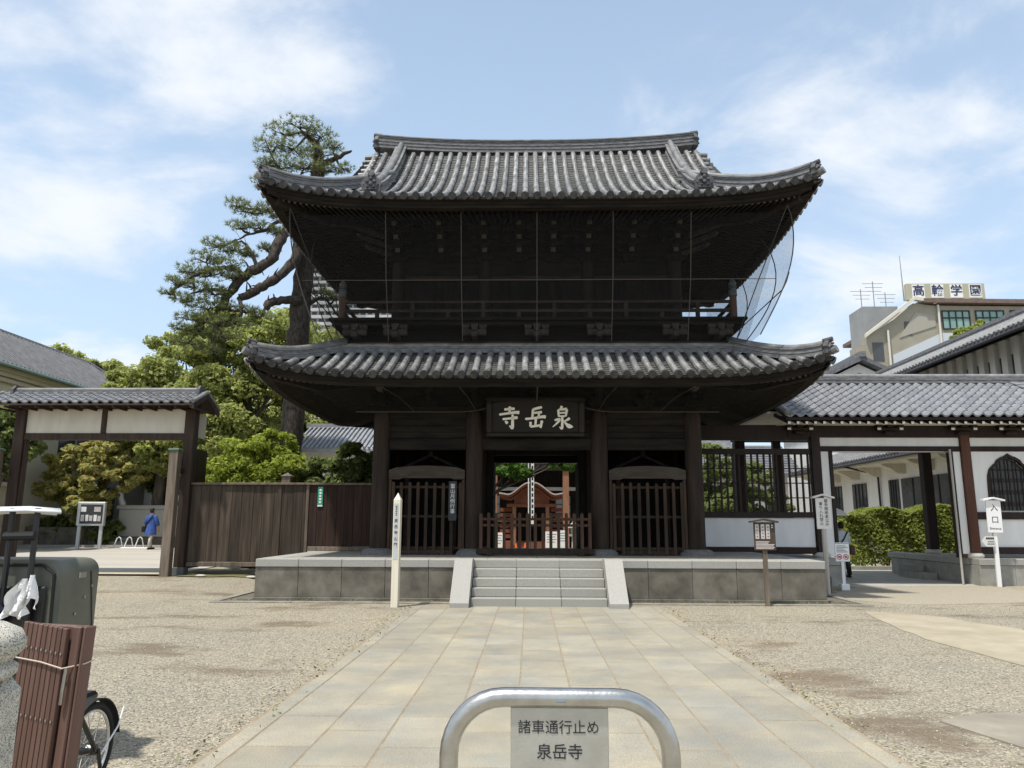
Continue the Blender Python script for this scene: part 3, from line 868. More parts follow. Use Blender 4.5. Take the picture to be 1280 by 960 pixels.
# net under the lower eave, gathered above the plaque
low_net = thing('eave_net', 'dark bird net stretched under the lower eave above the name plaque', 'net', (GX, 16.8, 4.3))
def sag(x): return 4.19 + 0.23 * math.exp(-(x / 1.5) ** 4)
xs = np.linspace(-5.3, 5.3, 41)
MB().grid([[(GX + x, 16.0, 4.50 + 0.1 * max(0, abs(x) - 4)) for x in xs], [(GX + x * 0.9, 17.15, lerp(4.45, sag(x), 0.65)) for x in xs], [(GX + x * 0.82, 17.84, sag(x)) for x in xs]]).build('netting', M_net, low_net, smooth=True, fix=False)
MB().tube([(GX + x * 0.82, 17.83, sag(x)) for x in xs], 0.012, 5).build('cable', M_cable, low_net)
for x in (-3.4, -1.7, 0.0, 1.72, 3.4):
    MB().tube([(GX + x, 15.95, 4.47), (GX + x * 0.93, 17.0, 4.4), (GX + x * 0.86, 17.82, sag(x))], 0.010, 5).build('cable', M_cable, low_net)
# =================================================================== GROUND
def ground_z(x, y):
    """level forecourt; it climbs gently beyond the left-hand gateway"""
    s_ = 1 - sstep(-7.6, -6.1, x)
    r_ = 0.20 * sstep(15.0, 20.0, y) + 0.30 * sstep(20.0, 33.0, y)
    far = 0.0
    return s_ * r_

def ground_material():
    m = bpy.data.materials.new('gravel_forecourt'); m.use_nodes = True
    n, l = m.node_tree.nodes, m.node_tree.links
    b = n['Principled BSDF']; b.inputs['Roughness'].default_value = 0.9; b.inputs['Specular IOR Level'].default_value = 0.15
    g = n.new('ShaderNodeNewGeometry')
    vo = n.new('ShaderNodeTexVoronoi'); vo.inputs['Scale'].default_value = 62
    l.new(g.outputs['Position'], vo.inputs['Vector'])
    sp = n.new('ShaderNodeSeparateColor'); l.new(vo.outputs['Color'], sp.inputs[0])
    rp = n.new('ShaderNodeValToRGB'); e = rp.color_ramp.elements
    e[0].position = 0.0; e[0].color = (0.19, 0.175, 0.145, 1)
    e[1].position = 1.0; e[1].color = (0.56, 0.51, 0.40, 1)
    for p, c in ((0.22, (0.28, 0.255, 0.205)), (0.5, (0.36, 0.32, 0.24)), (0.75, (0.43, 0.385, 0.295))):
        q = e.new(p); q.color = (*c, 1)
    l.new(sp.outputs[0], rp.inputs[0])
    # bare brown earth where the gravel is worn thin
    mpn = n.new('ShaderNodeMapping'); mpn.inputs['Scale'].default_value = (0.42, 0.75, 1); l.new(g.outputs['Position'], mpn.inputs[0])
    ns = n.new('ShaderNodeTexNoise'); ns.inputs['Scale'].default_value = 0.9; ns.inputs['Detail'].default_value = 8; ns.inputs['Roughness'].default_value = 0.68
    l.new(mpn.outputs[0], ns.inputs['Vector'])
    r2_ = n.new('ShaderNodeValToRGB'); r2_.color_ramp.elements[0].position = 0.535; r2_.color_ramp.elements[1].position = 0.63
    r2_.color_ramp.elements[0].color = (0, 0, 0, 1); r2_.color_ramp.elements[1].color = (0.82, 0.82, 0.82, 1)
    # places where feet and wheels have scraped the gravel away
    acc = ns.outputs['Fac']
    for (bx, by, rx_, ry_, k_) in ((-6.2, 11.9, 1.6, 0.9, 0.075), (-4.3, 9.3, 1.5, 0.7, 0.08), (2.9, 10.2, 0.8, 1.2, 0.07), (2.8, 7.4, 0.7, 1.6, 0.08), (2.7, 5.6, 0.6, 0.9, 0.07)):
        mb_ = n.new('ShaderNodeMapping'); mb_.inputs['Location'].default_value = (-bx / rx_, -by / ry_, 0); mb_.inputs['Scale'].default_value = (1 / rx_, 1 / ry_, 0)
        l.new(g.outputs['Position'], mb_.inputs[0])
        ln = n.new('ShaderNodeVectorMath'); ln.operation = 'LENGTH'; l.new(mb_.outputs[0], ln.inputs[0])
        mr_ = n.new('ShaderNodeMapRange'); mr_.inputs['From Max'].default_value = 1.6; mr_.inputs['To Min'].default_value = k_; mr_.inputs['To Max'].default_value = 0.0
        l.new(ln.outputs['Value'], mr_.inputs['Value'])
        a_ = n.new('ShaderNodeMath'); a_.operation = 'ADD'; l.new(acc, a_.inputs[0]); l.new(mr_.outputs[0], a_.inputs[1]); acc = a_.outputs[0]
    l.new(acc, r2_.inputs[0])
    nd = n.new('ShaderNodeTexNoise'); nd.inputs['Scale'].default_value = 30; nd.inputs['Detail'].default_value = 5; l.new(g.outputs['Position'], nd.inputs['Vector'])
    rd = n.new('ShaderNodeValToRGB'); rd.color_ramp.elements[0].color = (0.13, 0.10, 0.07, 1); rd.color_ramp.elements[1].color = (0.25, 0.195, 0.135, 1)
    l.new(nd.outputs['Fac'], rd.inputs[0])
    mx_ = n.new('ShaderNodeMix'); mx_.data_type = 'RGBA'
    l.new(r2_.outputs[0], mx_.inputs['Factor']); l.new(rp.outputs[0], mx_.inputs['A']); l.new(rd.outputs[0], mx_.inputs['B'])
    # broad tone drift, warm to grey
    nb = n.new('ShaderNodeTexNoise'); nb.inputs['Scale'].default_value = 0.35; nb.inputs['Detail'].default_value = 4; l.new(g.outputs['Position'], nb.inputs['Vector'])
    rb = n.new('ShaderNodeValToRGB'); rb.color_ramp.elements[0].position = 0.35; rb.color_ramp.elements[1].position = 0.65
    rb.color_ramp.elements[0].color = (0.92, 0.90, 0.86, 1); rb.color_ramp.elements[1].color = (0.80, 0.81, 0.82, 1)
    l.new(nb.outputs['Fac'], rb.inputs[0])
    ml = n.new('ShaderNodeMix'); ml.data_type = 'RGBA'; ml.blend_type = 'MULTIPLY'; ml.inputs['Factor'].default_value = 1
    l.new(mx_.outputs['Result'], ml.inputs['A']); l.new(rb.outputs[0], ml.inputs['B'])
    l.new(ml.outputs['Result'], b.inputs['Base Color'])
    bp = n.new('ShaderNodeBump'); bp.inputs['Strength'].default_value = 0.9; bp.inputs['Distance'].default_value = 0.012; bp.invert = True
    l.new(vo.outputs['Distance'], bp.inputs['Height']); l.new(bp.outputs[0], b.inputs['Normal'])
    return m
M_ground = ground_material()
xs = np.unique(np.concatenate([np.linspace(-400, -40, 8), np.linspace(-40, -9, 16), np.linspace(-9, -5, 13), np.linspace(-5, 40, 16), np.linspace(40, 400, 8)]))
ys = np.unique(np.concatenate([np.linspace(-60, 0, 4), np.linspace(0, 40, 41), np.linspace(40, 700, 10)]))
V = np.array([(x, y, ground_z(x, y)) for y in ys for x in xs])
nx = len(xs)
F = np.array([(j * nx + i, j * nx + i + 1, (j + 1) * nx + i + 1, (j + 1) * nx + i) for j in range(len(ys) - 1) for i in range(nx - 1)])
ground = tag(link('ground', np_mesh('ground', V, F), M_ground), kind='structure'); smooth_mesh(ground.data)

# pebbles with real relief over the nearer forecourt
def pebble_field():
    N = 52000
    u = rng.random(N); yy = 4.2 + 11.3 * u ** 1.5
    xx = rng.uniform(-9.5, 10.5, N)
    keep = (np.abs(xx - 0.0) > 2.33 + 0.10 * np.sin(yy * 5.1 + np.sign(xx)) * np.sin(yy * 1.7)) & ~((np.abs(xx - GX) < 6.0) & (yy > 15.2))
    d = np.minimum(1, (15.6 - yy) / 3)
    # concrete strips on the right and worn earth stay bare
    keep &= ~((xx > 5.45) & (xx < 7.3) & (yy < 13.5))
    keep &= ~((xx > 3.35) & (yy < 6.6) & (yy > 4.9))
    for (bx, by, rx_, ry_) in ((-6.2, 11.9, 1.6, 0.9), (-4.3, 9.3, 1.5, 0.7), (2.9, 10.2, 0.8, 1.2), (2.8, 7.4, 0.7, 1.6), (2.7, 5.6, 0.6, 0.9)):
        q_ = ((xx - bx) / rx_) ** 2 + ((yy - by) / ry_) ** 2
        keep &= ~((q_ < 1.2) & (rng.random(N) < 0.35))
    xx, yy = xx[keep], yy[keep]; n = len(xx)
    r = rng.uniform(0.005, 0.0125, n)
    base = np.array([(1, 0, 0), (-1, 0, 0), (0, 1, 0), (0, -1, 0), (0, 0, 1), (0, 0, -1)], float)
    jit = rng.uniform(0.6, 1.25, (n, 6, 1))
    a = rng.uniform(0, 2 * PI, n); ca, sa = np.cos(a), np.sin(a)
    P = base[None] * jit * r[:, None, None]
    P[:, :, 2] *= 0.6
    Q = P.copy(); Q[:, :, 0] = P[:, :, 0] * ca[:, None] - P[:, :, 1] * sa[:, None]; Q[:, :, 1] = P[:, :, 0] * sa[:, None] + P[:, :, 1] * ca[:, None]
    gz = np.array([ground_z(x, y) for x, y in zip(xx, yy)])
    Q += np.stack([xx, yy, gz + r * 0.25], 1)[:, None, :]
    tri = np.array([(0, 2, 4), (2, 1, 4), (1, 3, 4), (3, 0, 4), (2, 0, 5), (1, 2, 5), (3, 1, 5), (0, 3, 5)])
    Fp = (tri[None] + (np.arange(n) * 6)[:, None, None]).reshape(-1, 3)
    return np_mesh('gravel', Q.reshape(-1, 3), Fp)
M_peb = bpy.data.materials.new('pebbles'); M_peb.use_nodes = True
_n, _l = M_peb.node_tree.nodes, M_peb.node_tree.links
_g = _n.new('ShaderNodeNewGeometry'); _r = _n.new('ShaderNodeValToRGB')
_e = _r.color_ramp.elements; _e[0].color = (0.19, 0.175, 0.15, 1); _e[1].color = (0.60, 0.56, 0.46, 1)
for p, c in ((0.3, (0.30, 0.28, 0.23)), (0.7, (0.46, 0.42, 0.33))):
    q = _e.new(p); q.color = (*c, 1)
_l.new(_g.outputs['Random Per Island'], _r.inputs[0]); _l.new(_r.outputs[0], _n['Principled BSDF'].inputs['Base Color']); _n['Principled BSDF'].inputs['Roughness'].default_value = 0.85
tag(link('gravel', pebble_field(), M_peb), 'loose beige and grey gravel covering the forecourt beside the stone path', 'gravel', kind='stuff')

# ---------------- paved approach: individual slabs
def paving_mat(name, c1, c2, c3):
    m = mat(name, c1, 0.8, c2, 1.3, bump=0.12, bscale=150, objvar=0.09, col3=c3, spec=0.25, lo=0.38, hi=0.62)
    n, l = m.node_tree.nodes, m.node_tree.links
    b = n['Principled BSDF']; src = b.inputs['Base Color'].links[0].from_socket
    g = n.new('ShaderNodeNewGeometry')
    mp0 = [q for q in n if q.type == 'MAPPING'][0]; l.new(g.outputs['Position'], mp0.inputs[0])
    ns = n.new('ShaderNodeTexNoise'); ns.inputs['Scale'].default_value = 1.1; ns.inputs['Detail'].default_value = 7; ns.inputs['Roughness'].default_value = 0.65
    l.new(g.outputs['Position'], ns.inputs['Vector'])
    rp = n.new('ShaderNodeValToRGB'); rp.color_ramp.elements[0].position = 0.36; rp.color_ramp.elements[1].position = 0.68
    rp.color_ramp.elements[0].color = (0.84, 0.86, 0.87, 1); rp.color_ramp.elements[1].color = (1.07, 1.0, 0.86, 1)
    l.new(ns.outputs['Fac'], rp.inputs[0])
    sk = n.new('ShaderNodeTexNoise'); sk.inputs['Scale'].default_value = 130; sk.inputs['Detail'].default_value = 2; l.new(g.outputs['Position'], sk.inputs['Vector'])
    rk = n.new('ShaderNodeMapRange'); rk.inputs['From Min'].default_value = 0.3; rk.inputs['From Max'].default_value = 0.7; rk.inputs['To Min'].default_value = 0.66; rk.inputs['To Max'].default_value = 1.30
    l.new(sk.outputs['Fac'], rk.inputs['Value'])
    m1 = n.new('ShaderNodeMix'); m1.data_type = 'RGBA'; m1.blend_type = 'MULTIPLY'; m1.inputs['Factor'].default_value = 1
    l.new(src, m1.inputs['A']); l.new(rp.outputs[0], m1.inputs['B'])
    m2 = n.new('ShaderNodeMix'); m2.data_type = 'RGBA'; m2.blend_type = 'MULTIPLY'; m2.inputs['Factor'].default_value = 1
    l.new(m1.outputs['Result'], m2.inputs['A']); l.new(rk.outputs[0], m2.inputs['B'])
    l.new(m2.outputs['Result'], b.inputs['Base Color'])
    return m
M_slab = paving_mat('paving_granite', (0.29, 0.275, 0.235), (0.355, 0.335, 0.28), (0.40, 0.36, 0.275))
M_joint = mat('joint_mortar', (0.24, 0.19, 0.125), 0.95, (0.32, 0.265, 0.19), 8)
PW = 0.478
cols = [(-2.19 + i * PW * 1.0, -2.19 + (i + 1) * PW) for i in range(9)]
cols = [(a - (-2.19 + 4.5 * PW) + 0.0, b - (-2.19 + 4.5 * PW) + 0.0) for a, b in cols]
paved = tag(MB().box(-2.34, 2.34, -3.0, 14.78, -0.1, 0.0125).build('path', M_joint), kind='structure')
slab_me = {}
def slab(w, L):
    key = (round(w, 3), round(L, 3))
    if key not in slab_me:
        slab_me[key] = MB().rbox(-w / 2, w / 2, -L / 2, L / 2, -0.04, 0.0, 0.003).mesh('paving_slab'); slab_me[key].materials.append(M_slab)
    return slab_me[key]
TL = 0.84
for i, (a, b) in enumerate(cols):
    y = -2.9 + (0.42 if i % 2 else 0.0)
    first = True
    yy = -2.9
    edges = [-2.9] + [y + 0.1 + TL * k for k in range(1, 22) if -2.9 < y + 0.1 + TL * k < 14.2] + [14.72]
    for ya, yb in zip(edges, edges[1:]):
        o = link('paving_slab', slab(b - a - 0.016, yb - ya - 0.018), None, paved, ((a + b) / 2, (ya + yb) / 2, 0.016 + random.uniform(-0.001, 0.001)))
for sx in (-1, 1):
    y = -2.9
    while y < 14.6:
        L = min(1.0, 14.72 - y)
        link('edge_slab', slab(0.145, L - 0.008), None, paved, (sx * (4.5 * PW + 0.082), y + L / 2, 0.017 + random.uniform(-0.001, 0.001))); y += L

# ---------------- concrete and asphalt patches on the right
M_conc = mat('worn_concrete', (0.31, 0.27, 0.195), 0.9, (0.40, 0.355, 0.265), 1.6, bump=0.25, bscale=60, col3=(0.35, 0.315, 0.245))
M_asph = mat('old_asphalt', (0.21, 0.19, 0.155), 0.92, (0.30, 0.27, 0.215), 2.0, bump=0.3, bscale=120, col3=(0.34, 0.31, 0.25))
M_exposed = mat('exposed_aggregate', (0.24, 0.215, 0.165), 0.92, (0.42, 0.375, 0.29), 55, bump=0.3, bscale=90)
def patch(name, pts, z, m):
    rr = random.Random(len(pts) * 7 + int(z * 1e4))
    out = []
    for i in range(len(pts)):
        p, q = pts[i], pts[(i + 1) % len(pts)]
        n = max(1, int(math.dist(p, q) / 0.45))
        for k in range(n):
            t = k / n
            out.append((lerp(p[0], q[0], t) + rr.uniform(-0.05, 0.05), lerp(p[1], q[1], t) + rr.uniform(-0.07, 0.07)))
    mb = MB(); mb.prism(out, 'xy', z - 0.05, z)
    return tag(mb.build(name, m), kind='structure')
patch('concrete_path', [(5.75, 13.4), (5.95, 14.2), (6.4, 14.3), (6.9, 13.5), (7.25, 12.2), (7.25, 10.9), (7.5, 9.0), (8.2, 6.0), (6.5, 6.0), (5.7, 7.6), (5.45, 8.4), (5.4, 9.3), (5.3, 10.4), (5.45, 12.0)], 0.010, M_conc)
patch('asphalt_patch', [(3.15, 6.5), (3.6, 6.75), (4.3, 6.78), (5.5, 6.8), (5.5, 4.4), (4.2, 4.7), (3.55, 5.2), (3.25, 5.9)], 0.013, M_asph)
patch('aggregate_paving', [(6.3, 17.2), (8.0, 19.6), (11.6, 20.6), (11.9, 20.0), (11.6, 16.8), (9.4, 16.0), (7.3, 15.6)], 0.006, M_exposed)
patch('passage_floor', [(8.05, 19.75), (11.6, 20.55), (14.5, 40), (9.0, 40)], 0.009, mat('passage_paving', (0.32, 0.305, 0.27), 0.8, (0.40, 0.385, 0.34), 2.0, bump=0.1, bscale=100))
_road = MB()
for (x0, x1) in ((-30, -9.6),):
    ysr = np.linspace(20.4, 31.9, 9)
    _road.grid([[(x, y, ground_z(x, y) + 0.02) for x in np.linspace(x0, x1, 9)] for y in ysr])
tag(_road.build('road', mat('pale_road', (0.36, 0.34, 0.30), 0.9, (0.44, 0.41, 0.355), 0.5, stretch=(0.4, 2.2, 1), bump=0.1, bscale=90)), kind='structure')
_s = MB()
_s.grid([[(x, y, ground_z(x, y) + 0.045) for x in np.linspace(-14, -9.6, 5)] for y in (19.75, 20.0, 20.35)])
tag(_s.build('threshold_paving', mat('threshold_sandstone', (0.38, 0.31, 0.21), 0.9, (0.46, 0.39, 0.28), 1.5, bump=0.2)), kind='structure')
_k = MB()
_k.box(-30, -15.6, 31.9, 32.15, 0.4, 0.62)
tag(_k.build('kerb', mat('kerb_stone', (0.30, 0.29, 0.27), 0.9, (0.38, 0.37, 0.34), 6)), kind='structure')

# =================================================================== STONE PLATFORM AND STEPS
PX, PY0, PY1 = 5.80, 15.75, 24.4
M_cope = mat('coping_granite', (0.27, 0.265, 0.24), 0.8, (0.40, 0.39, 0.36), 90, bump=0.15, bscale=150, objvar=0.05, detail=2)
M_block = mat('weathered_granite', (0.095, 0.087, 0.072), 0.9, (0.195, 0.178, 0.145), 2.6, bump=0.25, bscale=90, objvar=0.12, col3=(0.22, 0.205, 0.165), lo=0.32, hi=0.66)
M_ptop = mat('platform_floor_stone', (0.27, 0.25, 0.21), 0.85, (0.36, 0.335, 0.285), 2.0, bump=0.1, bscale=80)
plat = thing('stone_platform', 'low granite platform with pale coping under the temple gate', 'platform', (GX, PY0, 0))
MB().box(GX - PX + 0.1, GX + PX - 0.1, PY0 + 0.1, PY1 - 0.1, 0.0, 0.815).build('core', M_ptop, plat)
def stone_run(p, q, nrm, n):
    """blocks and copings from p to q on a side facing nrm"""
    p, q, nrm = Vector((*p, 0)), Vector((*q, 0)), Vector((*nrm, 0))
    d = (q - p) / n
    for i in range(n):
        a, b = p + d * i, p + d * (i + 1)
        e = d.normalized() * 0.003
        def bx(z0, z1, o0, o1, name, m, c):
            A, B = a + e + nrm * o0, b - e - nrm * o1
            MB().rbox(A.x, B.x, A.y, B.y, z0, z1, c).build(name, m, plat)
        bx(0.07, 0.664, 0.0, 0.2, 'base_block', M_block, 0.006)
        bx(0.668, 0.83, 0.025, 0.42, 'coping_stone', M_cope, 0.012)
    # plinth
    A, B = p + nrm * 0.05, q - nrm * 0.3
    MB().rbox(A.x, B.x, A.y, B.y, -0.05, 0.068, 0.008).build('plinth', M_block, plat)
stone_run((GX - PX, PY0), (GX + PX, PY0), (0, -1), 13)
stone_run((GX - PX, PY1), (GX - PX, PY0 + 0.43), (-1, 0), 9)
stone_run((GX + PX, PY0 + 0.43), (GX + PX, PY1), (1, 0), 9)
# floor flags set back behind the coping
for i in range(10):
    for j in range(4):
        x0 = GX - PX + 0.44 + i * 1.072; y0 = PY0 + 0.44 + j * 1.2
        MB().rbox(x0 + .003, x0 + 1.069, y0 + .003, y0 + 1.197, 0.75, 0.828, 0.004).build('floor_flag', M_ptop, plat)
# steps
steps = thing('stone_steps', 'five granite steps with sloping cheek stones leading up to the gate', 'steps', (GX, 14.9, 0))
rise, tread = 0.166, 0.265
M_step = mat('step_granite', (0.27, 0.265, 0.235), 0.8, (0.38, 0.37, 0.335), 80, bump=0.15, bscale=150, objvar=0.06, detail=2)
for i in range(5):
    y0 = 14.70 + tread * i
    for j in range(3):
        x0 = GX - 1.30 + j * 2.6 / 3
        o = MB().rbox(x0 + .003, x0 + 2.6 / 3 - .003, y0, y0 + tread + 0.25 if i < 4 else PY0 - 0.028, i * rise + (-0.02 if i == 0 else 0.004), (i + 1) * rise, 0.010).build('step_stone', M_step, steps)
for sx in (-1, 1):
    x0, x1 = GX + sx * 1.305, GX + sx * 1.66
    prof = [(14.42, -0.02), (14.42, 0.10), (15.30, 0.86), (PY0 - 0.028, 0.86), (PY0 - 0.028, -0.02)]
    MB().prism(prof, 'yz', min(x0, x1), max(x0, x1)).build('cheek_stone', M_cope, steps)
# gutter round the platform
gut = thing('stone_gutter', 'shallow stone kerbed gutter running round the foot of the platform', 'gutter', (GX, 15.3, 0))
M_gut = mat('gutter_stone', (0.19, 0.175, 0.145), 0.9, (0.29, 0.27, 0.22), 4, bump=0.2)
for i in range(8):
    if 3 <= i <= 4: continue
    x0 = GX - 6.5 + i * 13 / 8
    MB().rbox(x0 + .004, x0 + 13 / 8 - .004, 15.24, 15.38, -0.08, 0.028, 0.008).build('kerb_stone', M_gut, gut)
for sx in (-1, 1):
    for j in range(6):
        y0 = 15.39 + j * 1.1
        xk = GX + sx * 6.43
        MB().rbox(xk - 0.07, xk + 0.07, y0, y0 + 1.09, -0.08, 0.035 + (ground_z(xk, y0) if sx < 0 else 0), 0.008).build('kerb_stone', M_gut, gut)
MB().box(GX - 6.36, GX + 6.36, 15.385, 15.69, -0.05, 0.010).build('channel', mat('gutter_floor', (0.10, 0.09, 0.075), 0.95, (0.17, 0.155, 0.125), 3), gut)
for sx in (-1, 1):
    MB().box(GX + sx * 5.86, GX + sx * 6.355, 15.70, 21.9, -0.05, 0.0105).build('channel', MATS['gutter_floor'], gut)

# small weeds and dry leaves caught along the plinth and path edges
def litter():
    r = np.random.default_rng(17)
    n = 900
    side = r.integers(0, 4, n)
    x = np.where(side == 0, r.uniform(-6.3, -1.7, n), np.where(side == 1, r.uniform(1.75, 6.3, n), np.where(side == 2, -2.4, 2.4) + r.normal(0, 0.10, n)))
    y = np.where(side < 2, 15.66 + r.normal(0, 0.04, n), r.uniform(4.5, 14.6, n))
    C = np.stack([x, y, np.full(n, 0.026)], 1)
    N_ = r.normal(size=(n, 3)) * 0.45 + np.array([0, 0, 1.0]); N_ /= np.linalg.norm(N_, axis=1, keepdims=True)
    a = r.normal(size=(n, 3)); t = np.cross(N_, a); t /= np.linalg.norm(t, axis=1, keepdims=True); b = np.cross(N_, t)
    s_ = r.uniform(0.010, 0.026, (n, 1))
    V = np.stack([C - t * s_, C - b * s_ * 0.5 + N_ * s_ * 0.25, C + t * s_, C + b * s_ * 0.5 + N_ * s_ * 0.25], 1).reshape(-1, 3)
    return np_mesh('leaf_litter', V, np.arange(4 * n).reshape(-1, 4))
tag(link('leaf_litter', litter(), mat('dry_leaves', (0.16, 0.12, 0.06), 0.8, (0.20, 0.22, 0.08), 9, isl=0.35)), 'scattered dry leaves along the path edge and the foot of the platform', 'leaf litter', kind='stuff')
rw = random.Random(4)
mbw = MB()
for k in range(34):
    x = rw.choice((rw.uniform(-5.7, -1.8), rw.uniform(1.8, 5.8))); y = 15.70 - rw.uniform(0, 0.03)
    for j in range(7):
        a = rw.uniform(0, 2 * PI); h_ = rw.uniform(0.04, 0.13); d_ = rw.uniform(0.01, 0.05)
        mbw.add([(x - 0.004, y, 0.0), (x + 0.004, y, 0.0), (x + math.cos(a) * d_, y - abs(math.sin(a)) * d_, h_)], [(0, 1, 2)])
tag(mbw.build('weeds', mat('weed_green', (0.10, 0.14, 0.04), 0.8, (0.22, 0.24, 0.08), 9), fix=False), 'thin weeds sprouting along the foot of the platform', 'weeds', kind='stuff')
# =================================================================== ON AND ROUND THE GATE
# ---------------- name plaque with brushed characters
BR = {
 'tera': [[(.26, .86, .055), (.5, .885, .05), (.76, .90, .06)], [(.53, 1.0, .06), (.52, .85, .05), (.505, .68, .055)], [(.02, .63, .05), (.35, .675, .045), (.80, .73, .06), (.98, .72, .075)],
          [(.18, .42, .05), (.5, .45, .045), (.90, .50, .07)], [(.66, .64, .05), (.655, .40, .055), (.645, .06, .065), (.60, .03, .05), (.50, .13, .02)], [(.30, .34, .03), (.37, .27, .06), (.42, .22, .05)]],
 'gaku': [[(.80, .97, .05), (.62, .93, .055), (.36, .86, .05)], [(.38, .89, .05), (.36, .70, .05), (.34, .47, .05)], [(.37, .70, .04), (.60, .725, .045), (.80, .74, .06)], [(.66, .73, .045), (.65, .60, .045), (.64, .48, .05)],
          [(.0, .43, .05), (.40, .465, .045), (.82, .53, .06), (.98, .52, .075)], [(.51, .45, .05), (.50, .28, .05), (.49, .12, .045)], [(.25, .30, .055), (.26, .20, .05), (.24, .08, .05)], [(.24, .08, .05), (.50, .11, .045), (.74, .14, .05)], [(.80, .36, .06), (.77, .22, .05), (.73, .02, .05)]],
 'izumi': [[(.50, 1.02, .06), (.46, .95, .05), (.40, .87, .03)], [(.32, .86, .05), (.33, .70, .045), (.35, .53, .04)], [(.32, .85, .04), (.55, .87, .045), (.74, .89, .06)], [(.73, .88, .055), (.70, .70, .045), (.67, .54, .04)], [(.35, .70, .035), (.50, .71, .035), (.68, .72, .04)], [(.35, .55, .035), (.5, .56, .035), (.66, .56, .04)],
           [(.51, .54, .05), (.51, .30, .05), (.50, .04, .055), (.45, .0, .04), (.38, .08, .015)], [(.14, .37, .04), (.38, .42, .05), (.30, .28, .045), (.05, .06, .015)], [(.86, .48, .055), (.76, .40, .05), (.60, .33, .02)], [(.54, .38, .03), (.70, .20, .05), (.84, .10, .09), (1.02, .07, .02)]],
}
def brush(strokes, w, h, ox, oz, y):
    """each stroke a tapered ribbon with thickness"""
    mb = MB()
    for st in strokes:
        # resample with Catmull-like interpolation
        P = [Vector((a, b, c)) for a, b, c in st]
        pts = []
        for i in range(len(P) - 1):
            p0 = P[max(i - 1, 0)]; p1 = P[i]; p2 = P[i + 1]; p3 = P[min(i + 2, len(P) - 1)]
            for t in np.linspace(0, 1, 6)[:-1]:
                pts.append(0.5 * ((2 * p1) + (p2 - p0) * t + (2 * p0 - 5 * p1 + 4 * p2 - p3) * t * t + (3 * p1 - p0 - 3 * p2 + p3) * t ** 3))
        pts.append(P[-1])
        Lf, Rt = [], []
        for i, p in enumerate(pts):
            a, b = pts[max(i - 1, 0)], pts[min(i + 1, len(pts) - 1)]
            d = Vector(((b.x - a.x) * w, (b.y - a.y) * h)); d.normalize()
            nn = Vector((-d.y, d.x)); ww = p.z * w * 1.14 * (0.55 if i in (0, len(pts) - 1) else 1.0)
            c = Vector((ox + p.x * w, oz + p.y * h))
            Lf.append(c + nn * ww); Rt.append(c - nn * ww)
        n = len(Lf); vs = []
        for k, yy in ((0, y), (1, y + 0.02)):
            vs += [(q.x, yy, q.y) for q in Lf] + [(q.x, yy, q.y) for q in Rt]
        fs = []
        for i in range(n - 1):
            fs.append((i, i + 1, n + i + 1, n + i))
            fs.append((i, i + 1, 2 * n + i + 1, 2 * n + i)); fs.append((n + i, n + i + 1, 3 * n + i + 1, 3 * n + i))
        fs.append((0, n, 3 * n, 2 * n)); fs.append((n - 1, 2 * n - 1, 4 * n - 1, 3 * n - 1))
        mb.add(vs, fs)
    return mb
plq = thing('name_plaque', 'dark framed wooden plaque with three large cream characters hung over the entrance', 'plaque', (GX - 0.03, 17.80, 3.60))
M_plq = mat('plaque_board', (0.009, 0.007, 0.006), 0.6, (0.016, 0.012, 0.010), 2.0, stretch=(0.5, 3, 3), spec=0.3)
M_plqf = mat('plaque_frame', (0.014, 0.010, 0.008), 0.6, (0.026, 0.018, 0.014), 3.0, spec=0.3)
MB().box(-1.02, 1.02, -0.02, 0.03, 0.09, 0.83).build('board', M_plq, plq, local=True)
for a in (((-1.16, 1.16), (0.0, 0.087)), ((-1.16, 1.16), (0.833, 0.93))):
    MB().rbox(a[0][0], a[0][1], -0.07, 0.04, a[1][0], a[1][1], 0.015).build('frame_rail', M_plqf, plq, local=True)
for sx in (-1, 1):
    MB().rbox(sx * 1.03, sx * 1.16, -0.068, 0.04, 0.089, 0.831, 0.015).build('frame_stile', M_plqf, plq, local=True)
for i, k in enumerate(('tera', 'gaku', 'izumi')):
    brush(BR[k], 0.50, 0.52, -0.87 + i * 0.625, 0.19, -0.040).build('character', M_char, plq, local=True)
plq.rotation_euler = (R(12), 0, 0)

# ---------------- low picket barrier in the middle bay
bar = thing('picket_barrier', 'low reddish brown wooden picket barrier closing the middle bay', 'barrier', (GX - 0.04, 17.75, ZF))
MB().rbox(-1.36, 1.36, -0.06, 0.06, 0.03, 0.16, 0.01).build('base_beam', M_slat, bar, local=True)
for sx in (-1, 1):
    MB().rbox(sx * 1.05 - 0.07, sx * 1.05 + 0.07, -0.22, 0.22, 0.0, 0.07, 0.015).build('foot', M_slat, bar, local=True)
for z in (0.66, 0.80):
    MB().rbox(-1.30, 1.30, -0.005, 0.035, z, z + 0.06, 0.006).build('rail', M_picket, bar, local=True)
pk = MB(); pk.prism([(-0.036, 0.16), (0.036, 0.16), (0.036, 0.94), (0.022, 0.965), (0, 0.975), (-0.022, 0.965), (-0.036, 0.94)], 'xz', -0.05, -0.008)
pk = pk.mesh('picket'); pk.materials.append(M_picket)
for i in range(15):
    link('picket', pk, None, bar, (-1.26 + i * 2.52 / 14, 0, random.uniform(-0.01, 0.01)))

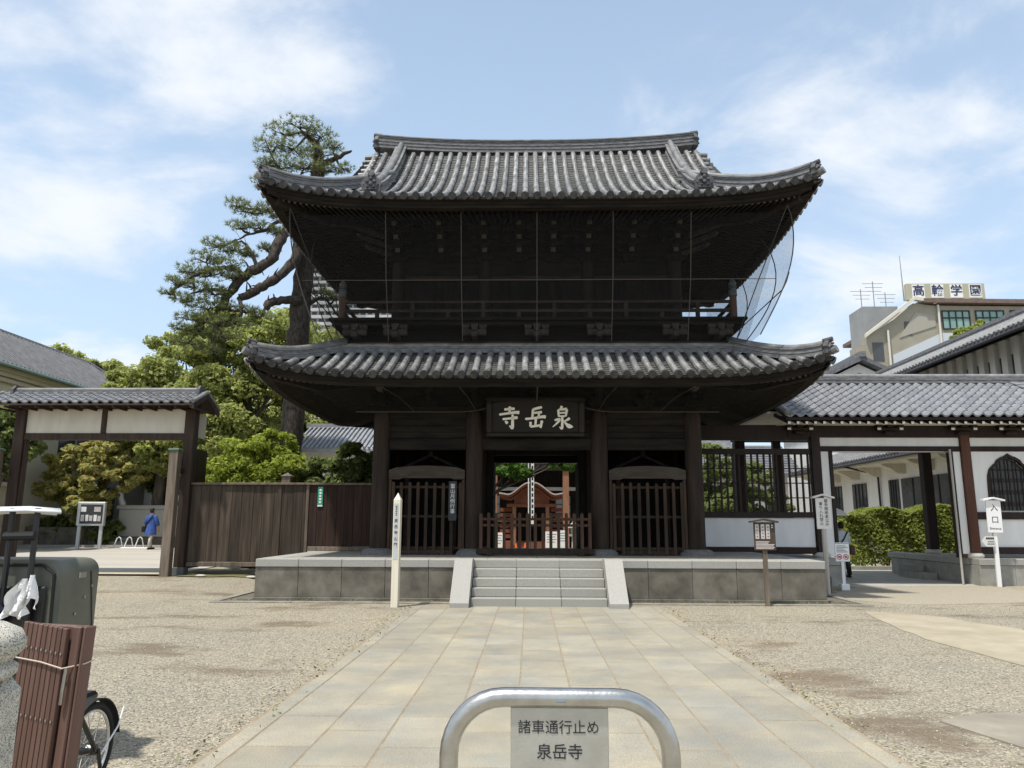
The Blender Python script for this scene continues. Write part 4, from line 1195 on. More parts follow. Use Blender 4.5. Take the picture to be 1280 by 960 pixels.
# ---------------- slatted screens with carved board in the side bays
M_carveline = mat('carved_scroll', (0.10, 0.085, 0.068), 0.85)
for sx, lab in ((-1, 'dark slatted screen with carved top board in the left bay of the gate'), (1, 'dark slatted screen with carved top board in the right bay of the gate')):
    xc = GX + sx * 2.625
    scr = thing('slatted_screen', lab, 'screen', (xc, 18.05, ZF), 'slatted screens in the side bays')
    hw = 0.91
    # arched carved board
    top = [(-hw, 1.76), (-hw, 1.98), (-hw * .8, 2.04), (-hw * .4, 2.075), (0, 2.085), (hw * .4, 2.075), (hw * .8, 2.04), (hw, 1.98), (hw, 1.76), (hw * .72, 1.76), (hw * .62, 1.79), (-hw * .62, 1.79), (-hw * .72, 1.76)]
    cb = MB(); cb.prism(top, 'xz', -0.06, 0.06); cb = cb.build('carved_board', M_carve, scr, local=True)
    for s2 in (-1, 1):
        spir = [(s2 * (0.62 + 0.11 * (1 - t) * math.cos(t * 7)), -0.064, 1.915 + 0.07 * (1 - 0.6 * t) * math.sin(t * 7)) for t in np.linspace(0, 1, 16)]
        tailp = [(s2 * x, -0.064, z) for x, z in ((0.62, 1.86), (0.48, 1.87), (0.42, 1.92), (0.34, 1.88))]
        MB().tube(spir, 0.010, 5).build('scroll', M_carveline, cb, local=True)
        MB().tube(tailp, 0.009, 5).build('scroll', M_carveline, cb, local=True)
    for z, h in ((0.12, 0.07), (0.86, 0.06), (1.55, 0.06)):
        MB().rbox(-hw, hw, 0.0, 0.05, z, z + h, 0.006).build('rail', M_slat, scr, local=True)
    MB().rbox(-0.62, 0.62, -0.04, -0.003, 0.03, 0.115, 0.01).build('sill', M_slat, scr, local=True)
    sl = MB(); sl.prism([(-0.036, 0.02), (0.036, 0.02), (0.036, 1.66), (0.02, 1.69), (-0.02, 1.69), (-0.036, 1.66)], 'xz', -0.045, -0.004)
    sl = sl.mesh('slat'); sl.materials.append(M_slat)
    for i in range(9):
        link('slat', sl, None, scr, (-0.80 + i * 1.60 / 8 + random.uniform(-.008, .008), -0.002, random.uniform(-0.02, 0.01)))
    for s2 in (-1, 1):
        MB().rbox(s2 * (hw + 0.0), s2 * (hw - 0.07), -0.03, 0.055, 0.0, 1.757, 0.008).build('stile', M_slat, scr, local=True)
    # small shrine gable just inside, seen over the carved board
    sh = thing('shrine_gable', 'dim small gabled shrine roof behind the %s slatted screen' % ('left' if sx < 0 else 'right'), 'shrine', (xc, 18.9, ZF), 'shrine roofs inside the side bays')
    MB().prism([(-0.75, 2.02), (0, 2.36), (0.75, 2.02), (0.75, 2.08), (0, 2.43), (-0.75, 2.08)], 'xz', -0.25, 0.5).build('roof', M_wood, sh, local=True)
    MB().box(-0.05, 0.05, -0.3, 0.5, 2.38, 2.50).build('ridge', M_wood, sh, local=True)
    for s2 in (-1, 1):
        MB().box(s2 * 0.6 - 0.05, s2 * 0.6 + 0.05, -0.1, 0.0, 0, 2.06).build('post', M_slat, sh, local=True)

# ---------------- hanging schedule board on the left screen
hb = thing('hanging_board', 'narrow black vertical board with white characters hung on the left slatted screen', 'sign', (GX - 1.99, 17.955, 1.62))
M_blackboard = mat('black_board', (0.022, 0.024, 0.027), 0.5, (0.035, 0.038, 0.042), 5, spec=0.4)
M_whitepaint = mat('white_lettering', (0.78, 0.78, 0.75), 0.6)
MB().rbox(-0.095, 0.095, -0.03, 0.0, 0.0, 0.92, 0.006).build('board', M_blackboard, hb, local=True)
text('lettering', '當山月例行事', 0.118, (0.0, -0.034, 0.80), (R(90), 0, 0), M_whitepaint, hb, vertical=True, gap=1.0, local=True)

# ---------------- pale wooden marker post
mp_ = thing('marker_post', 'pale pointed wooden post with vertical lettering left of the stone path', 'post', (-2.69, 14.68, 0), rz=R(-6))
M_palewood = mat('pale_planed_wood', (0.66, 0.60, 0.47), 0.7, (0.74, 0.69, 0.57), 2.0, stretch=(6, 6, 0.5), bump=0.08, bscale=30)
pm = MB(); w = 0.066
pm.add([(-w, -w, -0.05), (w, -w, -0.05), (w, w, -0.05), (-w, w, -0.05), (-w, -w, 2.0), (w, -w, 2.0), (w, w, 2.0), (-w, w, 2.0), (0, 0, 2.14)],
       [(3, 2, 1, 0), (0, 1, 5, 4), (1, 2, 6, 5), (2, 3, 7, 6), (3, 0, 4, 7), (4, 5, 8), (5, 6, 8), (6, 7, 8), (7, 4, 8)])
pm.build('shaft', M_palewood, mp_, local=True)
MB().box(-0.048, 0.040, -0.070, -0.0665, 0.88, 1.93).build('label_strip', mat('grey_label', (0.42, 0.45, 0.45), 0.6, (0.50, 0.53, 0.53), 6), mp_, local=True)
M_ink = mat('black_ink', (0.025, 0.025, 0.027), 0.6)
text('lettering', '泉岳寺山門', 0.075, (-0.005, -0.072, 1.60), (R(90), 0, 0), M_ink, mp_, vertical=True, gap=1.5, local=True, extrude=0.001)
for k in range(6):
    MB().box(-0.02, 0.012, -0.0715, -0.0695, 1.70 + k * 0.033, 1.718 + k * 0.033).build('small_character', M_ink, mp_, local=True)

# ---------------- stainless barrier in the foreground
M_steel = mat('brushed_stainless', (0.56, 0.555, 0.53), 0.30, (0.44, 0.43, 0.40), 14, metal=1.0, bump=0.05, bscale=70, detail=8)
M_plate = mat('dull_stainless_plate', (0.46, 0.45, 0.41), 0.45, (0.56, 0.55, 0.51), 6, metal=0.75, bump=0.06, bscale=90, detail=8)
bol = thing('arch_barrier', 'stainless steel arch barrier with lettered plate standing on the stone path', 'barrier', (-0.045, 2.80, 0.016))
def arch(hw, zt_, rad_, n=9):
    pts = [(-hw, 0, 0.0), (-hw, 0, zt_ - rad_)]
    for t in np.linspace(0, PI / 2, n)[1:]:
        pts.append((-hw + rad_ * (1 - math.cos(t)), 0, zt_ - rad_ + rad_ * math.sin(t)))
    for t in np.linspace(PI / 2, 0, n)[:]:
        pts.append((hw - rad_ * (1 - math.cos(t)), 0, zt_ - rad_ + rad_ * math.sin(t)))
    pts.append((hw, 0, 0.0))
    return pts
auto_smooth(MB().tube(arch(0.385, 0.935, 0.19), 0.033, 20).build('tube', M_steel, bol, local=True), 60)
MB().rbox(-0.17, 0.17, -0.006, 0.006, 0.42, 0.903, 0.002).build('plate', M_plate, bol, local=True)
text('lettering', '諸車通行止め', 0.0476, (-0.003, -0.0075, 0.836), (R(90), 0, 0), M_ink, bol, local=True, extrude=0.0008, offset=0.0)
text('lettering', '泉岳寺', 0.0535, (0.0, -0.0075, 0.756), (R(90), 0, 0), M_ink, bol, local=True, extrude=0.0008, offset=0.0002)
MB().rbox(-0.014, 0.022, -0.0335, -0.027, 0.926, 0.931, 0.001).build('tape_scrap', mat('blue_tape', (0.10, 0.22, 0.34), 0.5), bol, local=True)
for sx in (-1, 1):
    MB().lathe([(0.06, 0.0), (0.06, 0.008), (0.036, 0.012)], (sx * 0.385, 0, 0), 16).build('base_flange', M_steel, bol, local=True)
# =================================================================== LEFT: ROOFED GATEWAY AND BOARD FENCE
M_dkwood = mat('dark_stained_wood', (0.030, 0.019, 0.014), 0.7, (0.062, 0.040, 0.028), 2.0, stretch=(5, 5, 0.6), bump=0.15, bscale=20, objvar=0.1)
M_grwood = mat('greyed_wood', (0.10, 0.078, 0.058), 0.85, (0.19, 0.155, 0.12), 2.0, stretch=(6, 6, 0.5), bump=0.25, bscale=22, objvar=0.15)
M_plaster = mat('ivory_plaster', (0.60, 0.56, 0.47), 0.9, (0.68, 0.645, 0.56), 1.6, stretch=(2.5, 2.5, 0.6))
M_white = mat('white_plaster', (0.72, 0.72, 0.70), 0.9, (0.80, 0.80, 0.79), 1.3, stretch=(2.5, 2.5, 0.5))
M_pant = mat('pantile_grey', (0.13, 0.135, 0.145), 0.42, (0.27, 0.275, 0.285), 3.0, spec=0.5, objvar=0.16, lo=0.3, hi=0.7)

def pantile_mesh(w, L, lip=0.035):
    """one S-shaped tile: shallow trough, then a roll; local x across, y up the slope, z out of the roof"""
    prof = [(0.0, 0.035), (0.10, 0.008), (0.28, -0.012), (0.46, -0.008), (0.60, 0.012), (0.72, 0.05), (0.86, 0.062), (1.0, 0.040)]
    mb = MB()
    sc = w / 0.27
    top0 = [(p * w, 0, z * sc + lip) for p, z in prof]; top1 = [(p * w, L, z * sc) for p, z in prof]
    bot = [(p * w, 0.0, z * sc + lip - 0.045 * sc) for p, z in prof]
    mb.grid([bot, top0, top1])
    me = mb.mesh('roof_tile'); me.materials.append(M_pant); smooth_mesh(me); me.set_sharp_from_angle(angle=R(50))
    return me

def tile_slope(parent, me, w, x0, ncol, a, b, L, name='roof_tile', limit=None):
    """tiles of mesh me from eave point a=(y,z) to ridge point b=(y,z)"""
    a, b = Vector(a), Vector(b); d = b - a; S_ = d.length; n = int(round(S_ / L)); ang = math.atan2(d.y, d.x)
    off = org(parent)
    for j in range(n):
        p = a + d * (j / n)
        for i in range(ncol):
            link(name, me, None, parent, (x0 + i * w - off.x + random.uniform(-.003, .003), p.x - off.y, p.y - off.z), (ang if d.x > 0 else ang, random.uniform(-.01, .01), 0))

LY = 20.2
lg = thing('roofed_gateway', 'roofed wooden gateway with ivory plaster panels left of the board fence', 'gateway', (-11.8, LY, 0.2))
PL, PR = -14.05, -9.36
for x in (PL, PR):
    o = MB().rbox(x - 0.14, x + 0.14, LY - 0.14, LY + 0.14, 0.1, 4.60, 0.012).build('post', M_dkwood, lg)
    MB().rbox(x - 0.15, x + 0.15, LY - 0.15, LY + 0.15, 0.09, 0.40, 0.01).build('metal_shoe', mat('grey_metal_shoe', (0.12, 0.13, 0.13), 0.6) if 'grey_metal_shoe' not in MATS else MATS['grey_metal_shoe'], o)
MB().rbox(PL + 0.142, PR - 0.142, LY - 0.10, LY + 0.10, 3.76, 3.94, 0.01).build('cross_beam', M_dkwood, lg)
MB().rbox(-14.45, -9.10, LY - 0.09, LY + 0.09, 4.605, 4.75, 0.01).build('plate_beam', M_dkwood, lg)
MB().rbox(-11.83, -11.69, LY - 0.09, LY + 0.09, 3.942, 4.60, 0.01).build('stud', M_dkwood, lg)
for a, b in ((PL + 0.142, -11.832), (-11.688, PR - 0.142)):
    MB().box(a, b, LY - 0.05, LY + 0.05, 3.943, 4.603).build('plaster_panel', M_plaster, lg)
MB().rbox(PL + 0.15, PL + 0.20, LY - 0.08, LY + 0.08, 0.2, 3.755, 0.005).build('jamb_strip', M_dkwood, lg)
MB().rbox(PR - 0.03, PR + 0.03, LY + 0.30, LY + 0.86, 3.88, 4.55, 0.01).build('side_panel', M_plaster, lg)
# stepped outer door posts
for x, zt_ in ((-9.50, 3.42), (-14.30, 3.42)):
    o = MB().rbox(x - 0.12, x + 0.12, LY - 0.62, LY - 0.40, 0.1, zt_, 0.012).build('outer_post', M_grwood, lg)
    MB().rbox(x - 0.145, x + 0.145, LY - 0.645, LY - 0.375, zt_ + 0.002, zt_ + 0.06, 0.01).build('copper_cap', mat('verdigris_cap', (0.12, 0.19, 0.13), 0.6) if 'verdigris_cap' not in MATS else MATS['verdigris_cap'], o)
    MB().rbox(x - 0.06, x + 0.06, LY - 0.395, LY - 0.145, 2.85, 3.0, 0.008).build('tie', M_dkwood, lg)
# door leaf swung back behind the right post
for i in range(4):
    MB().rbox(PR - 0.20, PR - 0.145, LY + 0.15 + i * 0.33, LY + 0.475 + i * 0.33, 0.32, 3.6, 0.006).build('door_board', M_dkwood, lg)
# roof
pt = pantile_mesh(0.272, 0.27)
EZ, RZ = (LY - 0.78, 4.665), (LY - 0.06, 5.02)
MB().prism([(LY - 0.80, 4.60), (LY, 4.96), (LY + 0.80, 4.60), (LY + 0.80, 4.64), (LY, 5.0), (LY - 0.80, 4.64)], 'yz', -14.72, -8.98).build('roof_deck', M_dkwood, lg)
rf = bpy.data.objects.new('tiled_roof', None); COL.objects.link(rf); rf.parent = lg; ORG['tiled_roof'] = org(lg)
tile_slope(rf, pt, 0.272, -14.72, 21, EZ, RZ, 0.22)
bt = MB()
for i in range(21):
    for j in range(4):
        bt.obox((-14.72 + (i + .5) * 0.272, LY + 0.7 - j * 0.18, 4.70 + j * 0.085), (0.26, 0.24, 0.03), Matrix.Rotation(-0.46, 3, 'X'))
tag(bt.build('back_tiles', M_pant, rf), kind='stuff')
mb = MB()
for i, w in enumerate((0.30, 0.25, 0.21)):
    mb.box(-14.35, -9.22, LY - w / 2, LY + w / 2, 5.0 + i * 0.04, 5.036 + i * 0.04)
mb.build('ridge', M_tile_ridge, rf)
auto_smooth(MB().tube([(-14.38, LY, 5.14), (-9.19, LY, 5.14)], 0.07, 12).build('ridge_cap', M_tile, rf))
for x in (-14.36, -9.20):
    MB().prism([(LY - 0.17, 4.95), (LY - 0.15, 5.16), (LY - 0.06, 5.26), (LY + 0.06, 5.26), (LY + 0.15, 5.16), (LY + 0.17, 4.95)], 'yz', x - 0.04, x + 0.04).build('end_tile', M_oni, rf)
for x in (-14.70, -9.0):
    for s_ in (-1, 1):
        mb = MB(); mb.sweep([(x, LY + s_ * 0.84, 4.60), (x, LY + s_ * 0.4, 4.80), (x, LY, 5.0)], [(-0.03, -0.09), (0.03, -0.09), (0.03, 0.05), (-0.03, 0.05)], (1, 0))
        mb.build('bargeboard', M_dkwood, lg)
        mb = MB(); mb.tube([(x, LY + s_ * 0.86, 4.70), (x, LY + s_ * 0.4, 4.90), (x, LY, 5.08)], 0.055, 8); auto_smooth(mb.build('verge_tiles', M_tile, rf))
for i in range(14):
    x = -14.5 + i * 5.4 / 13
    MB().beam((x, LY - 0.76, 4.575), (x, LY + 0.76, 4.575), 0.05, 0.05).build('rafter', M_dkwood, lg)
# ---------------- board fence between gateway and temple gate
fe = thing('board_fence', 'weathered dark brown vertical board fence between the gateway and the temple gate', 'fence', (-6.6, LY, 0.25))
M_plank = mat('weathered_fence_plank', (0.036, 0.027, 0.020), 0.85, (0.085, 0.064, 0.047), 1.8, stretch=(6, 6, 0.45), bump=0.3, bscale=24, objvar=0.22, col3=(0.12, 0.095, 0.073))
M_plankr = mat('reddish_fence_plank', (0.022, 0.013, 0.010), 0.8, (0.055, 0.027, 0.018), 1.8, stretch=(6, 6, 0.45), bump=0.3, bscale=24, objvar=0.3)
x = -9.20; k = 0
while x < -6.12:
    w = random.choice((0.25, 0.27, 0.29, 0.31))
    w = min(w, -6.10 - x)
    e = random.uniform(-0.006, 0.006)
    MB().rbox(x + .003, x + w - .003, LY - 0.025 + e, LY + 0.02, 0.54, 2.55, 0.004).build('plank', M_plank, fe); x += w
x = -6.02
while x < -3.98:
    w = min(random.choice((0.22, 0.24, 0.26)), -3.96 - x)
    e = random.uniform(-0.006, 0.006)
    MB().rbox(x + .003, x + w - .003, LY - 0.025 + e, LY + 0.02, 0.95, 2.55, 0.004).build('plank', M_plankr, fe); x += w
MB().rbox(-9.21, -3.94, LY - 0.09, LY + 0.09, 2.555, 2.615, 0.01).build('cap_rail', M_grwood, fe)
MB().rbox(-9.2, -6.1, LY - 0.06, LY + 0.05, 0.42, 0.535, 0.01).build('sill', M_grwood, fe)
MB().rbox(-6.0, -3.97, LY - 0.06, LY + 0.05, 0.835, 0.945, 0.01).build('sill', M_grwood, fe)
MB().rbox(-6.10, -6.02, LY - 0.05, LY + 0.05, 0.3, 2.553, 0.008).build('stile', M_grwood, fe)
MB().rbox(-6.86, -6.76, LY - 0.055, LY - 0.028, 0.54, 2.553, 0.006).build('batten', M_plank, fe)
for x in (-6.72,):
    o = MB().rbox(x - 0.12, x + 0.12, LY + 0.10, LY + 0.34, 0.1, 2.80, 0.012).build('back_post', M_grwood, fe)
    mb = MB(); mb.add([(x - .15, LY + .07, 2.80), (x + .15, LY + .07, 2.80), (x + .15, LY + .37, 2.80), (x - .15, LY + .37, 2.80), (x, LY + .22, 2.90)], [(0, 1, 4), (1, 2, 4), (2, 3, 4), (3, 0, 4), (3, 2, 1, 0)]); mb.build('post_cap', M_grwood, o)
gp = thing('green_plate', 'small green enamel plate with white lettering fixed to the board fence', 'sign', (-5.72, LY - 0.04, 1.98))
MB().rbox(-0.07, 0.07, -0.012, 0.0, 0.0, 0.53, 0.004).build('plate', mat('green_enamel', (0.04, 0.28, 0.18), 0.35, (0.05, 0.33, 0.21), 5, spec=0.5), gp, local=True)
MB().box(-0.066, 0.066, -0.0145, -0.0125, 0.01, 0.045).build('white_band', M_whitepaint, gp, local=True)
for i in range(5):
    MB().box(-0.028, 0.024 + 0.006 * (i % 2), -0.0145, -0.0125, 0.10 + i * 0.08, 0.15 + i * 0.08).build('white_mark', M_whitepaint, gp, local=True)
# fence stub left of the gateway
fs_ = thing('fence_stub', 'grey board fence at the left edge beyond the gateway post', 'fence', (-15.6, LY, 0.25))
for i in range(6):
    MB().rbox(-16.2 + i * 0.27, -15.935 + i * 0.27, LY - 0.02, LY + 0.02, 0.3, 2.55, 0.004).build('plank', M_plank, fs_)
MB().rbox(-16.3, -14.56, LY - 0.08, LY + 0.08, 2.555, 2.61, 0.01).build('cap_rail', M_grwood, fs_)
# mossy strip with two stones at the fence foot
_mo = MB(); _mo.grid([[(x, y, ground_z(x, y) + 0.006 + 0.012 * math.sin(x * 3) ** 2) for x in np.linspace(-9.2, -6.05, 22)] for y in (19.55, 19.75, 20.0, 20.3)])
tag(_mo.build('moss', mat('moss', (0.09, 0.11, 0.03), 0.95, (0.19, 0.16, 0.08), 5, bump=0.5, bscale=60)), 'strip of moss at the foot of the board fence', 'moss', kind='stuff')
for i, x in enumerate((-8.55, -7.25)):
    o = MB().lathe([(0.02, 0.0), (0.11, 0.01), (0.12, 0.03), (0.06, 0.055)], (0, 0, 0), 9).build('flat_stone', mat('flat_stone_%d' % i, (0.42, 0.40, 0.35), 0.9, (0.5, 0.48, 0.43), 9))
    o.location = (x, 19.62, ground_z(x, 19.62)); o.scale = (1.2, 0.8, 1)
    tag(o, 'small flat pale stone at the foot of the fence, %s one' % ('the left' if i == 0 else 'the right'), 'stone', 'stones at the fence foot')

# =================================================================== RIGHT: WHITE WALLED CORRIDOR
RY = 21.0
co = thing('white_corridor', 'white walled timber framed corridor with pantiled roof right of the gate', 'corridor', (11.0, RY, 0))
M_cdk = mat('corridor_timber', (0.014, 0.008, 0.007), 0.6, (0.028, 0.015, 0.011), 2.0, stretch=(4, 4, 0.6), bump=0.1, bscale=20, objvar=0.1)
M_crd = mat('corridor_post_timber', (0.075, 0.030, 0.018), 0.6, (0.11, 0.046, 0.027), 2.0, stretch=(5, 5, 0.6), bump=0.12, bscale=20)
M_cstone = mat('corridor_granite', (0.24, 0.235, 0.21), 0.9, (0.33, 0.32, 0.285), 3.0, bump=0.2, bscale=90, objvar=0.1)
def cbox(name, x0, x1, z0, z1, m, t=0.08, dy=0.0, parent=None, c=0.008):
    return MB().rbox(x0, x1, RY - t + dy, RY + t + dy, z0, z1, c).build(name, m, parent or co)
# stone base in blocks: left part and right part, open passage between
def base_part(x0, x1, y0, y1, n, side):
    MB().box(x0 + 0.05, x1 - 0.05, y0 + 0.05, y1, 0, 0.67).build('base_core', M_cstone, co)
    for i in range(n):
        a, b = lerp(x0, x1, i / n), lerp(x0, x1, (i + 1) / n)
        MB().rbox(a + .003, b - .003, y0, y0 + 0.3, -0.03, 0.518, 0.008).build('base_block', M_cstone, co)
        MB().rbox(a + .003, b - .003, y0 - 0.03, y0 + 0.45, 0.522, 0.69, 0.012).build('coping_stone', M_cope, co)
    xs_ = x1 if side > 0 else x0
    for j in range(4):
        ya, yb = y0 + 0.31 + j * 1.15, y0 + 0.31 + (j + 1) * 1.15
        sx = 1 if side > 0 else -1
        MB().rbox(xs_ - sx * 0.3, xs_ + sx * 0.0, ya + .003, yb - .003, -0.03, 0.518, 0.008).build('base_block', M_cstone, co)
        MB().rbox(xs_ - sx * 0.45, xs_ + sx * 0.03, ya + .15, yb + .144, 0.5225, 0.6905, 0.012).build('coping_stone', M_cope, co)
base_part(6.40, 8.02, 20.15, 25.2, 2, 1)
base_part(11.66, 17.2, 20.55, 25.4, 6, -1)
MB().rbox(6.3, 6.95, 18.35, 19.05, -0.02, 0.36, 0.01).build('foot_block', M_block, co)
# step blocks inside the passage
for i in range(2):
    MB().rbox(11.25 + 0.0, 11.62, 22.6 + i * 0.7, 24.2 - i * 0.1, -0.02 if i == 0 else 0.2, 0.2 if i == 0 else 0.40, 0.01).build('step_block', M_cstone, co)
cbox('floor_beam', 4.5, 7.60, 0.78, 0.955, M_cdk, 0.10)
cbox('plaster_panel', 4.5, 7.60, 0.96, 1.735, M_white, 0.04)
cbox('sill_beam', 4.5, 7.60, 1.74, 1.895, M_cdk, 0.10)
cbox('lattice_head', 4.5, 7.60, 3.47, 3.62, M_cdk, 0.10)
cbox('upper_beam', 4.5, 7.60, 3.86, 4.28, M_cdk, 0.09)
for i in range(18):
    x = 4.62 + i * 0.172
    cbox('lattice_bar', x - 0.024, x + 0.024, 1.897, 3.468, M_cdk, 0.03, c=0.004)
for z in (2.28, 2.68, 3.08):
    cbox('lattice_rail', 4.5, 7.6, z - 0.014, z + 0.014, M_cdk, 0.012, 0.045, c=0.003)
def cpost(x, m=M_cdk, w=0.125, z1=4.3, y=RY, zb=0.69):
    o = MB().rbox(x - w, x + w, y - w, y + w, zb + 0.14, z1, 0.012).build('post', m, co)
    fo = MB().lathe([(0.20, zb), (0.235, zb + 0.05), (0.225, zb + 0.10), (0.17, zb + 0.138)], (x, y, 0), 16).build('base_stone', M_plaster_stone, o)
    auto_smooth(fo, 50)
M_plaster_stone = mat('pale_base_stone', (0.50, 0.48, 0.43), 0.9, (0.58, 0.56, 0.51), 6)
cpost(7.75); cpost(11.83, M_crd)
cpost(15.6, M_crd)
cbox('wall_strip', 7.885, 8.11, 0.72, 3.55, M_white, 0.04)
cbox('jamb', 8.115, 8.21, 0.70, 3.55, M_cdk, 0.07)
cbox('jamb', 11.38, 11.48, 0.70, 3.55, M_cdk, 0.09)
cbox('wall_strip', 11.485, 11.70, 0.72, 3.55, M_white, 0.04)
cbox('rail_stub', 11.485, 11.70, 0.70, 0.80, M_crd, 0.06)
cbox('door_head', 7.885, 17.2, 3.555, 3.69, M_cdk, 0.07)
for a, b in ((7.885, 11.70), (11.96, 15.47), (15.73, 17.2)):
    cbox('plaster_strip', a, b, 3.693, 3.935, M_white, 0.035)
cbox('head_beam', 7.0, 17.2, 3.94, 4.26, M_cdk, 0.11)
MB().rbox(8.2, 11.38, RY - 0.05, RY + 0.05, 3.53, 3.554, 0.004).build('door_track', mat('aluminium_track', (0.45, 0.44, 0.42), 0.4, metal=0.8), co)
MB().tube([(11.36, RY - 0.16, 0.02), (11.36, RY - 0.16, 3.6)], 0.03, 8).build('downpipe', mat('pale_pipe', (0.42, 0.40, 0.36), 0.6), co)
# right bay with bell-shaped window
cbox('floor_beam', 11.96, 17.2, 0.80, 0.975, M_cdk, 0.10)
cbox('plaster_panel', 11.96, 15.47, 0.98, 1.715, M_white, 0.04)
cbox('sill_beam', 11.96, 15.47, 1.72, 1.91, M_cdk, 0.10)
kx, kw = 12.97, 0.64
def bell(w, z0, z1, n=10):
    """bell-shaped outline: flared foot, straight side, cusped ogee head"""
    pts = [(-w * 1.08, z0), (-w * 1.0, z0 + 0.25), (-w * 0.97, z0 + 0.85)]
    h = z1 - (z0 + 0.85)
    for a, b in ((-.95, .18), (-.86, .42), (-.68, .58), (-.60, .62), (-.50, .76), (-.30, .87), (-.20, .89), (-.08, .95), (0, 1.0)):
        pts.append((a * w, z0 + 0.85 + b * h))
    return pts + [(-x, z) for x, z in reversed(pts[:-1])]
ol = bell(kw, 1.912, 3.50)
# wall with the window hole: left and right pieces and the piece above
half = [p for p in ol if p[0] <= 0.001]
MB().prism([(11.96, 1.912)] + [(kx + p[0], p[1]) for p in half] + [(kx, 3.55), (11.96, 3.55)], 'xz', RY - 0.04, RY + 0.04).build('plaster_panel', M_white, co)
MB().prism([(kx - p[0], p[1]) for p in half] + [(kx, 3.55), (15.47, 3.55), (15.47, 1.912)], 'xz', RY - 0.04, RY + 0.04).build('plaster_panel', M_white, co)
kw_o = bpy.data.objects.new('bell_window', None); COL.objects.link(kw_o); kw_o.parent = co; ORG['bell_window'] = org(co)
inn = bell(kw * 0.90, 1.95, 3.40)
n_ = len(ol); vs = []
for yy in (RY - 0.07, RY + 0.05):
    vs += [(kx + p[0], yy, p[1]) for p in ol] + [(kx + p[0], yy, p[1]) for p in inn]
fs = []
for i in range(n_ - 1):
    fs.append((i, i + 1, n_ + i + 1, n_ + i)); fs.append((n_ + i, n_ + i + 1, 3 * n_ + i + 1, 3 * n_ + i)); fs.append((2 * n_ + i, 2 * n_ + i + 1, 3 * n_ + i + 1, 3 * n_ + i)); fs.append((i, i + 1, 2 * n_ + i + 1, 2 * n_ + i))
mb = MB(); mb.add(vs, fs); mb.build('frame', M_cdk, kw_o)
for i in range(5):
    x = kx - 0.42 + i * 0.21; zt_ = 3.36 - 0.55 * abs(x - kx) ** 1.6
    MB().box(x - 0.016, x + 0.016, RY - 0.03, RY + 0.0, 1.95, zt_).build('mullion', M_cdk, kw_o)
for z in (2.10, 2.16, 2.42, 2.48, 2.74, 2.80, 3.06):
    MB().box(kx - 0.52, kx + 0.52, RY + 0.001, RY + 0.02, z - 0.014, z + 0.014).build('transom', M_cdk, kw_o)
MB().prism([(kx + p[0] * 0.99, p[1]) for p in inn], 'xz', RY + 0.06, RY + 0.075).build('pane', mat('dim_glass', (0.03, 0.032, 0.03), 0.25, spec=0.5), kw_o)
# inner row of posts and back wall parts
cpost(12.30, M_cdk, 0.14, 4.6, 24.0); cpost(9.0 - 1.0, M_cdk, 0.12, 4.6, 25.0); cpost(6.55, M_cdk, 0.16, 4.6, 24.2)
MB().box(14.9, 17.2, 25.0, 25.1, 0.69, 4.6).build('back_wall', M_white, co)
MB().box(6.5, 17.2, 20.95, 24.3, 4.60, 4.66).build('ceiling', M_plaster, co)
# roof: soffit, rafters, brackets, tiles
ez0, ey0, rz0, ry0 = 4.36, 19.80, 5.74, 22.6
MB().prism([(ey0, ez0 - 0.09), (ry0, rz0 - 0.09), (2 * ry0 - ey0, ez0 - 0.09), (2 * ry0 - ey0, ez0 - 0.02), (ry0, rz0 - 0.02), (ey0, ez0 - 0.02)], 'yz', 6.62, 17.5).build('roof_deck', M_cdk, co)
MB().box(6.7, 17.4, 20.30, 20.90, 4.262, 4.275).build('eave_plaster', M_plaster, co)
for i in range(46):
    x = 6.72 + i * 0.23
    o = MB().beam((x, ey0 + 0.08, ez0 - 0.145), (x, RY, ez0 - 0.145 + 0.35), 0.07, 0.085).build('rafter', M_cdk, co)
    MB().box(x - 0.033, x + 0.033, ey0 + 0.072, ey0 + 0.078, ez0 - 0.185, ez0 - 0.105).build('white_rafter_end', M_white, o)
cb_ = MB(); cb_.rbox(-0.36, 0.36, -0.06, 0.06, 0.10, 0.2, 0.03); cb_.rbox(-0.16, 0.16, -0.07, 0.07, 0.0, 0.098, 0.03); cb_.add(*_frustum(-0.28, 0, 0.2, 0.06, 0.08, 0.08)); cb_.add(*_frustum(0.28, 0, 0.2, 0.06, 0.08, 0.08)); cb_.add(*_frustum(0, 0, 0.2, 0.06, 0.08, 0.08))
cb_ = cb_.mesh('eave_bracket'); cb_.materials.append(M_cdk)
bend = MB().box(-0.05, 0.05, -0.066, -0.062, 0.02, 0.08).mesh('bracket_end'); bend.materials.append(M_white)
for x in (7.3, 9.75, 11.75, 13.05, 15.6):
    o = link('eave_bracket', cb_, None, co, Vector((x, 20.78, 4.0)) - org(co))
    for dx in (-0.3, 0.3): link('bracket_end', bend, None, o, (dx, -0.0, 0.1))
crf = bpy.data.objects.new('tiled_roof', None); COL.objects.link(crf); crf.parent = co; ORG[crf.name] = org(co)
pt2 = pantile_mesh(0.27, 0.36)
tile_slope(crf, pt2, 0.27, 6.62, 28, (ey0 - 0.05, ez0), (ry0 - 0.12, rz0 - 0.04), 0.31)
mb = MB()
d_ = Vector((ry0 - 0.12 - ey0, rz0 - ez0)); ang = math.atan2(d_.y, d_.x)
for i in range(12):
    for j in range(10):
        p = Vector((ey0 - 0.05, ez0 + 0.035)) + d_ * ((j + 0.4) / 10)
        mb.obox((14.2 + (i + .5) * 0.27, p.x, p.y), (0.25, 0.33, 0.035), Matrix.Rotation(ang - 0.08, 3, 'X'))
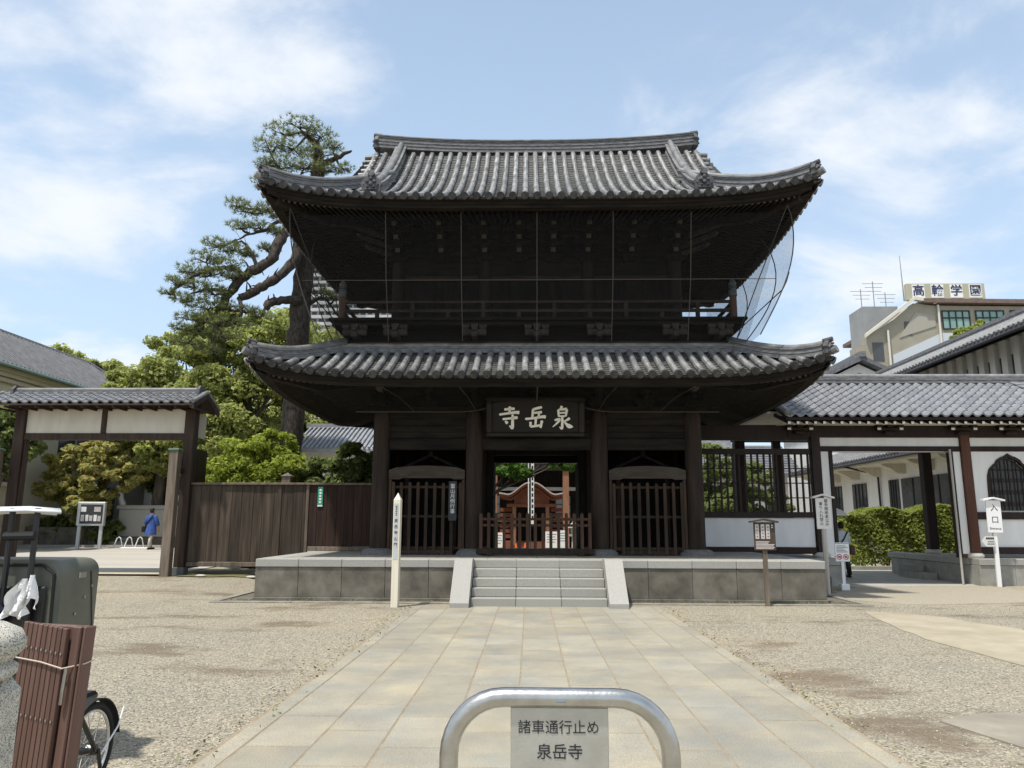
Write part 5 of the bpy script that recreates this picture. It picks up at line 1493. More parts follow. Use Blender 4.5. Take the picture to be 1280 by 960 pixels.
for i in range(40):
    for j in range(10):
        p = Vector((2 * ry0 - ey0 + 0.05, ez0 + 0.035)) + Vector((-d_.x, d_.y)) * ((j + 0.4) / 10)
        mb.obox((6.62 + (i + .5) * 0.27, p.x, p.y), (0.25, 0.33, 0.035), Matrix.Rotation(-ang + 0.08, 3, 'X'))
tag(mb.build('more_tiles', M_pant, crf), kind='stuff')
mb = MB()
for i, w in enumerate((0.34, 0.30, 0.32, 0.28)):
    mb.box(6.7, 17.5, ry0 - w / 2, ry0 + w / 2, rz0 + 0.0 + i * 0.05, rz0 + 0.046 + i * 0.05)
mb.build('ridge', M_tile_ridge, crf)
auto_smooth(MB().tube([(6.65, ry0, rz0 + 0.23), (17.5, ry0, rz0 + 0.23)], 0.08, 12).build('ridge_cap', M_tile, crf))
mb = MB(); mb.tube([(6.66, ey0 - 0.05, ez0 + 0.08), (6.66, (ey0 + ry0) / 2, (ez0 + rz0) / 2 + 0.08), (6.66, ry0, rz0 + 0.1)], 0.09, 10); auto_smooth(mb.build('verge_tiles', M_tile, crf))
# =================================================================== BUILDINGS BEHIND
M_beige = mat('beige_render', (0.30, 0.275, 0.215), 0.9, (0.345, 0.32, 0.255), 0.8, bump=0.08, bscale=30)
M_cream = mat('cream_render', (0.50, 0.45, 0.33), 0.9, (0.56, 0.51, 0.39), 0.8)
M_slate = mat('grey_slate', (0.10, 0.105, 0.115), 0.6, (0.17, 0.175, 0.185), 3.0, objvar=0.1)
M_glassg = mat('green_tinted_glass', (0.16, 0.30, 0.26), 0.15, (0.25, 0.40, 0.35), 0.6, spec=0.6)
M_glassd = mat('dark_glass', (0.04, 0.045, 0.05), 0.12, (0.07, 0.075, 0.08), 0.8, spec=0.6)
M_conc2 = mat('grey_concrete', (0.24, 0.25, 0.25), 0.9, (0.31, 0.32, 0.32), 0.6)
M_dframe = mat('dark_window_frame', (0.03, 0.03, 0.032), 0.5)

def stuff_tiles(parent, x0, x1, nx_, y0, y1, ny_, zf, m=None, t=0.05, alongx=True):
    """courses of tiles on a sloping plane, joined"""
    mb = MB()
    for j in range(ny_):
        for i in range(nx_):
            xa, xb = lerp(x0, x1, i / nx_), lerp(x0, x1, (i + 1) / nx_); ya, yb = lerp(y0, y1, j / ny_), lerp(y0, y1, (j + 1) / ny_)
            mb.add([(xa, ya, zf(xa, ya) + t * (1 if alongx else 1)), (xb - 0.01, ya, zf(xb, ya) + t * (1 if alongx else 0.1)), (xb - 0.01, yb, zf(xb, yb) + (0.0 if alongx else 0.1 * t)), (xa, yb, zf(xa, yb) + (0 if alongx else t)),
                    (xa, ya, zf(xa, ya) - 0.02), (xb - 0.01, ya, zf(xb, ya) - 0.02)], [(0, 1, 2, 3), (4, 5, 1, 0)])
    return tag(mb.build('roof_tiles', m or M_slate, parent, fix=False), kind='stuff')

# ---------------- large hall on the right, long side towards the corridor
hall = thing('long_hall', 'long white walled hall with grey tiled roof rising behind the corridor', 'hall', (20.5, 36, 0))
HY0, HY1 = 25.8, 44.0
M_hallw = mat('hall_render', (0.56, 0.54, 0.48), 0.9, (0.62, 0.60, 0.54), 0.8)
MB().box(16.6, 24.4, HY0 + 0.6, HY1 - 0.5, 0, 4.7).build('lower_wall', M_white, hall)
MB().box(19.2, 22.2, HY0 + 0.6, HY1 - 0.5, 4.7, 9.0).build('upper_wall', M_hallw, hall)
def slope_slab(name, pts, y0, y1, m, parent):
    return MB().prism(pts, 'xz', y0, y1).build(name, m, parent)
hr = slope_slab('upper_roof', [(17.7, 8.62), (20.5, 10.0), (23.3, 8.62), (23.3, 8.74), (20.5, 10.14), (17.7, 8.74)], HY0, HY1, M_slate, hall)
mb = MB()
n_ = 62
for i in range(n_):
    y = HY0 + (HY1 - HY0) * (i + 0.5) / n_
    mb.tube([(17.62, y, 8.78), (20.4, y, 10.16)], 0.075, 8)
tag(mb.build('tile_rows', M_tile, hr), kind='stuff')
mb = MB()
for i, w in enumerate((0.5, 0.42, 0.46, 0.40)):
    mb.box(20.5 - w / 2, 20.5 + w / 2, HY0, HY1, 10.1 + i * 0.09, 10.185 + i * 0.09)
mb.build('ridge', M_tile_ridge, hr)
MB().tube([(17.55, HY0, 8.56), (17.55, HY1, 8.56)], 0.07, 8).build('gutter', M_dframe, hall)
lr = slope_slab('skirt_roof', [(15.0, 4.35), (19.2, 6.0), (19.2, 6.12), (15.0, 4.47)], HY0, HY1, M_slate, hall)
mb = MB()
for i in range(62):
    y = HY0 + (HY1 - HY0) * (i + 0.5) / 62
    mb.tube([(14.94, y, 4.50), (19.2, y, 6.16)], 0.07, 8)
tag(mb.build('tile_rows', M_tile, lr), kind='stuff')
MB().tube([(14.9, HY0, 4.33), (14.9, HY1, 4.33)], 0.06, 8).build('gutter', M_dframe, hall)
MB().tube([(14.92, 36.5, 4.3), (16.5, 36.5, 3.9), (16.52, 36.5, 0.2)], 0.05, 8).build('downpipe', M_dframe, hall)
# plaster brackets under the skirt eave
for i in range(8):
    y = HY0 + 1.2 + i * 2.4
    MB().prism([(15.3, 4.38), (16.6, 4.85), (16.6, 3.8), (16.2, 3.85), (15.9, 4.05), (15.6, 4.15)], 'xz', y - 0.25, y + 0.25).build('eave_bracket', M_plaster, hall)
MB().prism([(15.2, 4.25), (16.6, 4.25), (16.6, 4.3), (15.2, 4.33)], 'xz', HY0 + 0.2, HY1 - 0.2).build('soffit', M_plaster, hall)
# pilasters and dark slits of the upper wall
for i in range(22):
    y = HY0 + 1.0 + i * 0.78
    MB().box(19.02, 19.2, y, y + 0.36, 6.2, 8.9).build('pilaster', M_hallw, hall)
    MB().box(19.185, 19.198, y + 0.40, y + 0.74, 6.5, 8.3).build('window_slit', M_glassd, hall)
# doors and shutters of the lower wall
for y0, y1 in ((30.2, 34.4), (34.7, 35.6), (38.0, 39.6), (41.0, 42.4)):
    o = MB().box(16.54, 16.598, y0, y1, 0.1, 3.6).build('dark_door', M_glassd, hall)
    for k in range(1, 4):
        yy = lerp(y0, y1, k / 4); MB().box(16.51, 16.538, yy - 0.04, yy + 0.04, 0.1, 3.6).build('mullion', M_dframe, o)
# ---------------- white building closing the court behind the lattice
wb = thing('white_annex', 'white walled annex with low tiled roof seen through the lattice', 'building', (10, 47, 0))
MB().box(5.0, 15.6, 46.5, 52, 0, 4.6).build('wall', M_white, wb)
slope_slab2 = MB().prism([(45.2, 4.3), (49.2, 6.4), (53.2, 4.3), (53.2, 4.5), (49.2, 6.6), (45.2, 4.5)], 'yz', 4.2, 16.2).build('roof', M_slate, wb)
stuff_tiles(slope_slab2, 4.2, 16.2, 40, 45.2, 49.2, 12, lambda x, y: 4.52 + (y - 45.2) * 0.525)
for i in range(6):
    x = 5.8 + i * 1.7
    o = MB().box(x, x + 0.8, 46.46, 46.495, 1.0, 3.2).build('window', M_glassd, wb)
    MB().box(x + 0.38, x + 0.42, 46.44, 46.458, 1.0, 3.2).build('mullion', M_dframe, o)
# ---------------- small gabled roof above the corridor ridge
ga = thing('gabled_annex', 'small white gabled house behind the corridor roof, below the school', 'house', (21.5, 50, 0))
MB().prism([(18.7, 0), (18.7, 10.6), (22.0, 12.2), (25.3, 10.6), (25.3, 0)], 'xz', 50, 56).build('wall', M_white, ga)
for s_ in (-1, 1):
    MB().prism([(22.0, 12.35), (22.0 + s_ * 4.2, 10.35), (22.0 + s_ * 4.2, 10.6), (22.0, 12.65)], 'xz', 49.3, 56.5).build('roof_slope', M_slate, ga)
MB().box(21.8, 22.2, 49.2, 56.5, 12.55, 12.9).build('ridge', M_tile_ridge, ga)
MB().prism([(20.6, 10.9), (22.0, 11.6), (23.4, 10.9)], 'xz', 49.95, 49.99).build('gable_vent', M_beige, ga)

# ---------------- school block with rooftop sign
sc_ = thing('school_building', 'beige school building with rooftop name sign behind the corridor', 'building', (44, 62, 0))
SY = 62.0
MB().prism([(27.2, 0), (27.2, 16.2), (28.2, 16.5), (28.2, 17.2), (30.6, 18.6), (32.3, 20.0), (34.0, 19.8), (62, 19.4), (62, 0)], 'xz', SY, SY + 1.2).build('wall', M_beige, sc_)
MB().box(34.5, 62, SY + 1.25, SY + 16, 0, 19.3).build('rear_block', M_beige, sc_)
srf = MB().prism([(33.0, 19.95), (62, 19.5), (62, 19.9), (33.0, 20.3)], 'xz', SY - 0.5, SY + 16.2).build('roof', mat('brown_roof', (0.14, 0.10, 0.085), 0.8, (0.19, 0.14, 0.12), 2.0), sc_)
MB().prism([(28.0, 17.0), (32.3, 20.2), (34.1, 19.9), (34.1, 20.15), (32.3, 20.5), (28.0, 17.3)], 'xz', SY - 0.45, SY - 0.02).build('gable_trim', mat('pale_trim', (0.62, 0.60, 0.52), 0.8), srf)
MB().prism([(30.2, 14.6), (34.4, 16.6), (62, 16.4), (62, 17.2), (34.4, 17.4), (30.2, 15.5)], 'xz', SY - 0.08, SY - 0.01).build('pale_band', mat('pale_blue_band', (0.52, 0.56, 0.60), 0.85), sc_)
MB().prism([(30.9, 17.0), (32.4, 19.2), (34.0, 18.9), (34.0, 18.0)], 'xz', SY - 0.06, SY - 0.01).build('gable_recess', mat('gable_recess_render', (0.36, 0.34, 0.29), 0.9), sc_)
MB().tube([(34.25, SY - 0.2, 8), (34.25, SY - 0.2, 19.8)], 0.09, 8).build('downpipe', MATS['pale_trim'], sc_)
MB().tube([(29.9, SY - 0.2, 8), (29.9, SY - 0.2, 17.6)], 0.09, 8).build('downpipe', MATS['pale_trim'], sc_)
for x0, x1 in ((34.6, 36.85), (37.4, 39.7), (40.3, 43), (43.6, 46)):
    for z0, z1 in ((17.75, 19.3), (13.4, 15.0)):
        o = MB().box(x0, x1, SY - 0.05, SY - 0.005, z0, z1).build('window', M_glassg, sc_)
        for k in range(0, 5):
            xx = lerp(x0, x1, k / 4); MB().box(xx - 0.05, xx + 0.05, SY - 0.1, SY - 0.052, z0, z1).build('mullion', M_dframe, o)
        for zz in (z0, z0 + 0.95, z1):
            MB().box(x0 - 0.05, x1 + 0.05, SY - 0.11, SY - 0.0525, zz - 0.05, zz + 0.05).build('transom', M_dframe, o)
for x0, x1, z0, z1 in ((28.6, 29.5, 15.0, 16.6), (31.4, 32.0, 17.2, 18.4), (31.6, 32.4, 13.4, 15.2), (27.5, 28.0, 14.0, 15.7)):
    MB().box(x0, x1, SY - 0.04, SY - 0.005, z0, z1).build('window', M_glassd, sc_)
tw = MB().box(28.6, 31.6, SY + 1.25, SY + 4, 10, 20.1).build('stair_tower', M_conc2, sc_)
sg = MB().rbox(31.7, 38.2, SY - 0.35, SY + 0.1, 20.2, 21.65, 0.03).build('sign_panel', mat('sign_panel_khaki', (0.42, 0.40, 0.30), 0.8), sc_)
M_navy = mat('navy_lettering', (0.03, 0.035, 0.10), 0.6)
for i, ch in enumerate('高輪学園'):
    x = 32.65 + i * 1.58
    MB().box(x - 0.52, x + 0.52, SY - 0.40, SY - 0.352, 20.37, 21.52).build('white_square', M_whitepaint, sg)
    text('lettering', ch, 1.02, (x, SY - 0.41, 20.94), (R(90), 0, 0), M_navy, sg, extrude=0.01, offset=0.015)
for px_, h_ in ((28.9, 21.9), (30.0, 22.6), (31.0, 21.6)):
    mb = MB(); mb.tube([(px_, SY + 2, 20.0), (px_, SY + 2, h_)], 0.04, 6)
    for k in range(3):
        mb.tube([(px_ - 0.9 + 0.2 * k, SY + 2, h_ - 0.2 - 0.35 * k), (px_ + 0.9 - 0.1 * k, SY + 2, h_ - 0.2 - 0.35 * k)], 0.025, 5)
    mb.build('aerial', M_conc2, sc_)
MB().tube([(32.1, SY + 1, 20.5), (32.05, SY + 1, 24.6)], [0.06, 0.025], 6).build('mast', M_conc2, sc_)

# ---------------- apartment tower far behind the pine
ap = thing('apartment_tower', 'distant white apartment tower with rows of balconies behind the pine', 'building', (-76, 305, 0))
M_apt = mat('pale_apartment_wall', (0.60, 0.61, 0.61), 0.9, (0.66, 0.67, 0.67), 0.1)
MB().box(-94.0, -56, 300, 330, 0, 109.0).build('wall', M_apt, ap)
MB().box(-90.0, -62, 302, 328, 109.0, 112.0).build('plant_room', M_apt, ap)
win = MB().box(-1.0, 1.0, -0.2, 0.0, 0, 1.6).mesh('window'); win.materials.append(M_glassd)
for f_ in range(13):
    z = 70.0 + f_ * 3.0
    MB().box(-94.2, -55.8, 298.2, 299.9, z - 0.15, z + 1.1).build('balcony', M_apt, ap)
    for i in range(13):
        link('window', win, None, ap, Vector((-92.2 + i * 2.9, 299.98, z + 1.15)) - org(ap))
# ---------------- cream western-style building, far left
we = thing('cream_building', 'cream western style building with dark slate roof at the far left', 'building', (-24, 35, 0.4))
WY0, WY1 = 24.0, 42.6
MB().box(-27.0, -21.9, WY0, WY1 - 0.6, 0.3, 7.7).build('wall', M_cream, we)
for z, e in ((7.25, 0.15), (7.45, 0.28), (7.62, 0.42)):
    MB().box(-27.0 - e, -21.9 + e, WY0, WY1 - 0.6 + e, z, z + 0.17).build('cornice', M_cream, we)
wr = MB()
ex0, ex1, ey1, rx, ryy = -27.6, -21.3, WY1, -24.4, WY1 - 2.6
wr.add([(ex0, WY0, 7.85), (ex1, WY0, 7.85), (ex1, ey1, 7.85), (ex0, ey1, 7.85), (rx, WY0, 10.1), (rx, ryy, 10.1)], [(0, 4, 5, 3), (1, 2, 5, 4), (2, 3, 5), (0, 1, 4), (0, 3, 2, 1)])
wro = wr.build('roof', M_slate, we)
mb = MB()
for i in range(60):
    y = WY0 + (WY1 - 2.7 - WY0) * i / 60
    mb.tube([(ex1 + 0.02, y, 7.9), (rx + 0.1, y, 10.12)], 0.05, 6)
for i in range(7):
    t = i / 7; y = WY1 - 2.6 + 2.6 * t
    mb.tube([(ex1 + 0.02, y, 7.9), (lerp(rx, ex1, t) + 0.05, y, lerp(10.1, 7.9, t) + 0.04)], 0.05, 6)
tag(mb.build('slate_rows', M_slate, wro), kind='stuff')
MB().tube([(rx, WY0, 10.15), (rx, ryy, 10.15), (ex1, ey1, 7.95)], 0.13, 8).build('ridge', M_tile_ridge, wro)
MB().tube([(ex1 + 0.05, WY0, 7.82), (ex1 + 0.05, WY1, 7.82)], 0.08, 8).build('gutter', mat('green_gutter', (0.22, 0.30, 0.27), 0.6), wro)
for i in range(4):
    y = 27 + i * 3.6
    o = MB().box(-21.9, -21.86, y, y + 1.2, 3.2, 6.2).build('window', M_glassd, we)
    MB().box(-21.86, -21.80, y - 0.15, y + 1.35, 3.0, 3.18).build('sill', M_cream, o)
# ---------------- low house behind the fence
lh = thing('low_house', 'low white house with pale grey tiled roof behind the board fence', 'house', (-8.5, 34.5, 0.4))
MB().box(-10.8, -5.6, 33.5, 38, 0.3, 4.75).build('wall', M_white, lh)
lro = MB().prism([(32.6, 4.6), (35.4, 5.85), (38.6, 4.6), (38.6, 4.75), (35.4, 6.0), (32.6, 4.75)], 'yz', -10.6, -5.0).build('roof', mat('pale_grey_tile', (0.22, 0.23, 0.25), 0.5, (0.33, 0.34, 0.36), 2.0), lh)
mb = MB()
for i in range(26):
    x = -10.5 + i * 0.21
    mb.tube([(x, 32.56, 4.79), (x, 35.3, 6.02)], 0.055, 6)
tag(mb.build('tile_rows', MATS['pale_grey_tile'], lro), kind='stuff')
MB().box(-10.7, -4.9, 35.2, 35.6, 5.98, 6.2).build('ridge', MATS['pale_grey_tile'], lro)
# ---------------- pale teal shed and grey house seen through the gateway
te = thing('teal_shed', 'pale teal clad shed beyond the gateway, behind the stone wall', 'shed', (-18, 41, 0.5))
MB().box(-22.0, -16.6, 40, 44, 0.4, 4.4).build('wall', mat('pale_teal_cladding', (0.36, 0.46, 0.47), 0.7, (0.42, 0.52, 0.53), 1.0), te)
for i in range(12):
    MB().box(-21.9 + i * 0.45, -21.84 + i * 0.45, 39.95, 39.995, 0.4, 4.35).build('batten', MATS['pale_teal_cladding'], te)
for x0, x1 in ((-19.6, -18.9), (-18.2, -17.5)):
    MB().box(x0, x1, 39.94, 39.99, 1.8, 3.8).build('window', M_glassd, te)
MB().box(-22.2, -16.4, 39.6, 44.2, 4.4, 4.7).build('roof', mat('verdigris_roof', (0.26, 0.42, 0.38), 0.6), te)
gh = thing('grey_house', 'grey rendered house half hidden by the yellowing tree', 'house', (-24, 36, 0.4))
MB().box(-26.5, -18.6, 36, 39, 0.3, 4.2).build('wall', M_conc2, gh)
MB().prism([(-26.9, 4.15), (-22.5, 5.6), (-18.2, 4.15), (-18.2, 4.3), (-22.5, 5.8), (-26.9, 4.3)], 'xz', 35.6, 39.4).build('roof', M_slate, gh)
MB().box(-21.2, -20.0, 35.95, 35.99, 1.6, 3.2).build('window', M_glassd, gh)

# ---------------- main hall with its undulating porch gable, through the gate
mh = thing('main_hall', 'dark main hall with a reddish undulating porch gable seen through the gate', 'hall', (0, 50, 0))
M_redwd = mat('red_brown_timber', (0.16, 0.055, 0.028), 0.6, (0.24, 0.085, 0.045), 2.0, stretch=(1, 1, 3))
M_redpost = mat('orange_brown_post', (0.22, 0.105, 0.06), 0.65, (0.30, 0.15, 0.09), 2.5, stretch=(4, 4, 0.6))
MB().box(-11, 11, 51, 62, 0, 5.4).build('wall', M_wood, mh)
MB().prism([(47.5, 5.3), (56, 11.5), (64, 5.3), (64, 5.6), (56, 11.9), (47.5, 5.6)], 'yz', -13, 13).build('roof', M_slate, mh)
MB().box(-11.05, 11.05, 50.9, 50.99, 3.75, 3.98).build('white_strip', M_white, mh)
for x in (-4.4, -2.55, 2.15, 4.0):
    o = MB().box(x - 0.55, x + 0.45, 50.9, 50.98, 1.7, 3.4).build('window', mat('pale_paper_window', (0.40, 0.42, 0.43), 0.7) if 'pale_paper_window' not in MATS else MATS['pale_paper_window'], mh)
    for k in range(3):
        MB().box(x - 0.55 + k * 0.5 - 0.025, x - 0.55 + k * 0.5 + 0.025, 50.86, 50.895, 1.7, 3.4).build('mullion', M_dframe, o)
    for z in (2.25, 2.85):
        MB().box(x - 0.55, x + 0.45, 50.865, 50.893, z - 0.025, z + 0.025).build('transom', M_dframe, o)
def kara(x):
    t = min(1, abs(x) / 1.9)
    return 3.22 + 0.72 * (1 - sstep(0.08, 0.78, t)) + 0.10 * max(0, t - 0.7) / 0.3
xs = np.linspace(-1.95, 1.95, 33)
poly = [(x, kara(x)) for x in xs] + [(x, kara(x) - 0.14) for x in xs[::-1]]
po = MB().prism(poly, 'xz', 45.4, 49).build('porch_roof', M_redwd, mh)
MB().prism([(x, kara(x) + 0.09) for x in xs] + [(x, kara(x) + 0.005) for x in xs[::-1]], 'xz', 45.3, 49).build('pale_edge', mat('pale_copper_edge', (0.42, 0.36, 0.33), 0.5, (0.5, 0.44, 0.40), 4), po)
MB().prism([(x * 0.93, kara(x) - 0.22) for x in xs] + [(x * 0.93, kara(x) - 0.30) for x in xs[::-1]], 'xz', 45.6, 45.9).build('inner_board', M_redwd, po)
MB().prism([(x * 0.55, kara(x * 0.55) - 0.31) for x in xs] + [(1.05, 2.75), (-1.05, 2.75)], 'xz', 46.0, 46.1).build('gable_panel', M_redwd, po)
MB().box(-1.5, 1.5, 45.9, 46.15, 2.55, 2.75).build('porch_beam', M_redwd, mh)
for x in (-1.05, 0.95):
    MB().box(x - 0.11, x + 0.11, 45.9, 46.12, 0.3, 2.55).build('porch_post', M_redpost, mh)
MB().box(-2.2, 2.2, 46.2, 49.0, 0.0, 0.5).build('porch_floor', M_redwd, mh)
for s_ in (-1, 1):
    for k in range(6):
        MB().box(s_ * 1.2, s_ * 1.95, 46.9, 46.95, 0.7 + k * 0.32, 0.92 + k * 0.32).build('slat_wall', M_redwd, mh)
for x in (-2.15, 1.95):
    MB().box(x - 0.17, x + 0.17, 43.4, 43.75, 0.0, 4.6).build('front_post', M_redpost, mh)
MB().box(-9, 9, 43.3, 43.85, 4.6, 4.95).build('front_beam', M_wood, mh)
# ---------------- things in the inner court, glimpsed between the pickets
bn = thing('white_banner', 'tall narrow white banner pole in the court behind the gate', 'banner', (-0.10, 33, 0))
MB().tube([(0, 0, 0), (0, 0, 5.4)], 0.025, 8).build('pole', M_iron, bn, local=True)
MB().box(0.028, 0.16, -0.004, 0.004, 1.5, 5.2).build('cloth', M_whitepaint, bn, local=True)
MB().box(-0.10, -0.06, -0.02, 0.02, 1.4, 5.3).build('edge_strip', M_whitepaint, bn, local=True)
for k in range(14):
    MB().box(0.055, 0.13, -0.008, -0.0045, 1.75 + k * 0.24, 1.90 + k * 0.24).build('painted_character', M_ink, bn, local=True)
def stone_lantern(x, y):
    o = thing('stone_lantern', 'pale stone lantern in the inner court, %s of the banner' % ('left' if x < 0 else 'right'), 'lantern', (x, y, 0), 'stone lanterns in the court')
    MB().lathe([(0.32, 0), (0.30, 0.2), (0.14, 0.25), (0.12, 0.9), (0.26, 0.98), (0.26, 1.06)], (0, 0, 0), 6).build('pillar', M_cope, o, local=True)
    MB().lathe([(0.17, 1.065), (0.18, 1.36)], (0, 0, 0), 6).build('fire_box', M_cope, o, local=True)
    MB().lathe([(0.40, 1.365), (0.38, 1.42), (0.10, 1.62), (0.09, 1.68), (0.02, 1.80)], (0, 0, 0), 6).build('cap', M_cope, o, local=True)
stone_lantern(-2.35, 38.5); stone_lantern(2.1, 38.5)
for i, (x, y, w_, h_) in enumerate(((-1.62, 36, 0.5, 1.15), (0.92, 36.5, 0.6, 1.2), (1.5, 37, 0.45, 1.25))):
    o = thing('notice_stand', 'white notice stand in the inner court, %s' % ('left of the banner', 'just right of the banner', 'farthest right behind the pickets')[i], 'notice', (x, y, 0), 'notice stands in the court')
    MB().box(-w_ / 2, w_ / 2, -0.02, 0.02, 0.35, h_).build('board', M_whitepaint, o, local=True)
    for s_ in (-1, 1): MB().box(s_ * w_ / 2 - 0.02 * s_, s_ * w_ / 2 - 0.06 * s_, 0.022, 0.06, 0, h_).build('leg', M_conc2, o, local=True)
    for k in range(4): MB().box(-w_ * 0.38, w_ * (0.38 - 0.1 * (k % 2)), -0.024, -0.021, h_ - 0.15 - k * 0.12, h_ - 0.11 - k * 0.12).build('print_line', M_conc2, o, local=True)
M_cone = mat('orange_cone', (0.75, 0.13, 0.04), 0.5)
for i, (x, y) in enumerate(((-1.28, 34), (-0.72, 33.2), (-0.32, 34.4))):
    o = thing('traffic_cone', 'orange traffic cone behind the pickets, %s of three from the left' % ('first', 'second', 'third')[i], 'cone', (x, y, 0), 'traffic cones in the court')
    MB().box(-0.19, 0.19, -0.19, 0.19, 0, 0.04).build('base', M_cone, o, local=True)
    MB().lathe([(0.14, 0.042), (0.10, 0.30), (0.07, 0.50), (0.03, 0.72)], (0, 0, 0), 14).build('body', M_cone, o, local=True)
    MB().lathe([(0.112, 0.28), (0.088, 0.42)], (0, 0, 0), 14).build('white_band', M_whitepaint, o, local=True)
# =================================================================== VEGETATION
PINE_TRUNK = [(-7.66, 24.0, 2.27), (-7.8, 24.0, 3.93), (-7.79, 24.0, 6.02), (-7.79, 24.0, 7.37), (-7.77, 24.0, 8.46), (-7.72, 24.1, 9.89), (-7.66, 24.2, 11.35), (-7.57, 24.3, 12.86), (-7.49, 24.4, 13.96), (-7.67, 24.4, 14.72), (-8.14, 24.3, 15.13)]
PINE_LIMBS = [[(-7.65, 24.1, 11.14), (-8.05, 23.6, 11.31), (-8.31, 23.2, 10.68), (-8.44, 23.0, 10.0), (-8.88, 22.9, 9.61), (-9.27, 22.9, 9.35), (-9.72, 22.9, 8.79), (-10.02, 22.9, 8.26)], [(-7.7, 24.1, 10.51), (-7.83, 23.7, 10.76), (-7.83, 23.3, 10.0), (-8.19, 23.0, 9.35), (-8.67, 23.0, 9.05), (-8.95, 22.9, 8.81), (-9.34, 22.8, 8.59)], [(-7.78, 24.0, 8.6), (-7.77, 23.6, 8.75), (-8.17, 23.3, 8.64), (-8.46, 23.1, 8.5), (-8.57, 23.0, 8.33)], [(-8.05, 23.6, 11.31), (-8.4, 23.4, 11.43), (-8.86, 23.2, 10.99), (-9.25, 23.0, 10.82), (-9.62, 22.9, 10.57)], [(-8.88, 22.9, 9.61), (-9.25, 22.8, 10.36), (-9.53, 22.7, 10.43)], [(-9.27, 22.9, 9.35), (-9.71, 22.6, 9.51), (-10.2, 22.4, 9.36), (-10.65, 22.2, 9.11), (-11.24, 22.2, 8.6)], [(-9.72, 22.9, 8.79), (-10.2, 22.5, 8.77), (-10.78, 22.3, 8.55)], [(-9.34, 22.8, 8.59), (-9.18, 22.6, 8.11), (-9.29, 22.5, 7.83), (-9.87, 22.4, 7.62)], [(-7.58, 24.3, 13.01), (-8.05, 23.8, 13.07), (-8.56, 23.5, 13.22), (-8.9, 23.3, 13.12)], [(-7.49, 24.4, 13.96), (-6.88, 24.2, 14.06), (-6.28, 24.0, 14.25)], [(-7.67, 24.4, 14.72), (-7.91, 24.2, 14.98), (-7.78, 24.0, 15.2)], [(-7.57, 24.3, 12.86), (-8.12, 23.8, 12.34), (-8.58, 23.4, 11.83), (-9.1, 23.0, 11.65), (-9.55, 22.8, 11.68)], [(-9.72, 22.9, 8.79), (-10.02, 22.6, 7.93), (-10.29, 22.5, 7.73)], [(-7.77, 24.0, 8.46), (-7.18, 24.2, 9.02), (-6.9, 24.4, 8.85), (-6.58, 24.6, 8.35)]]
PINE_PADS = [(-8.15, 24.0, 15.23, 0.81, 0.27), (-8.7, 23.8, 14.83, 0.69, 0.3), (-7.48, 24.2, 14.98, 0.64, 0.28), (-8.97, 23.4, 14.14, 0.62, 0.29), (-8.31, 23.8, 14.22, 0.86, 0.33), (-7.53, 24.0, 14.14, 0.75, 0.3), (-7.04, 24.2, 14.55, 0.41, 0.21), (-6.61, 24.1, 13.65, 0.4, 0.21), (-8.58, 23.5, 13.51, 0.73, 0.29), (-7.86, 23.8, 13.57, 0.8, 0.27), (-7.22, 24.0, 13.55, 0.63, 0.24), (-9.0, 23.3, 13.38, 0.39, 0.2), (-9.01, 23.3, 12.75, 0.44, 0.26), (-8.69, 23.5, 13.02, 0.5, 0.23), (-9.66, 22.8, 11.76, 0.43, 0.23), (-9.27, 22.9, 11.56, 0.6, 0.23), (-8.78, 23.2, 11.74, 0.55, 0.23), (-8.4, 23.3, 11.56, 0.39, 0.17), (-9.51, 22.8, 11.02, 0.48, 0.2), (-8.93, 23.0, 11.04, 0.54, 0.2), (-8.46, 23.2, 10.96, 0.38, 0.17), (-10.15, 22.7, 10.33, 0.59, 0.25), (-9.62, 22.7, 10.16, 0.53, 0.25), (-10.38, 22.5, 9.82, 0.58, 0.25), (-9.74, 22.6, 9.64, 0.58, 0.25), (-10.72, 22.3, 9.33, 0.57, 0.24), (-10.14, 22.4, 9.23, 0.63, 0.25), (-9.45, 22.7, 9.28, 0.48, 0.22), (-11.09, 22.2, 8.93, 0.41, 0.19), (-10.55, 22.3, 8.81, 0.62, 0.22), (-11.26, 22.1, 8.54, 0.31, 0.13), (-9.99, 22.5, 8.66, 0.57, 0.25), (-10.74, 22.3, 8.39, 0.57, 0.22), (-10.21, 22.4, 8.21, 0.67, 0.27), (-9.61, 22.6, 8.22, 0.52, 0.22), (-10.59, 22.3, 7.83, 0.62, 0.24), (-9.92, 22.4, 7.7, 0.62, 0.27), (-9.3, 22.6, 7.7, 0.52, 0.22), (-10.35, 22.4, 7.39, 0.57, 0.24), (-9.63, 22.5, 7.26, 0.57, 0.24), (-10.81, 22.2, 7.44, 0.41, 0.19), (-9.0, 22.8, 8.17, 0.37, 0.17), (-8.69, 22.9, 8.02, 0.32, 0.17), (-10.7, 22.4, 7.04, 0.51, 0.21), (-10.05, 22.5, 6.86, 0.51, 0.22), (-7.14, 24.2, 9.19, 0.34, 0.18), (-6.75, 24.4, 9.08, 0.34, 0.15), (-8.65, 23.1, 10.36, 0.32, 0.17), (-9.22, 22.9, 10.07, 0.32, 0.17)]
M_bark = mat('brown_bark', (0.060, 0.048, 0.038), 0.95, (0.13, 0.11, 0.09), 3.0, stretch=(3, 3, 1), bump=0.8, bscale=9)
M_pbark = mat('pine_bark', (0.030, 0.025, 0.022), 0.95, (0.095, 0.078, 0.064), 5.0, stretch=(3, 3, 1.2), bump=1.0, bscale=10)
L_pine = leaf_mat('pine_needles', (0.09, 0.12, 0.05), (0.25, 0.27, 0.11), 0.40)
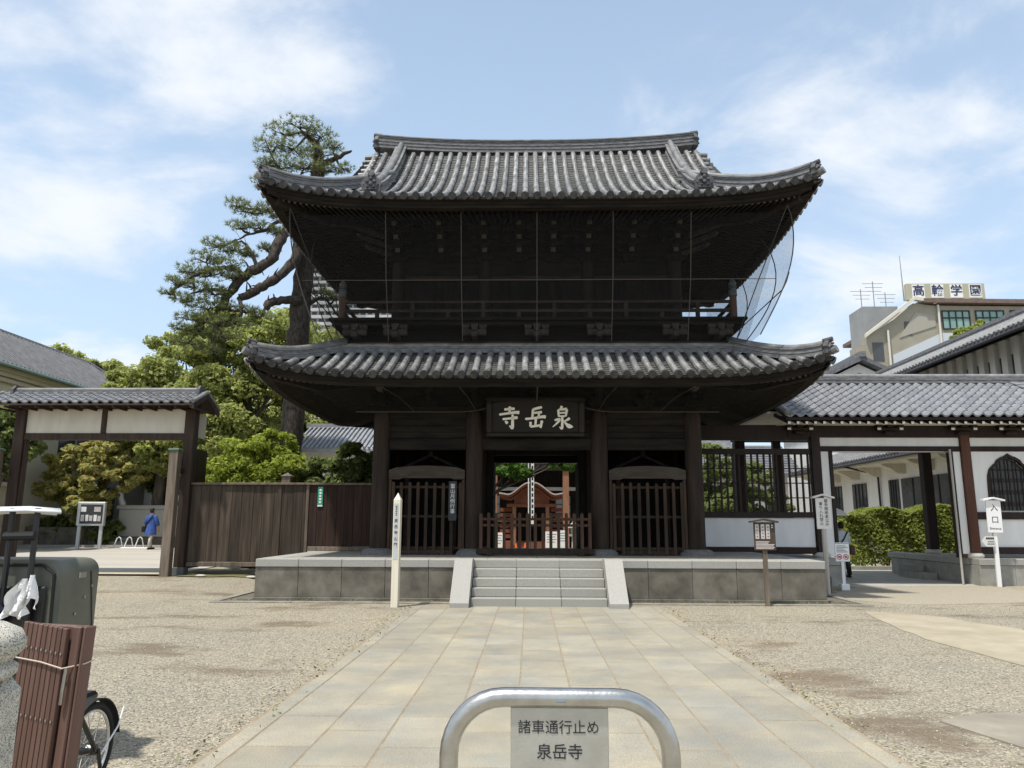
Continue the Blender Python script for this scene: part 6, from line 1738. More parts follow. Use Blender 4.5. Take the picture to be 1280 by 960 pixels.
L_broad = leaf_mat('broad_leaves', (0.165, 0.195, 0.06), (0.42, 0.44, 0.155), 0.54)
L_dark = leaf_mat('dark_leaves', (0.09, 0.125, 0.04), (0.25, 0.29, 0.10), 0.48)
L_bright = leaf_mat('bright_shrub_leaves', (0.15, 0.205, 0.03), (0.38, 0.42, 0.08), 0.48)
L_yel = leaf_mat('yellowing_leaves', (0.21, 0.26, 0.09), (0.54, 0.45, 0.17), 0.52)
L_maple = leaf_mat('maple_leaves', (0.06, 0.13, 0.025), (0.16, 0.28, 0.05), 0.45)
L_hedge = leaf_mat('hedge_leaves', (0.15, 0.19, 0.04), (0.34, 0.37, 0.09), 0.45)

def leaf_quads(C, N_, size, r):
    """leaf rhombs centred on C with normals N_"""
    n = len(C)
    a = r.normal(size=(n, 3)); t = np.cross(N_, a); t /= np.linalg.norm(t, axis=1, keepdims=True) + 1e-9
    b = np.cross(N_, t)
    s_ = size * r.uniform(0.6, 1.35, (n, 1))
    V = np.stack([C - t * s_, C - b * s_ * 0.55 + N_ * s_ * 0.12, C + t * s_, C + b * s_ * 0.55 + N_ * s_ * 0.12], 1).reshape(-1, 3)
    F = np.arange(4 * n).reshape(-1, 4)
    return V, F

def crown(name, blobs, per, size, m, parent, seed=1, sub=26, hollow=0.45, local=False, up_bias=0.5):
    """foliage: each blob (x,y,z,rx,ry,rz) holds many leaf clumps; leaves spread through clump volumes"""
    r = np.random.default_rng(seed)
    Cs, Ns = [], []
    for (x, y, z, rx, ry, rz) in blobs:
        k = sub
        d = r.normal(size=(k, 3)); d /= np.linalg.norm(d, axis=1, keepdims=True)
        rad = r.uniform(hollow, 1.0, (k, 1)) ** 0.6
        cc = np.array([x, y, z]) + d * rad * np.array([rx, ry, rz])
        cr_ = r.uniform(0.20, 0.40, k) * min(rx, ry, rz)
        n = per // k
        for c, q in zip(cc, cr_):
            e = r.normal(size=(n, 3)); e /= np.linalg.norm(e, axis=1, keepdims=True)
            p = c + e * (r.random((n, 1)) ** 0.45) * q * np.array([1.25, 1.25, 0.75])
            nn = e * 0.6 + r.normal(size=(n, 3)) * 0.55 + np.array([0, 0, up_bias])
            nn /= np.linalg.norm(nn, axis=1, keepdims=True)
            Cs.append(p); Ns.append(nn)
    V, F = leaf_quads(np.concatenate(Cs), np.concatenate(Ns), size, r)
    o_ = Vector((0, 0, 0)) if local else org(parent)
    V = V - np.array([o_.x, o_.y, o_.z])
    return link(name, np_mesh(name, V, F), m, parent)

def limbs_mesh(base, tips, r0, seed, wob=0.25):
    """trunk and limbs from base towards tips"""
    rr = random.Random(seed)
    mb = MB()
    base = Vector(base)
    fork = base + Vector((0, 0, 0.42 * (max(t[2] for t in tips) - base.z)))
    mb.tube([base - Vector((0, 0, 0.2)), base + Vector((0, 0, 0.1)), base.lerp(fork, 0.5) + Vector((rr.uniform(-wob, wob) * .4, 0, 0)), fork], [r0 * 1.35, r0 * 1.1, r0 * 0.9, r0 * 0.75], 10)
    for t in tips:
        t = Vector(t)
        s_ = base.lerp(fork, rr.uniform(0.65, 1.0))
        m1 = s_.lerp(t, 0.4) + Vector((rr.uniform(-wob, wob), rr.uniform(-wob, wob), rr.uniform(0, wob)))
        m2 = s_.lerp(t, 0.75) + Vector((rr.uniform(-wob, wob), rr.uniform(-wob, wob), rr.uniform(-wob, wob) * .5))
        mb.tube([s_, m1, m2, t], [r0 * 0.55, r0 * 0.36, r0 * 0.2, r0 * 0.06], 7)
        for k in range(3):
            q = m2 + Vector((rr.uniform(-1, 1), rr.uniform(-1, 1), rr.uniform(-.2, .8))) * 0.9
            mb.tube([m1.lerp(m2, rr.uniform(0.3, 1)), m2.lerp(q, 0.6), q], [r0 * 0.18, r0 * 0.1, r0 * 0.03], 5)
    return mb

def tree(name, label, base, blobs, per, size, m, r0, seed, group=None, sub=26, cat='tree', wob=0.35, bark=None):
    t = thing(name, label, cat, base, group)
    tips = [(b[0], b[1], b[2] + b[5] * 0.35) for b in blobs]
    auto_smooth(limbs_mesh(base, tips, r0, seed, wob).build('trunk', bark or M_bark, t), 60)
    crown('crown', blobs, per, size, m, t, seed, sub)
    return t

# ---------------- the old pine behind the gate
pine = thing('pine_tree', 'tall old pine with bent bare limbs behind the left of the gate', 'tree', (PINE_TRUNK[0][0], PINE_TRUNK[0][1], 0.25))
b0 = Vector(PINE_TRUNK[0])
mb = MB()
tp = [Vector((b0.x, b0.y, 0.0))] + [Vector(p) for p in PINE_TRUNK]
rad = [0.48, 0.39, 0.35, 0.35, 0.345, 0.33, 0.31, 0.32, 0.27, 0.20, 0.13, 0.06]
tq, rq = [], []
for i in range(len(tp) - 1):
    for t in np.linspace(0, 1, 7)[:-1]:
        tq.append(tp[i].lerp(tp[i + 1], t) + Vector((random.uniform(-.025, .025), random.uniform(-.025, .025), 0))); rq.append(lerp(rad[i], rad[i + 1], t) * random.uniform(0.93, 1.08))
tq.append(tp[-1]); rq.append(rad[len(tp) - 1])
mb.tube(tq, rq, 16)
auto_smooth(mb.build('trunk', M_pbark, pine), 60)
starts = [.22, .22, .20, .10, .09, .12, .09, .09, .12, .17, .08, .12, .09, .10]
for k, lm in enumerate(PINE_LIMBS):
    mb = MB()
    P = [Vector(p) for p in lm]
    # smooth resample
    pts = []
    for i in range(len(P) - 1):
        p0, p1, p2, p3 = P[max(i - 1, 0)], P[i], P[i + 1], P[min(i + 2, len(P) - 1)]
        for t in np.linspace(0, 1, 5)[:-1]:
            pts.append(0.5 * ((2 * p1) + (p2 - p0) * t + (2 * p0 - 5 * p1 + 4 * p2 - p3) * t * t + (3 * p1 - p0 - 3 * p2 + p3) * t ** 3))
    pts.append(P[-1])
    r0 = starts[k] * 0.84
    rr_ = [lerp(r0, r0 * (0.72 if k in (0, 1, 2) else 0.25), (i / (len(pts) - 1)) ** 1.0) for i in range(len(pts))]
    pts = [p + Vector((random.uniform(-.03, .03), random.uniform(-.03, .03), random.uniform(-.03, .03))) for p in pts]
    rr_ = [q * random.uniform(0.86, 1.12) for q in rr_]
    mb.tube(pts, rr_, 10)
    for q in range(2, len(pts) - 1, 2):
        e_ = pts[q] + Vector((random.uniform(-.5, .3), random.uniform(-.3, .3), random.uniform(-.15, .45)))
        mb.tube([pts[q], pts[q].lerp(e_, .5) + Vector((0, 0, .06)), e_], [rr_[q] * .28, rr_[q] * .18, .008], 5)
    auto_smooth(mb.build('limb', M_pbark, pine), 60)
rp_ = np.random.default_rng(11)
NV = []
allp = [Vector(p) for lm in PINE_LIMBS for p in lm] + [Vector(p) for p in PINE_TRUNK[5:]]
base_i = 0
for (x, y, z, w, h) in PINE_PADS:
    h *= 0.72
    c = Vector((x, y, z)); tw_ = MB()
    near = min(allp, key=lambda q: (q - c).length)
    mid = near.lerp(c, 0.55) + Vector((0, 0, -0.08))
    tw_.tube([near, mid, c - Vector((0, 0, h * 0.4))], [0.05, 0.035, 0.018], 6)
    nt = int(105 * (w * h / 0.18) ** 0.6)
    for k in range(7):
        a = rp_.uniform(0, 2 * PI); q = c + Vector((math.cos(a) * w * .8, math.sin(a) * w * .6, rp_.uniform(-.5, .3) * h))
        tw_.tube([mid.lerp(c, rp_.uniform(0.3, 1)) - Vector((0, 0, h * 0.3)), c.lerp(q, 0.6) - Vector((0, 0, h * 0.25)), q], [0.02, 0.014, 0.006], 4)
    tw_.build('twig', M_pbark, pine)
    # tufts: needle fans over a domed pad
    u_ = rp_.normal(size=(nt, 3)); u_ /= np.linalg.norm(u_, axis=1, keepdims=True)
    rr0 = rp_.random((nt, 1)) ** 0.4
    cen = np.array([x, y, z]) + u_ * rr0 * np.array([w, w * 0.85, h])
    nn = 11
    ax = u_ * np.array([0.8, 0.8, 0.35]) + np.array([0, 0, 0.7]) + rp_.normal(size=(nt, 3)) * 0.2
    ax /= np.linalg.norm(ax, axis=1, keepdims=True)
    dirs = ax[:, None, :] * 0.75 + rp_.normal(size=(nt, nn, 3)) * 0.55
    dirs /= np.linalg.norm(dirs, axis=2, keepdims=True)
    Ln = rp_.uniform(0.11, 0.19, (nt, nn, 1))
    sd = np.cross(dirs, rp_.normal(size=(nt, nn, 3))); sd /= np.linalg.norm(sd, axis=2, keepdims=True)
    b_ = cen[:, None, :] + dirs * 0.01
    T = np.stack([b_ - sd * 0.009, b_ + sd * 0.009, b_ + dirs * Ln], 2).reshape(-1, 3)
    NV.append(T)
NV = np.concatenate(NV) - np.array(org(pine))
link('needles', np_mesh('needles', NV, np.arange(len(NV)).reshape(-1, 3)), L_pine, pine)

# ---------------- broadleaf trees behind the fence and gateway
tree('broadleaf_tree', 'large light green broadleaf tree rising behind the roofed gateway roof', (-16.6, 33.5, 0.5),
     [(-17.6, 33.5, 6.6, 1.9, 1.8, 1.6), (-16.0, 33.5, 8.3, 2.0, 1.9, 1.8), (-18.6, 33.8, 7.4, 1.4, 1.5, 1.0), (-16.6, 33.0, 5.2, 2.0, 1.7, 1.5), (-14.8, 33.2, 6.4, 1.7, 1.7, 1.7), (-15.2, 33.6, 9.6, 1.3, 1.3, 1.0)], 9000, 0.115, L_broad, 0.28, 21, 'trees behind the fence', 40)
tree('broadleaf_tree', 'tall light green broadleaf tree directly left of the pine trunk', (-12.6, 31.0, 0.5),
     [(-12.8, 31, 8.2, 2.0, 1.8, 1.8), (-11.6, 31, 6.2, 1.9, 1.8, 1.8), (-13.6, 30.8, 6.0, 1.8, 1.7, 1.7), (-12.5, 30.8, 4.4, 2.2, 1.7, 1.4), (-11.0, 31.2, 9.2, 1.6, 1.5, 1.5), (-13.4, 31.2, 9.8, 1.0, 1.0, 0.9), (-10.2, 31.0, 7.4, 1.3, 1.3, 1.4)], 8200, 0.11, L_broad, 0.26, 22, 'trees behind the fence', 40)
tree('broadleaf_tree', 'light green broadleaf tree between the pine trunk and the gate', (-9.6, 38.0, 0.5),
     [(-9.8, 38, 9.5, 2.2, 2.0, 1.9), (-11.2, 38, 7.4, 2.0, 2.0, 2.0), (-8.4, 38, 7.2, 1.8, 1.8, 1.8), (-12.2, 38.2, 10.0, 1.6, 1.6, 1.4)], 7000, 0.125, L_broad, 0.25, 23, 'trees behind the fence', 36)
tree('broadleaf_tree', 'dark green tree in the gateway opening behind the stone wall', (-17.2, 35.5, 0.5),
     [(-17.6, 35.4, 3.9, 1.6, 1.4, 1.0), (-16.2, 35.2, 4.1, 1.5, 1.4, 1.1), (-15.2, 35.5, 3.6, 1.2, 1.2, 0.8), (-18.6, 35.6, 4.9, 1.5, 1.4, 1.1)], 4200, 0.12, L_dark, 0.16, 24, 'trees behind the fence', 30)
tree('broadleaf_tree', 'leafy green tree filling the view between the gateway roof and the bright shrub', (-12.8, 35.5, 0.5),
     [(-13.6, 35.5, 4.6, 1.6, 1.4, 1.4), (-12.2, 35.3, 4.0, 1.6, 1.4, 1.3), (-11.0, 35.6, 5.2, 1.5, 1.4, 1.4), (-12.6, 35.8, 6.2, 1.8, 1.5, 1.4), (-14.6, 35.6, 5.8, 1.3, 1.3, 1.3)], 6500, 0.12, L_broad, 0.2, 31, 'trees behind the fence', 34)
tree('broadleaf_tree', 'dark green garden tree showing through the corridor lattice', (8.2, 36.5, 0.0),
     [(7.4, 36.5, 3.4, 1.5, 1.2, 1.1), (9.0, 36.4, 2.6, 1.4, 1.2, 1.1), (10.4, 36.6, 3.6, 1.3, 1.2, 1.0), (8.3, 36.6, 4.6, 1.3, 1.2, 0.9), (11.6, 36.8, 2.4, 1.0, 1.0, 0.9)], 4200, 0.11, L_dark, 0.15, 32, None, 28)
tree('yellowing_tree', 'small tree with yellow and orange tinged leaves in the gateway opening', (-19.2, 32.6, 0.5),
     [(-20.0, 32.4, 4.0, 1.2, 1.0, 0.8), (-18.8, 32.4, 4.25, 1.3, 1.1, 0.8), (-20.4, 32.5, 2.9, 1.1, 1.0, 0.75), (-18.4, 32.3, 3.2, 1.2, 1.0, 0.7), (-19.4, 32.3, 2.2, 1.2, 0.9, 0.6), (-17.5, 32.6, 3.7, 0.9, 0.8, 0.6)], 3200, 0.11, L_yel, 0.12, 25, None, 26)
tree('broadleaf_tree', 'dark green tree at the left edge behind the gateway post', (-20.6, 28.5, 0.4),
     [(-20.6, 28.5, 4.8, 1.3, 1.2, 1.3), (-21.4, 28.3, 3.2, 1.3, 1.2, 1.2), (-20.0, 28.8, 5.9, 0.9, 0.9, 0.7)], 4200, 0.12, L_dark, 0.15, 26, 'trees behind the fence', 28)
tree('broadleaf_tree', 'distant broadleaf tree above the slate roof at the far left', (-38.5, 60, 0.5),
     [(-39.5, 60, 13.6, 2.6, 2.2, 2.2), (-36.6, 60, 13.2, 2.2, 2.2, 1.8), (-42.5, 61, 13.0, 2.4, 2.2, 2.2), (-34.6, 60, 12.6, 1.6, 1.6, 1.8)], 4200, 0.24, L_broad, 0.4, 27, 'trees behind the fence', 26)
tree('broadleaf_tree', 'small pale green tree in front of the school windows', (27.2, 45, 0.0),
     [(26.6, 45, 12.9, 0.95, 0.9, 0.7), (28.1, 45, 13.3, 1.0, 0.9, 0.75), (27.2, 45, 12.2, 1.3, 0.9, 0.8), (25.7, 45.0, 12.1, 0.7, 0.6, 0.5)], 2800, 0.11, L_hedge, 0.2, 28, None, 22)
tree('maple_tree', 'green maple leaves hanging in the court behind the gate opening', (-2.6, 28.5, 0.0),
     [(-1.2, 28, 3.75, 0.85, 0.7, 0.45), (-0.55, 28.2, 3.45, 0.5, 0.5, 0.35), (1.1, 28.4, 3.75, 0.65, 0.6, 0.25), (-2.8, 28.4, 4.6, 1.2, 1.0, 0.8), (0.4, 28.8, 4.8, 1.5, 1.0, 0.6)], 2000, 0.07, L_maple, 0.13, 29, None, 24)
# a wood closing the view behind the left-hand roofs, too far to tell trees apart
# ---------------- shrubs
def shrub(name, label, base, blobs, per, size, m, seed, group=None, sub=30):
    t = thing(name, label, 'shrub', base, group)
    mb = MB()
    rr = random.Random(seed)
    for b in blobs:
        for k in range(4):
            q = Vector((b[0] + rr.uniform(-.6, .6) * b[3], b[1] + rr.uniform(-.5, .5) * b[4], b[2] + rr.uniform(-.2, .4) * b[5]))
            s_ = Vector(base) + Vector((rr.uniform(-.25, .25), rr.uniform(-.2, .2), -0.1))
            mb.tube([s_, s_.lerp(q, 0.5) + Vector((0, 0, 0.15)), q], [0.05, 0.03, 0.012], 5)
    mb.build('stems', M_bark, t)
    crown('foliage', blobs, per, size, m, t, seed, sub, hollow=0.5)
    return t
shrub('shrub', 'bright yellow green clipped shrub rising over the board fence', (-8.4, 22.8, 0.3),
      [(-8.5, 22.8, 3.35, 1.0, 0.9, 0.85), (-9.2, 22.7, 2.7, 0.9, 0.8, 0.8), (-7.7, 22.7, 2.9, 1.0, 0.9, 0.9), (-8.2, 22.5, 2.3, 1.3, 0.9, 0.7), (-8.0, 22.9, 3.9, 0.6, 0.6, 0.5)], 5600, 0.075, L_bright, 41, None, 40)
shrub('shrub', 'darker green shrub over the fence next to the gate column', (-5.9, 22.9, 0.3),
      [(-6.2, 22.9, 2.9, 0.9, 0.8, 0.75), (-5.3, 22.9, 2.6, 0.8, 0.7, 0.7), (-6.6, 22.8, 2.4, 0.8, 0.7, 0.6), (-5.6, 22.8, 3.5, 0.6, 0.6, 0.5), (-4.9, 23.2, 3.2, 0.5, 0.5, 0.6)], 4600, 0.075, L_dark, 42, None, 34)
shrub('shrub', 'dark leafy shrub beside the notice board in the gateway opening', (-18.6, 32.7, 0.5),
      [(-18.9, 32.7, 1.35, 0.55, 0.5, 0.6), (-18.3, 32.8, 1.1, 0.5, 0.5, 0.5)], 2600, 0.11, L_dark, 43, None, 22)
shrub('shrub', 'dark undergrowth on the verge left of the notice board', (-21.6, 33.2, 0.5),
      [(-22.5, 33.2, 1.3, 1.1, 0.6, 0.7), (-20.6, 33.2, 1.3, 1.0, 0.6, 0.7), (-19.6, 33.4, 1.1, 0.7, 0.5, 0.5)], 2600, 0.12, L_dark, 44, None, 24)
shrub('shrub', 'loose green undergrowth behind the stone wall beside the gateway post', (-15.4, 33.8, 0.5),
      [(-14.8, 34.2, 2.0, 1.0, 0.8, 1.1), (-13.4, 33.8, 2.0, 1.2, 0.8, 1.2), (-11.4, 33.5, 2.0, 1.4, 0.8, 1.2)], 3200, 0.12, L_dark, 45, None, 26)
# ---------------- clipped hedge beyond the corridor passage
hd = thing('clipped_hedge', 'clipped yellow green hedge beyond the corridor passage', 'hedge', (13.8, 28.6, 0))
rh = np.random.default_rng(5)
n = 26000
P = np.stack([rh.uniform(11.35, 16.2, n), rh.uniform(27.9, 29.3, n), rh.uniform(0.15, 2.0, n)], 1)
P[:, 2] += 0.10 * np.sin(P[:, 0] * 3.1) * (P[:, 2] / 2) + 0.06 * (P[:, 0] - 11.4) * (P[:, 2] / 2)
face = rh.integers(0, 3, n)
P[face == 0, 1] = 27.9 + rh.random((face == 0).sum()) ** 2 * 0.25
P[face == 1, 2] = 2.0 + 0.06 * (P[face == 1, 0] - 11.4) + 0.10 * np.sin(P[face == 1, 0] * 3.1) - rh.random((face == 1).sum()) ** 2 * 0.25
P[:, 1] += 0.10 * np.sin(P[:, 0] * 4.7 + P[:, 2] * 3)
keep = ~((P[:, 2] < 1.0) & (rh.random(n) < 0.55))
P = P[keep]; n = len(P)
Nn = rh.normal(size=(n, 3)) * 0.6 + np.array([0, -0.5, 0.6]); Nn /= np.linalg.norm(Nn, axis=1, keepdims=True)
Vh, Fh = leaf_quads(P, Nn, 0.075, rh)
link('foliage', np_mesh('foliage', Vh - np.array(org(hd)), Fh), L_hedge, hd)
mb = MB()
for i in range(26):
    x = 11.5 + i * 0.18; y = 28.6 + 0.4 * math.sin(i * 2.3)
    mb.tube([(x, y, -0.05), (x + 0.1 * math.sin(i), y, 0.7), (x + 0.3 * math.sin(i * 1.7), y + 0.2 * math.cos(i), 1.8)], [0.03, 0.022, 0.01], 5)
mb.build('stems', M_bark, hd)
MB().rbox(10.9, 16.4, 27.3, 27.5, -0.03, 0.14, 0.01).build('edging_kerb', M_cstone, hd)
# =================================================================== SIGNS ON THE RIGHT
M_signw = mat('weathered_white_board', (0.62, 0.61, 0.57), 0.7, (0.70, 0.69, 0.65), 3.0, bump=0.05)
M_bwhite = mat('bright_white_paint', (0.82, 0.82, 0.81), 0.5, (0.78, 0.78, 0.77), 4.0)
M_pole = mat('silvered_wood_pole', (0.38, 0.35, 0.30), 0.8, (0.48, 0.45, 0.40), 3.0, stretch=(6, 6, 0.5))
def roof_cap(mb, w, t, z, y0, y1, h):
    mb.prism([(-w, z), (0, z + h), (w, z), (w, z + t), (0, z + h + t), (-w, z + t)], 'xz', y0, y1)
    return mb
# wooden notice with little roof beside the foot block
s1 = thing('wooden_notice', 'tall weathered wooden notice with two columns of black writing by the platform corner', 'sign', (6.55, 17.55, 0))
MB().lathe([(0.055, 0.0), (0.055, 1.5)], (0, 0.03, 0), 10).build('pole', M_pole, s1, local=True)
MB().rbox(-0.165, 0.165, -0.03, 0.0, 1.46, 2.16, 0.006).build('board', M_signw, s1, local=True)
roof_cap(MB(), 0.25, 0.035, 2.145, -0.09, 0.07, 0.07).build('roof_cap', M_signw, s1, local=True)
text('lettering', '墓参関係者以外', 0.088, (0.065, -0.033, 2.085), (R(90), 0, 0), M_ink, s1, vertical=True, gap=1.0, local=True, extrude=0.001)
text('lettering', '乗り入れ禁止', 0.088, (-0.055, -0.033, 2.02), (R(90), 0, 0), M_ink, s1, vertical=True, gap=1.0, local=True, extrude=0.001)
# low prohibition sign
s2 = thing('prohibition_sign', 'small white sign with two red prohibition circles at the corridor passage', 'sign', (7.47, 18.96, 0))
MB().rbox(-0.10, 0.10, -0.10, 0.10, 0.0, 0.15, 0.012).build('base', M_bwhite, s2, local=True)
MB().box(-0.035, 0.035, -0.02, 0.02, 0.152, 0.75).build('stem', M_bwhite, s2, local=True)
MB().rbox(-0.17, 0.17, -0.04, -0.022, 0.68, 1.13, 0.004).build('panel', M_bwhite, s2, local=True)
MB().box(-0.165, 0.165, -0.0435, -0.0405, 1.105, 1.12).build('frame_line', M_conc2, s2, local=True)
M_grey_ink = mat('grey_print', (0.22, 0.22, 0.23), 0.7)
for k in range(5):
    MB().box(-0.135, 0.135 - 0.05 * (k % 3), -0.0435, -0.0405, 0.90 + k * 0.036, 0.915 + k * 0.036).build('print_line', M_grey_ink, s2, local=True)
M_red = mat('red_print', (0.55, 0.03, 0.05), 0.6)
for x in (-0.08, 0.08):
    mb = MB(); mb.tube([(x + 0.058 * math.cos(a), -0.042, 0.79 + 0.058 * math.sin(a)) for a in np.linspace(0, 2 * PI, 25)], 0.008, 5); mb.build('red_ring', M_red, s2, local=True)
    MB().beam((x - 0.04, -0.046, 0.83), (x + 0.04, -0.046, 0.75), 0.004, 0.012).build('red_bar', M_red, s2, local=True)
    MB().rbox(x - 0.03, x + 0.03, -0.0435, -0.0405, 0.772, 0.808, 0.001).build('pictogram', M_ink, s2, local=True)
# entrance sign
s3 = thing('entrance_sign', 'white roofed entrance sign on a pole in front of the bell window', 'sign', (11.90, 20.16, 0))
s3.rotation_euler = (0, R(0.8), 0)
MB().rbox(-0.05, 0.05, -0.03, 0.04, 0.0, 1.40, 0.008).build('pole', M_bwhite, s3, local=True)
MB().rbox(-0.19, 0.19, -0.06, -0.032, 1.37, 2.20, 0.006).build('panel', M_bwhite, s3, local=True)
roof_cap(MB(), 0.28, 0.04, 2.18, -0.12, 0.04, 0.06).build('roof_cap', M_bwhite, s3, local=True)
text('lettering', '入口', 0.20, (0.01, -0.063, 2.0), (R(90), 0, 0), M_ink, s3, vertical=True, gap=1.55, local=True, extrude=0.001)
text('lettering', 'Entrance', 0.082, (0.0, -0.063, 1.475), (R(90), 0, 0), M_ink, s3, local=True, extrude=0.001)
s4 = thing('arrow_sign', 'small white arrow shaped sign pointing left below the entrance panel', 'sign', (11.82, 20.09, 1.02))
MB().prism([(-0.30, 0.13), (-0.20, 0.26), (0.03, 0.26), (0.03, 0.0), (-0.20, 0.0)], 'xz', -0.012, 0.0).build('panel', M_signw, s4, local=True)
for k, (a, b, z) in enumerate(((-0.19, 0.02, 0.18), (-0.15, 0.02, 0.11), (-0.17, 0.02, 0.05))):
    for j in range(4 if k == 0 else 1):
        w_ = (b - a) / (4 if k == 0 else 1)
        MB().box(a + j * w_ + 0.004, a + (j + 1) * w_ - 0.004, -0.0155, -0.0125, z, z + (0.05 if k == 0 else 0.03)).build('print_mark', M_grey_ink if k else M_ink, s4, local=True)
# brown information board in front of the platform
s5 = thing('information_board', 'small dark brown roofed information board on a post before the platform', 'sign', (4.46, 15.18, 0))
M_brown = mat('dark_brown_board', (0.055, 0.040, 0.030), 0.7, (0.085, 0.065, 0.05), 4.0)
M_paper = mat('aged_paper', (0.50, 0.43, 0.42), 0.8, (0.60, 0.56, 0.53), 12.0)
MB().box(-0.04, 0.04, -0.03, 0.03, 0, 1.1).build('post', M_grwood, s5, local=True)
MB().rbox(-0.21, 0.21, -0.055, -0.031, 1.06, 1.60, 0.006).build('board', M_brown, s5, local=True)
roof_cap(MB(), 0.27, 0.03, 1.59, -0.12, 0.06, 0.05).build('roof_cap', M_brown, s5, local=True)
for i, x in enumerate((-0.145, -0.035, 0.065)):
    MB().box(x - 0.035, x + 0.035, -0.0595, -0.0555, 1.28, 1.56).build('paper_strip', M_paper, s5, local=True)
    for k in range(4): MB().box(x - 0.015, x + 0.018, -0.0625, -0.06, 1.31 + k * 0.06, 1.34 + k * 0.06).build('mark', M_grey_ink, s5, local=True)
for k in range(6):
    MB().box(-0.18, 0.06 + 0.1 * (k < 4) + 0.02 * (k % 2), -0.0595, -0.0555, 1.085 + k * 0.026, 1.10 + k * 0.026).build('print_line', M_paper, s5, local=True)
for z in (1.53, 1.49): MB().prism([(0.135, z), (0.165, z), (0.15, z + 0.03)], 'xz', -0.0595, -0.0555).build('white_mark', M_bwhite, s5, local=True)

# =================================================================== LEFT FOREGROUND
# ---------------- granite gatepost
M_speck = bpy.data.materials.new('speckled_granite'); M_speck.use_nodes = True
_n, _l = M_speck.node_tree.nodes, M_speck.node_tree.links
_b = _n['Principled BSDF']; _b.inputs['Roughness'].default_value = 0.8
_t = _n.new('ShaderNodeTexCoord')
_v = _n.new('ShaderNodeTexVoronoi'); _v.inputs['Scale'].default_value = 240; _l.new(_t.outputs['Object'], _v.inputs['Vector'])
_s = _n.new('ShaderNodeSeparateColor'); _l.new(_v.outputs['Color'], _s.inputs[0])
_r = _n.new('ShaderNodeValToRGB'); _r.color_ramp.interpolation = 'CONSTANT'
_e = _r.color_ramp.elements; _e[0].position = 0; _e[0].color = (0.05, 0.05, 0.045, 1); _e[1].position = 0.13; _e[1].color = (0.42, 0.40, 0.34, 1)
_q = _e.new(0.5); _q.color = (0.55, 0.53, 0.46, 1); _q = _e.new(0.8); _q.color = (0.34, 0.33, 0.29, 1)
_l.new(_s.outputs[0], _r.inputs[0])
_l.new(_r.outputs[0], _b.inputs['Base Color'])
gpst = thing('granite_pillar', 'speckled granite pillar with moulded cap at the left edge', 'pillar', (-2.44, 3.15, 0))
MB().rbox(-0.17, 0.17, -0.17, 0.17, 0.0, 0.92, 0.05).build('shaft', M_speck, gpst, local=True)
cp = MB().lathe([(0.17, 0.922), (0.19, 0.94), (0.19, 0.97), (0.165, 0.985), (0.175, 1.0), (0.205, 1.03), (0.212, 1.07), (0.19, 1.11), (0.13, 1.14), (0.03, 1.15)], (0, 0, 0), 24).build('cap', M_speck, gpst, local=True)
auto_smooth(cp, 60)
# ---------------- folded slatted panel tied with cord
fp = thing('folding_ramp', 'folded brown slatted wooden ramp tied with cord beside the granite pillar', 'ramp', (-2.635, 3.95, 0))
fp.rotation_euler = (R(-2), R(1.2), R(-8)); fp.scale = (0.66, 1, 1)
M_brslat = mat('brown_stained_slat', (0.10, 0.055, 0.040), 0.55, (0.145, 0.082, 0.062), 2.0, stretch=(6, 6, 0.6), bump=0.1, bscale=25, objvar=0.14, spec=0.35)
M_bolt = mat('bolt_steel', (0.45, 0.43, 0.40), 0.35, metal=1.0)
sw = 0.041
for i in range(9):
    x = -0.21 + i * 0.043
    o = MB().rbox(x, x + sw, -0.03, 0.0, 0.06 if i < 7 else 0.35, 1.045 - 0.003 * i, 0.004).build('slat', M_brslat, fp, local=True)
    for z in (0.93, 0.61, 0.20):
        if z < 0.4 and i != 6: continue
        mb = MB(); mb.lathe([(0.007, -0.036), (0.007, -0.0305)], (x + sw / 2, 0, z - 0.004 * i), 8, 'y'); mb.build('bolt', M_bolt, o, local=True)
MB().rbox(0.195, 0.27, -0.01, 0.07, 0.02, 1.03, 0.006).build('side_board', M_brslat, fp, local=True)
MB().rbox(0.30 - 0.025, 0.30 + 0.0, 0.0, 0.08, 0.0, 1.03, 0.005).build('side_board', M_brslat, fp, local=True)
MB().rbox(-0.22, 0.19, 0.02, 0.07, 0.05, 1.03, 0.006).build('back_panel', M_brslat, fp, local=True)
MB().tube([(0.215, -0.03, 0.83), (0.215, -0.035, 0.72), (0.21, -0.03, 0.66)], 0.011, 8).build('handle', M_bolt, fp, local=True)
MB().rbox(0.19, 0.26, -0.022, -0.012, 0.12, 0.26, 0.003).build('hinge', M_bolt, fp, local=True)
MB().tube([(-0.225, -0.036, 0.87), (0.0, -0.038, 0.855), (0.19, -0.04, 0.83), (0.31, 0.02, 0.85), (0.305, 0.09, 0.86)], 0.004, 6).build('cord', mat('pale_cord', (0.55, 0.47, 0.38), 0.8), fp, local=True)
# ---------------- passenger tricycle, mostly out of frame
tk = thing('passenger_tricycle', 'covered tricycle with white canopy and olive body at the left edge', 'tricycle', (-3.6, 5.3, 0))
M_olive = mat('olive_plastic', (0.098, 0.102, 0.080), 0.42, (0.125, 0.128, 0.10), 5.0, spec=0.4)
M_canopy = mat('white_canopy', (0.74, 0.76, 0.77), 0.35, (0.68, 0.70, 0.71), 2.0, spec=0.5)
M_blk = mat('black_tube', (0.012, 0.012, 0.013), 0.35, spec=0.5)
M_rub = mat('black_rubber', (0.018, 0.018, 0.018), 0.8)
M_navyseat = mat('navy_vinyl', (0.018, 0.024, 0.045), 0.5, (0.03, 0.038, 0.065), 6.0, bump=0.2, bscale=12)
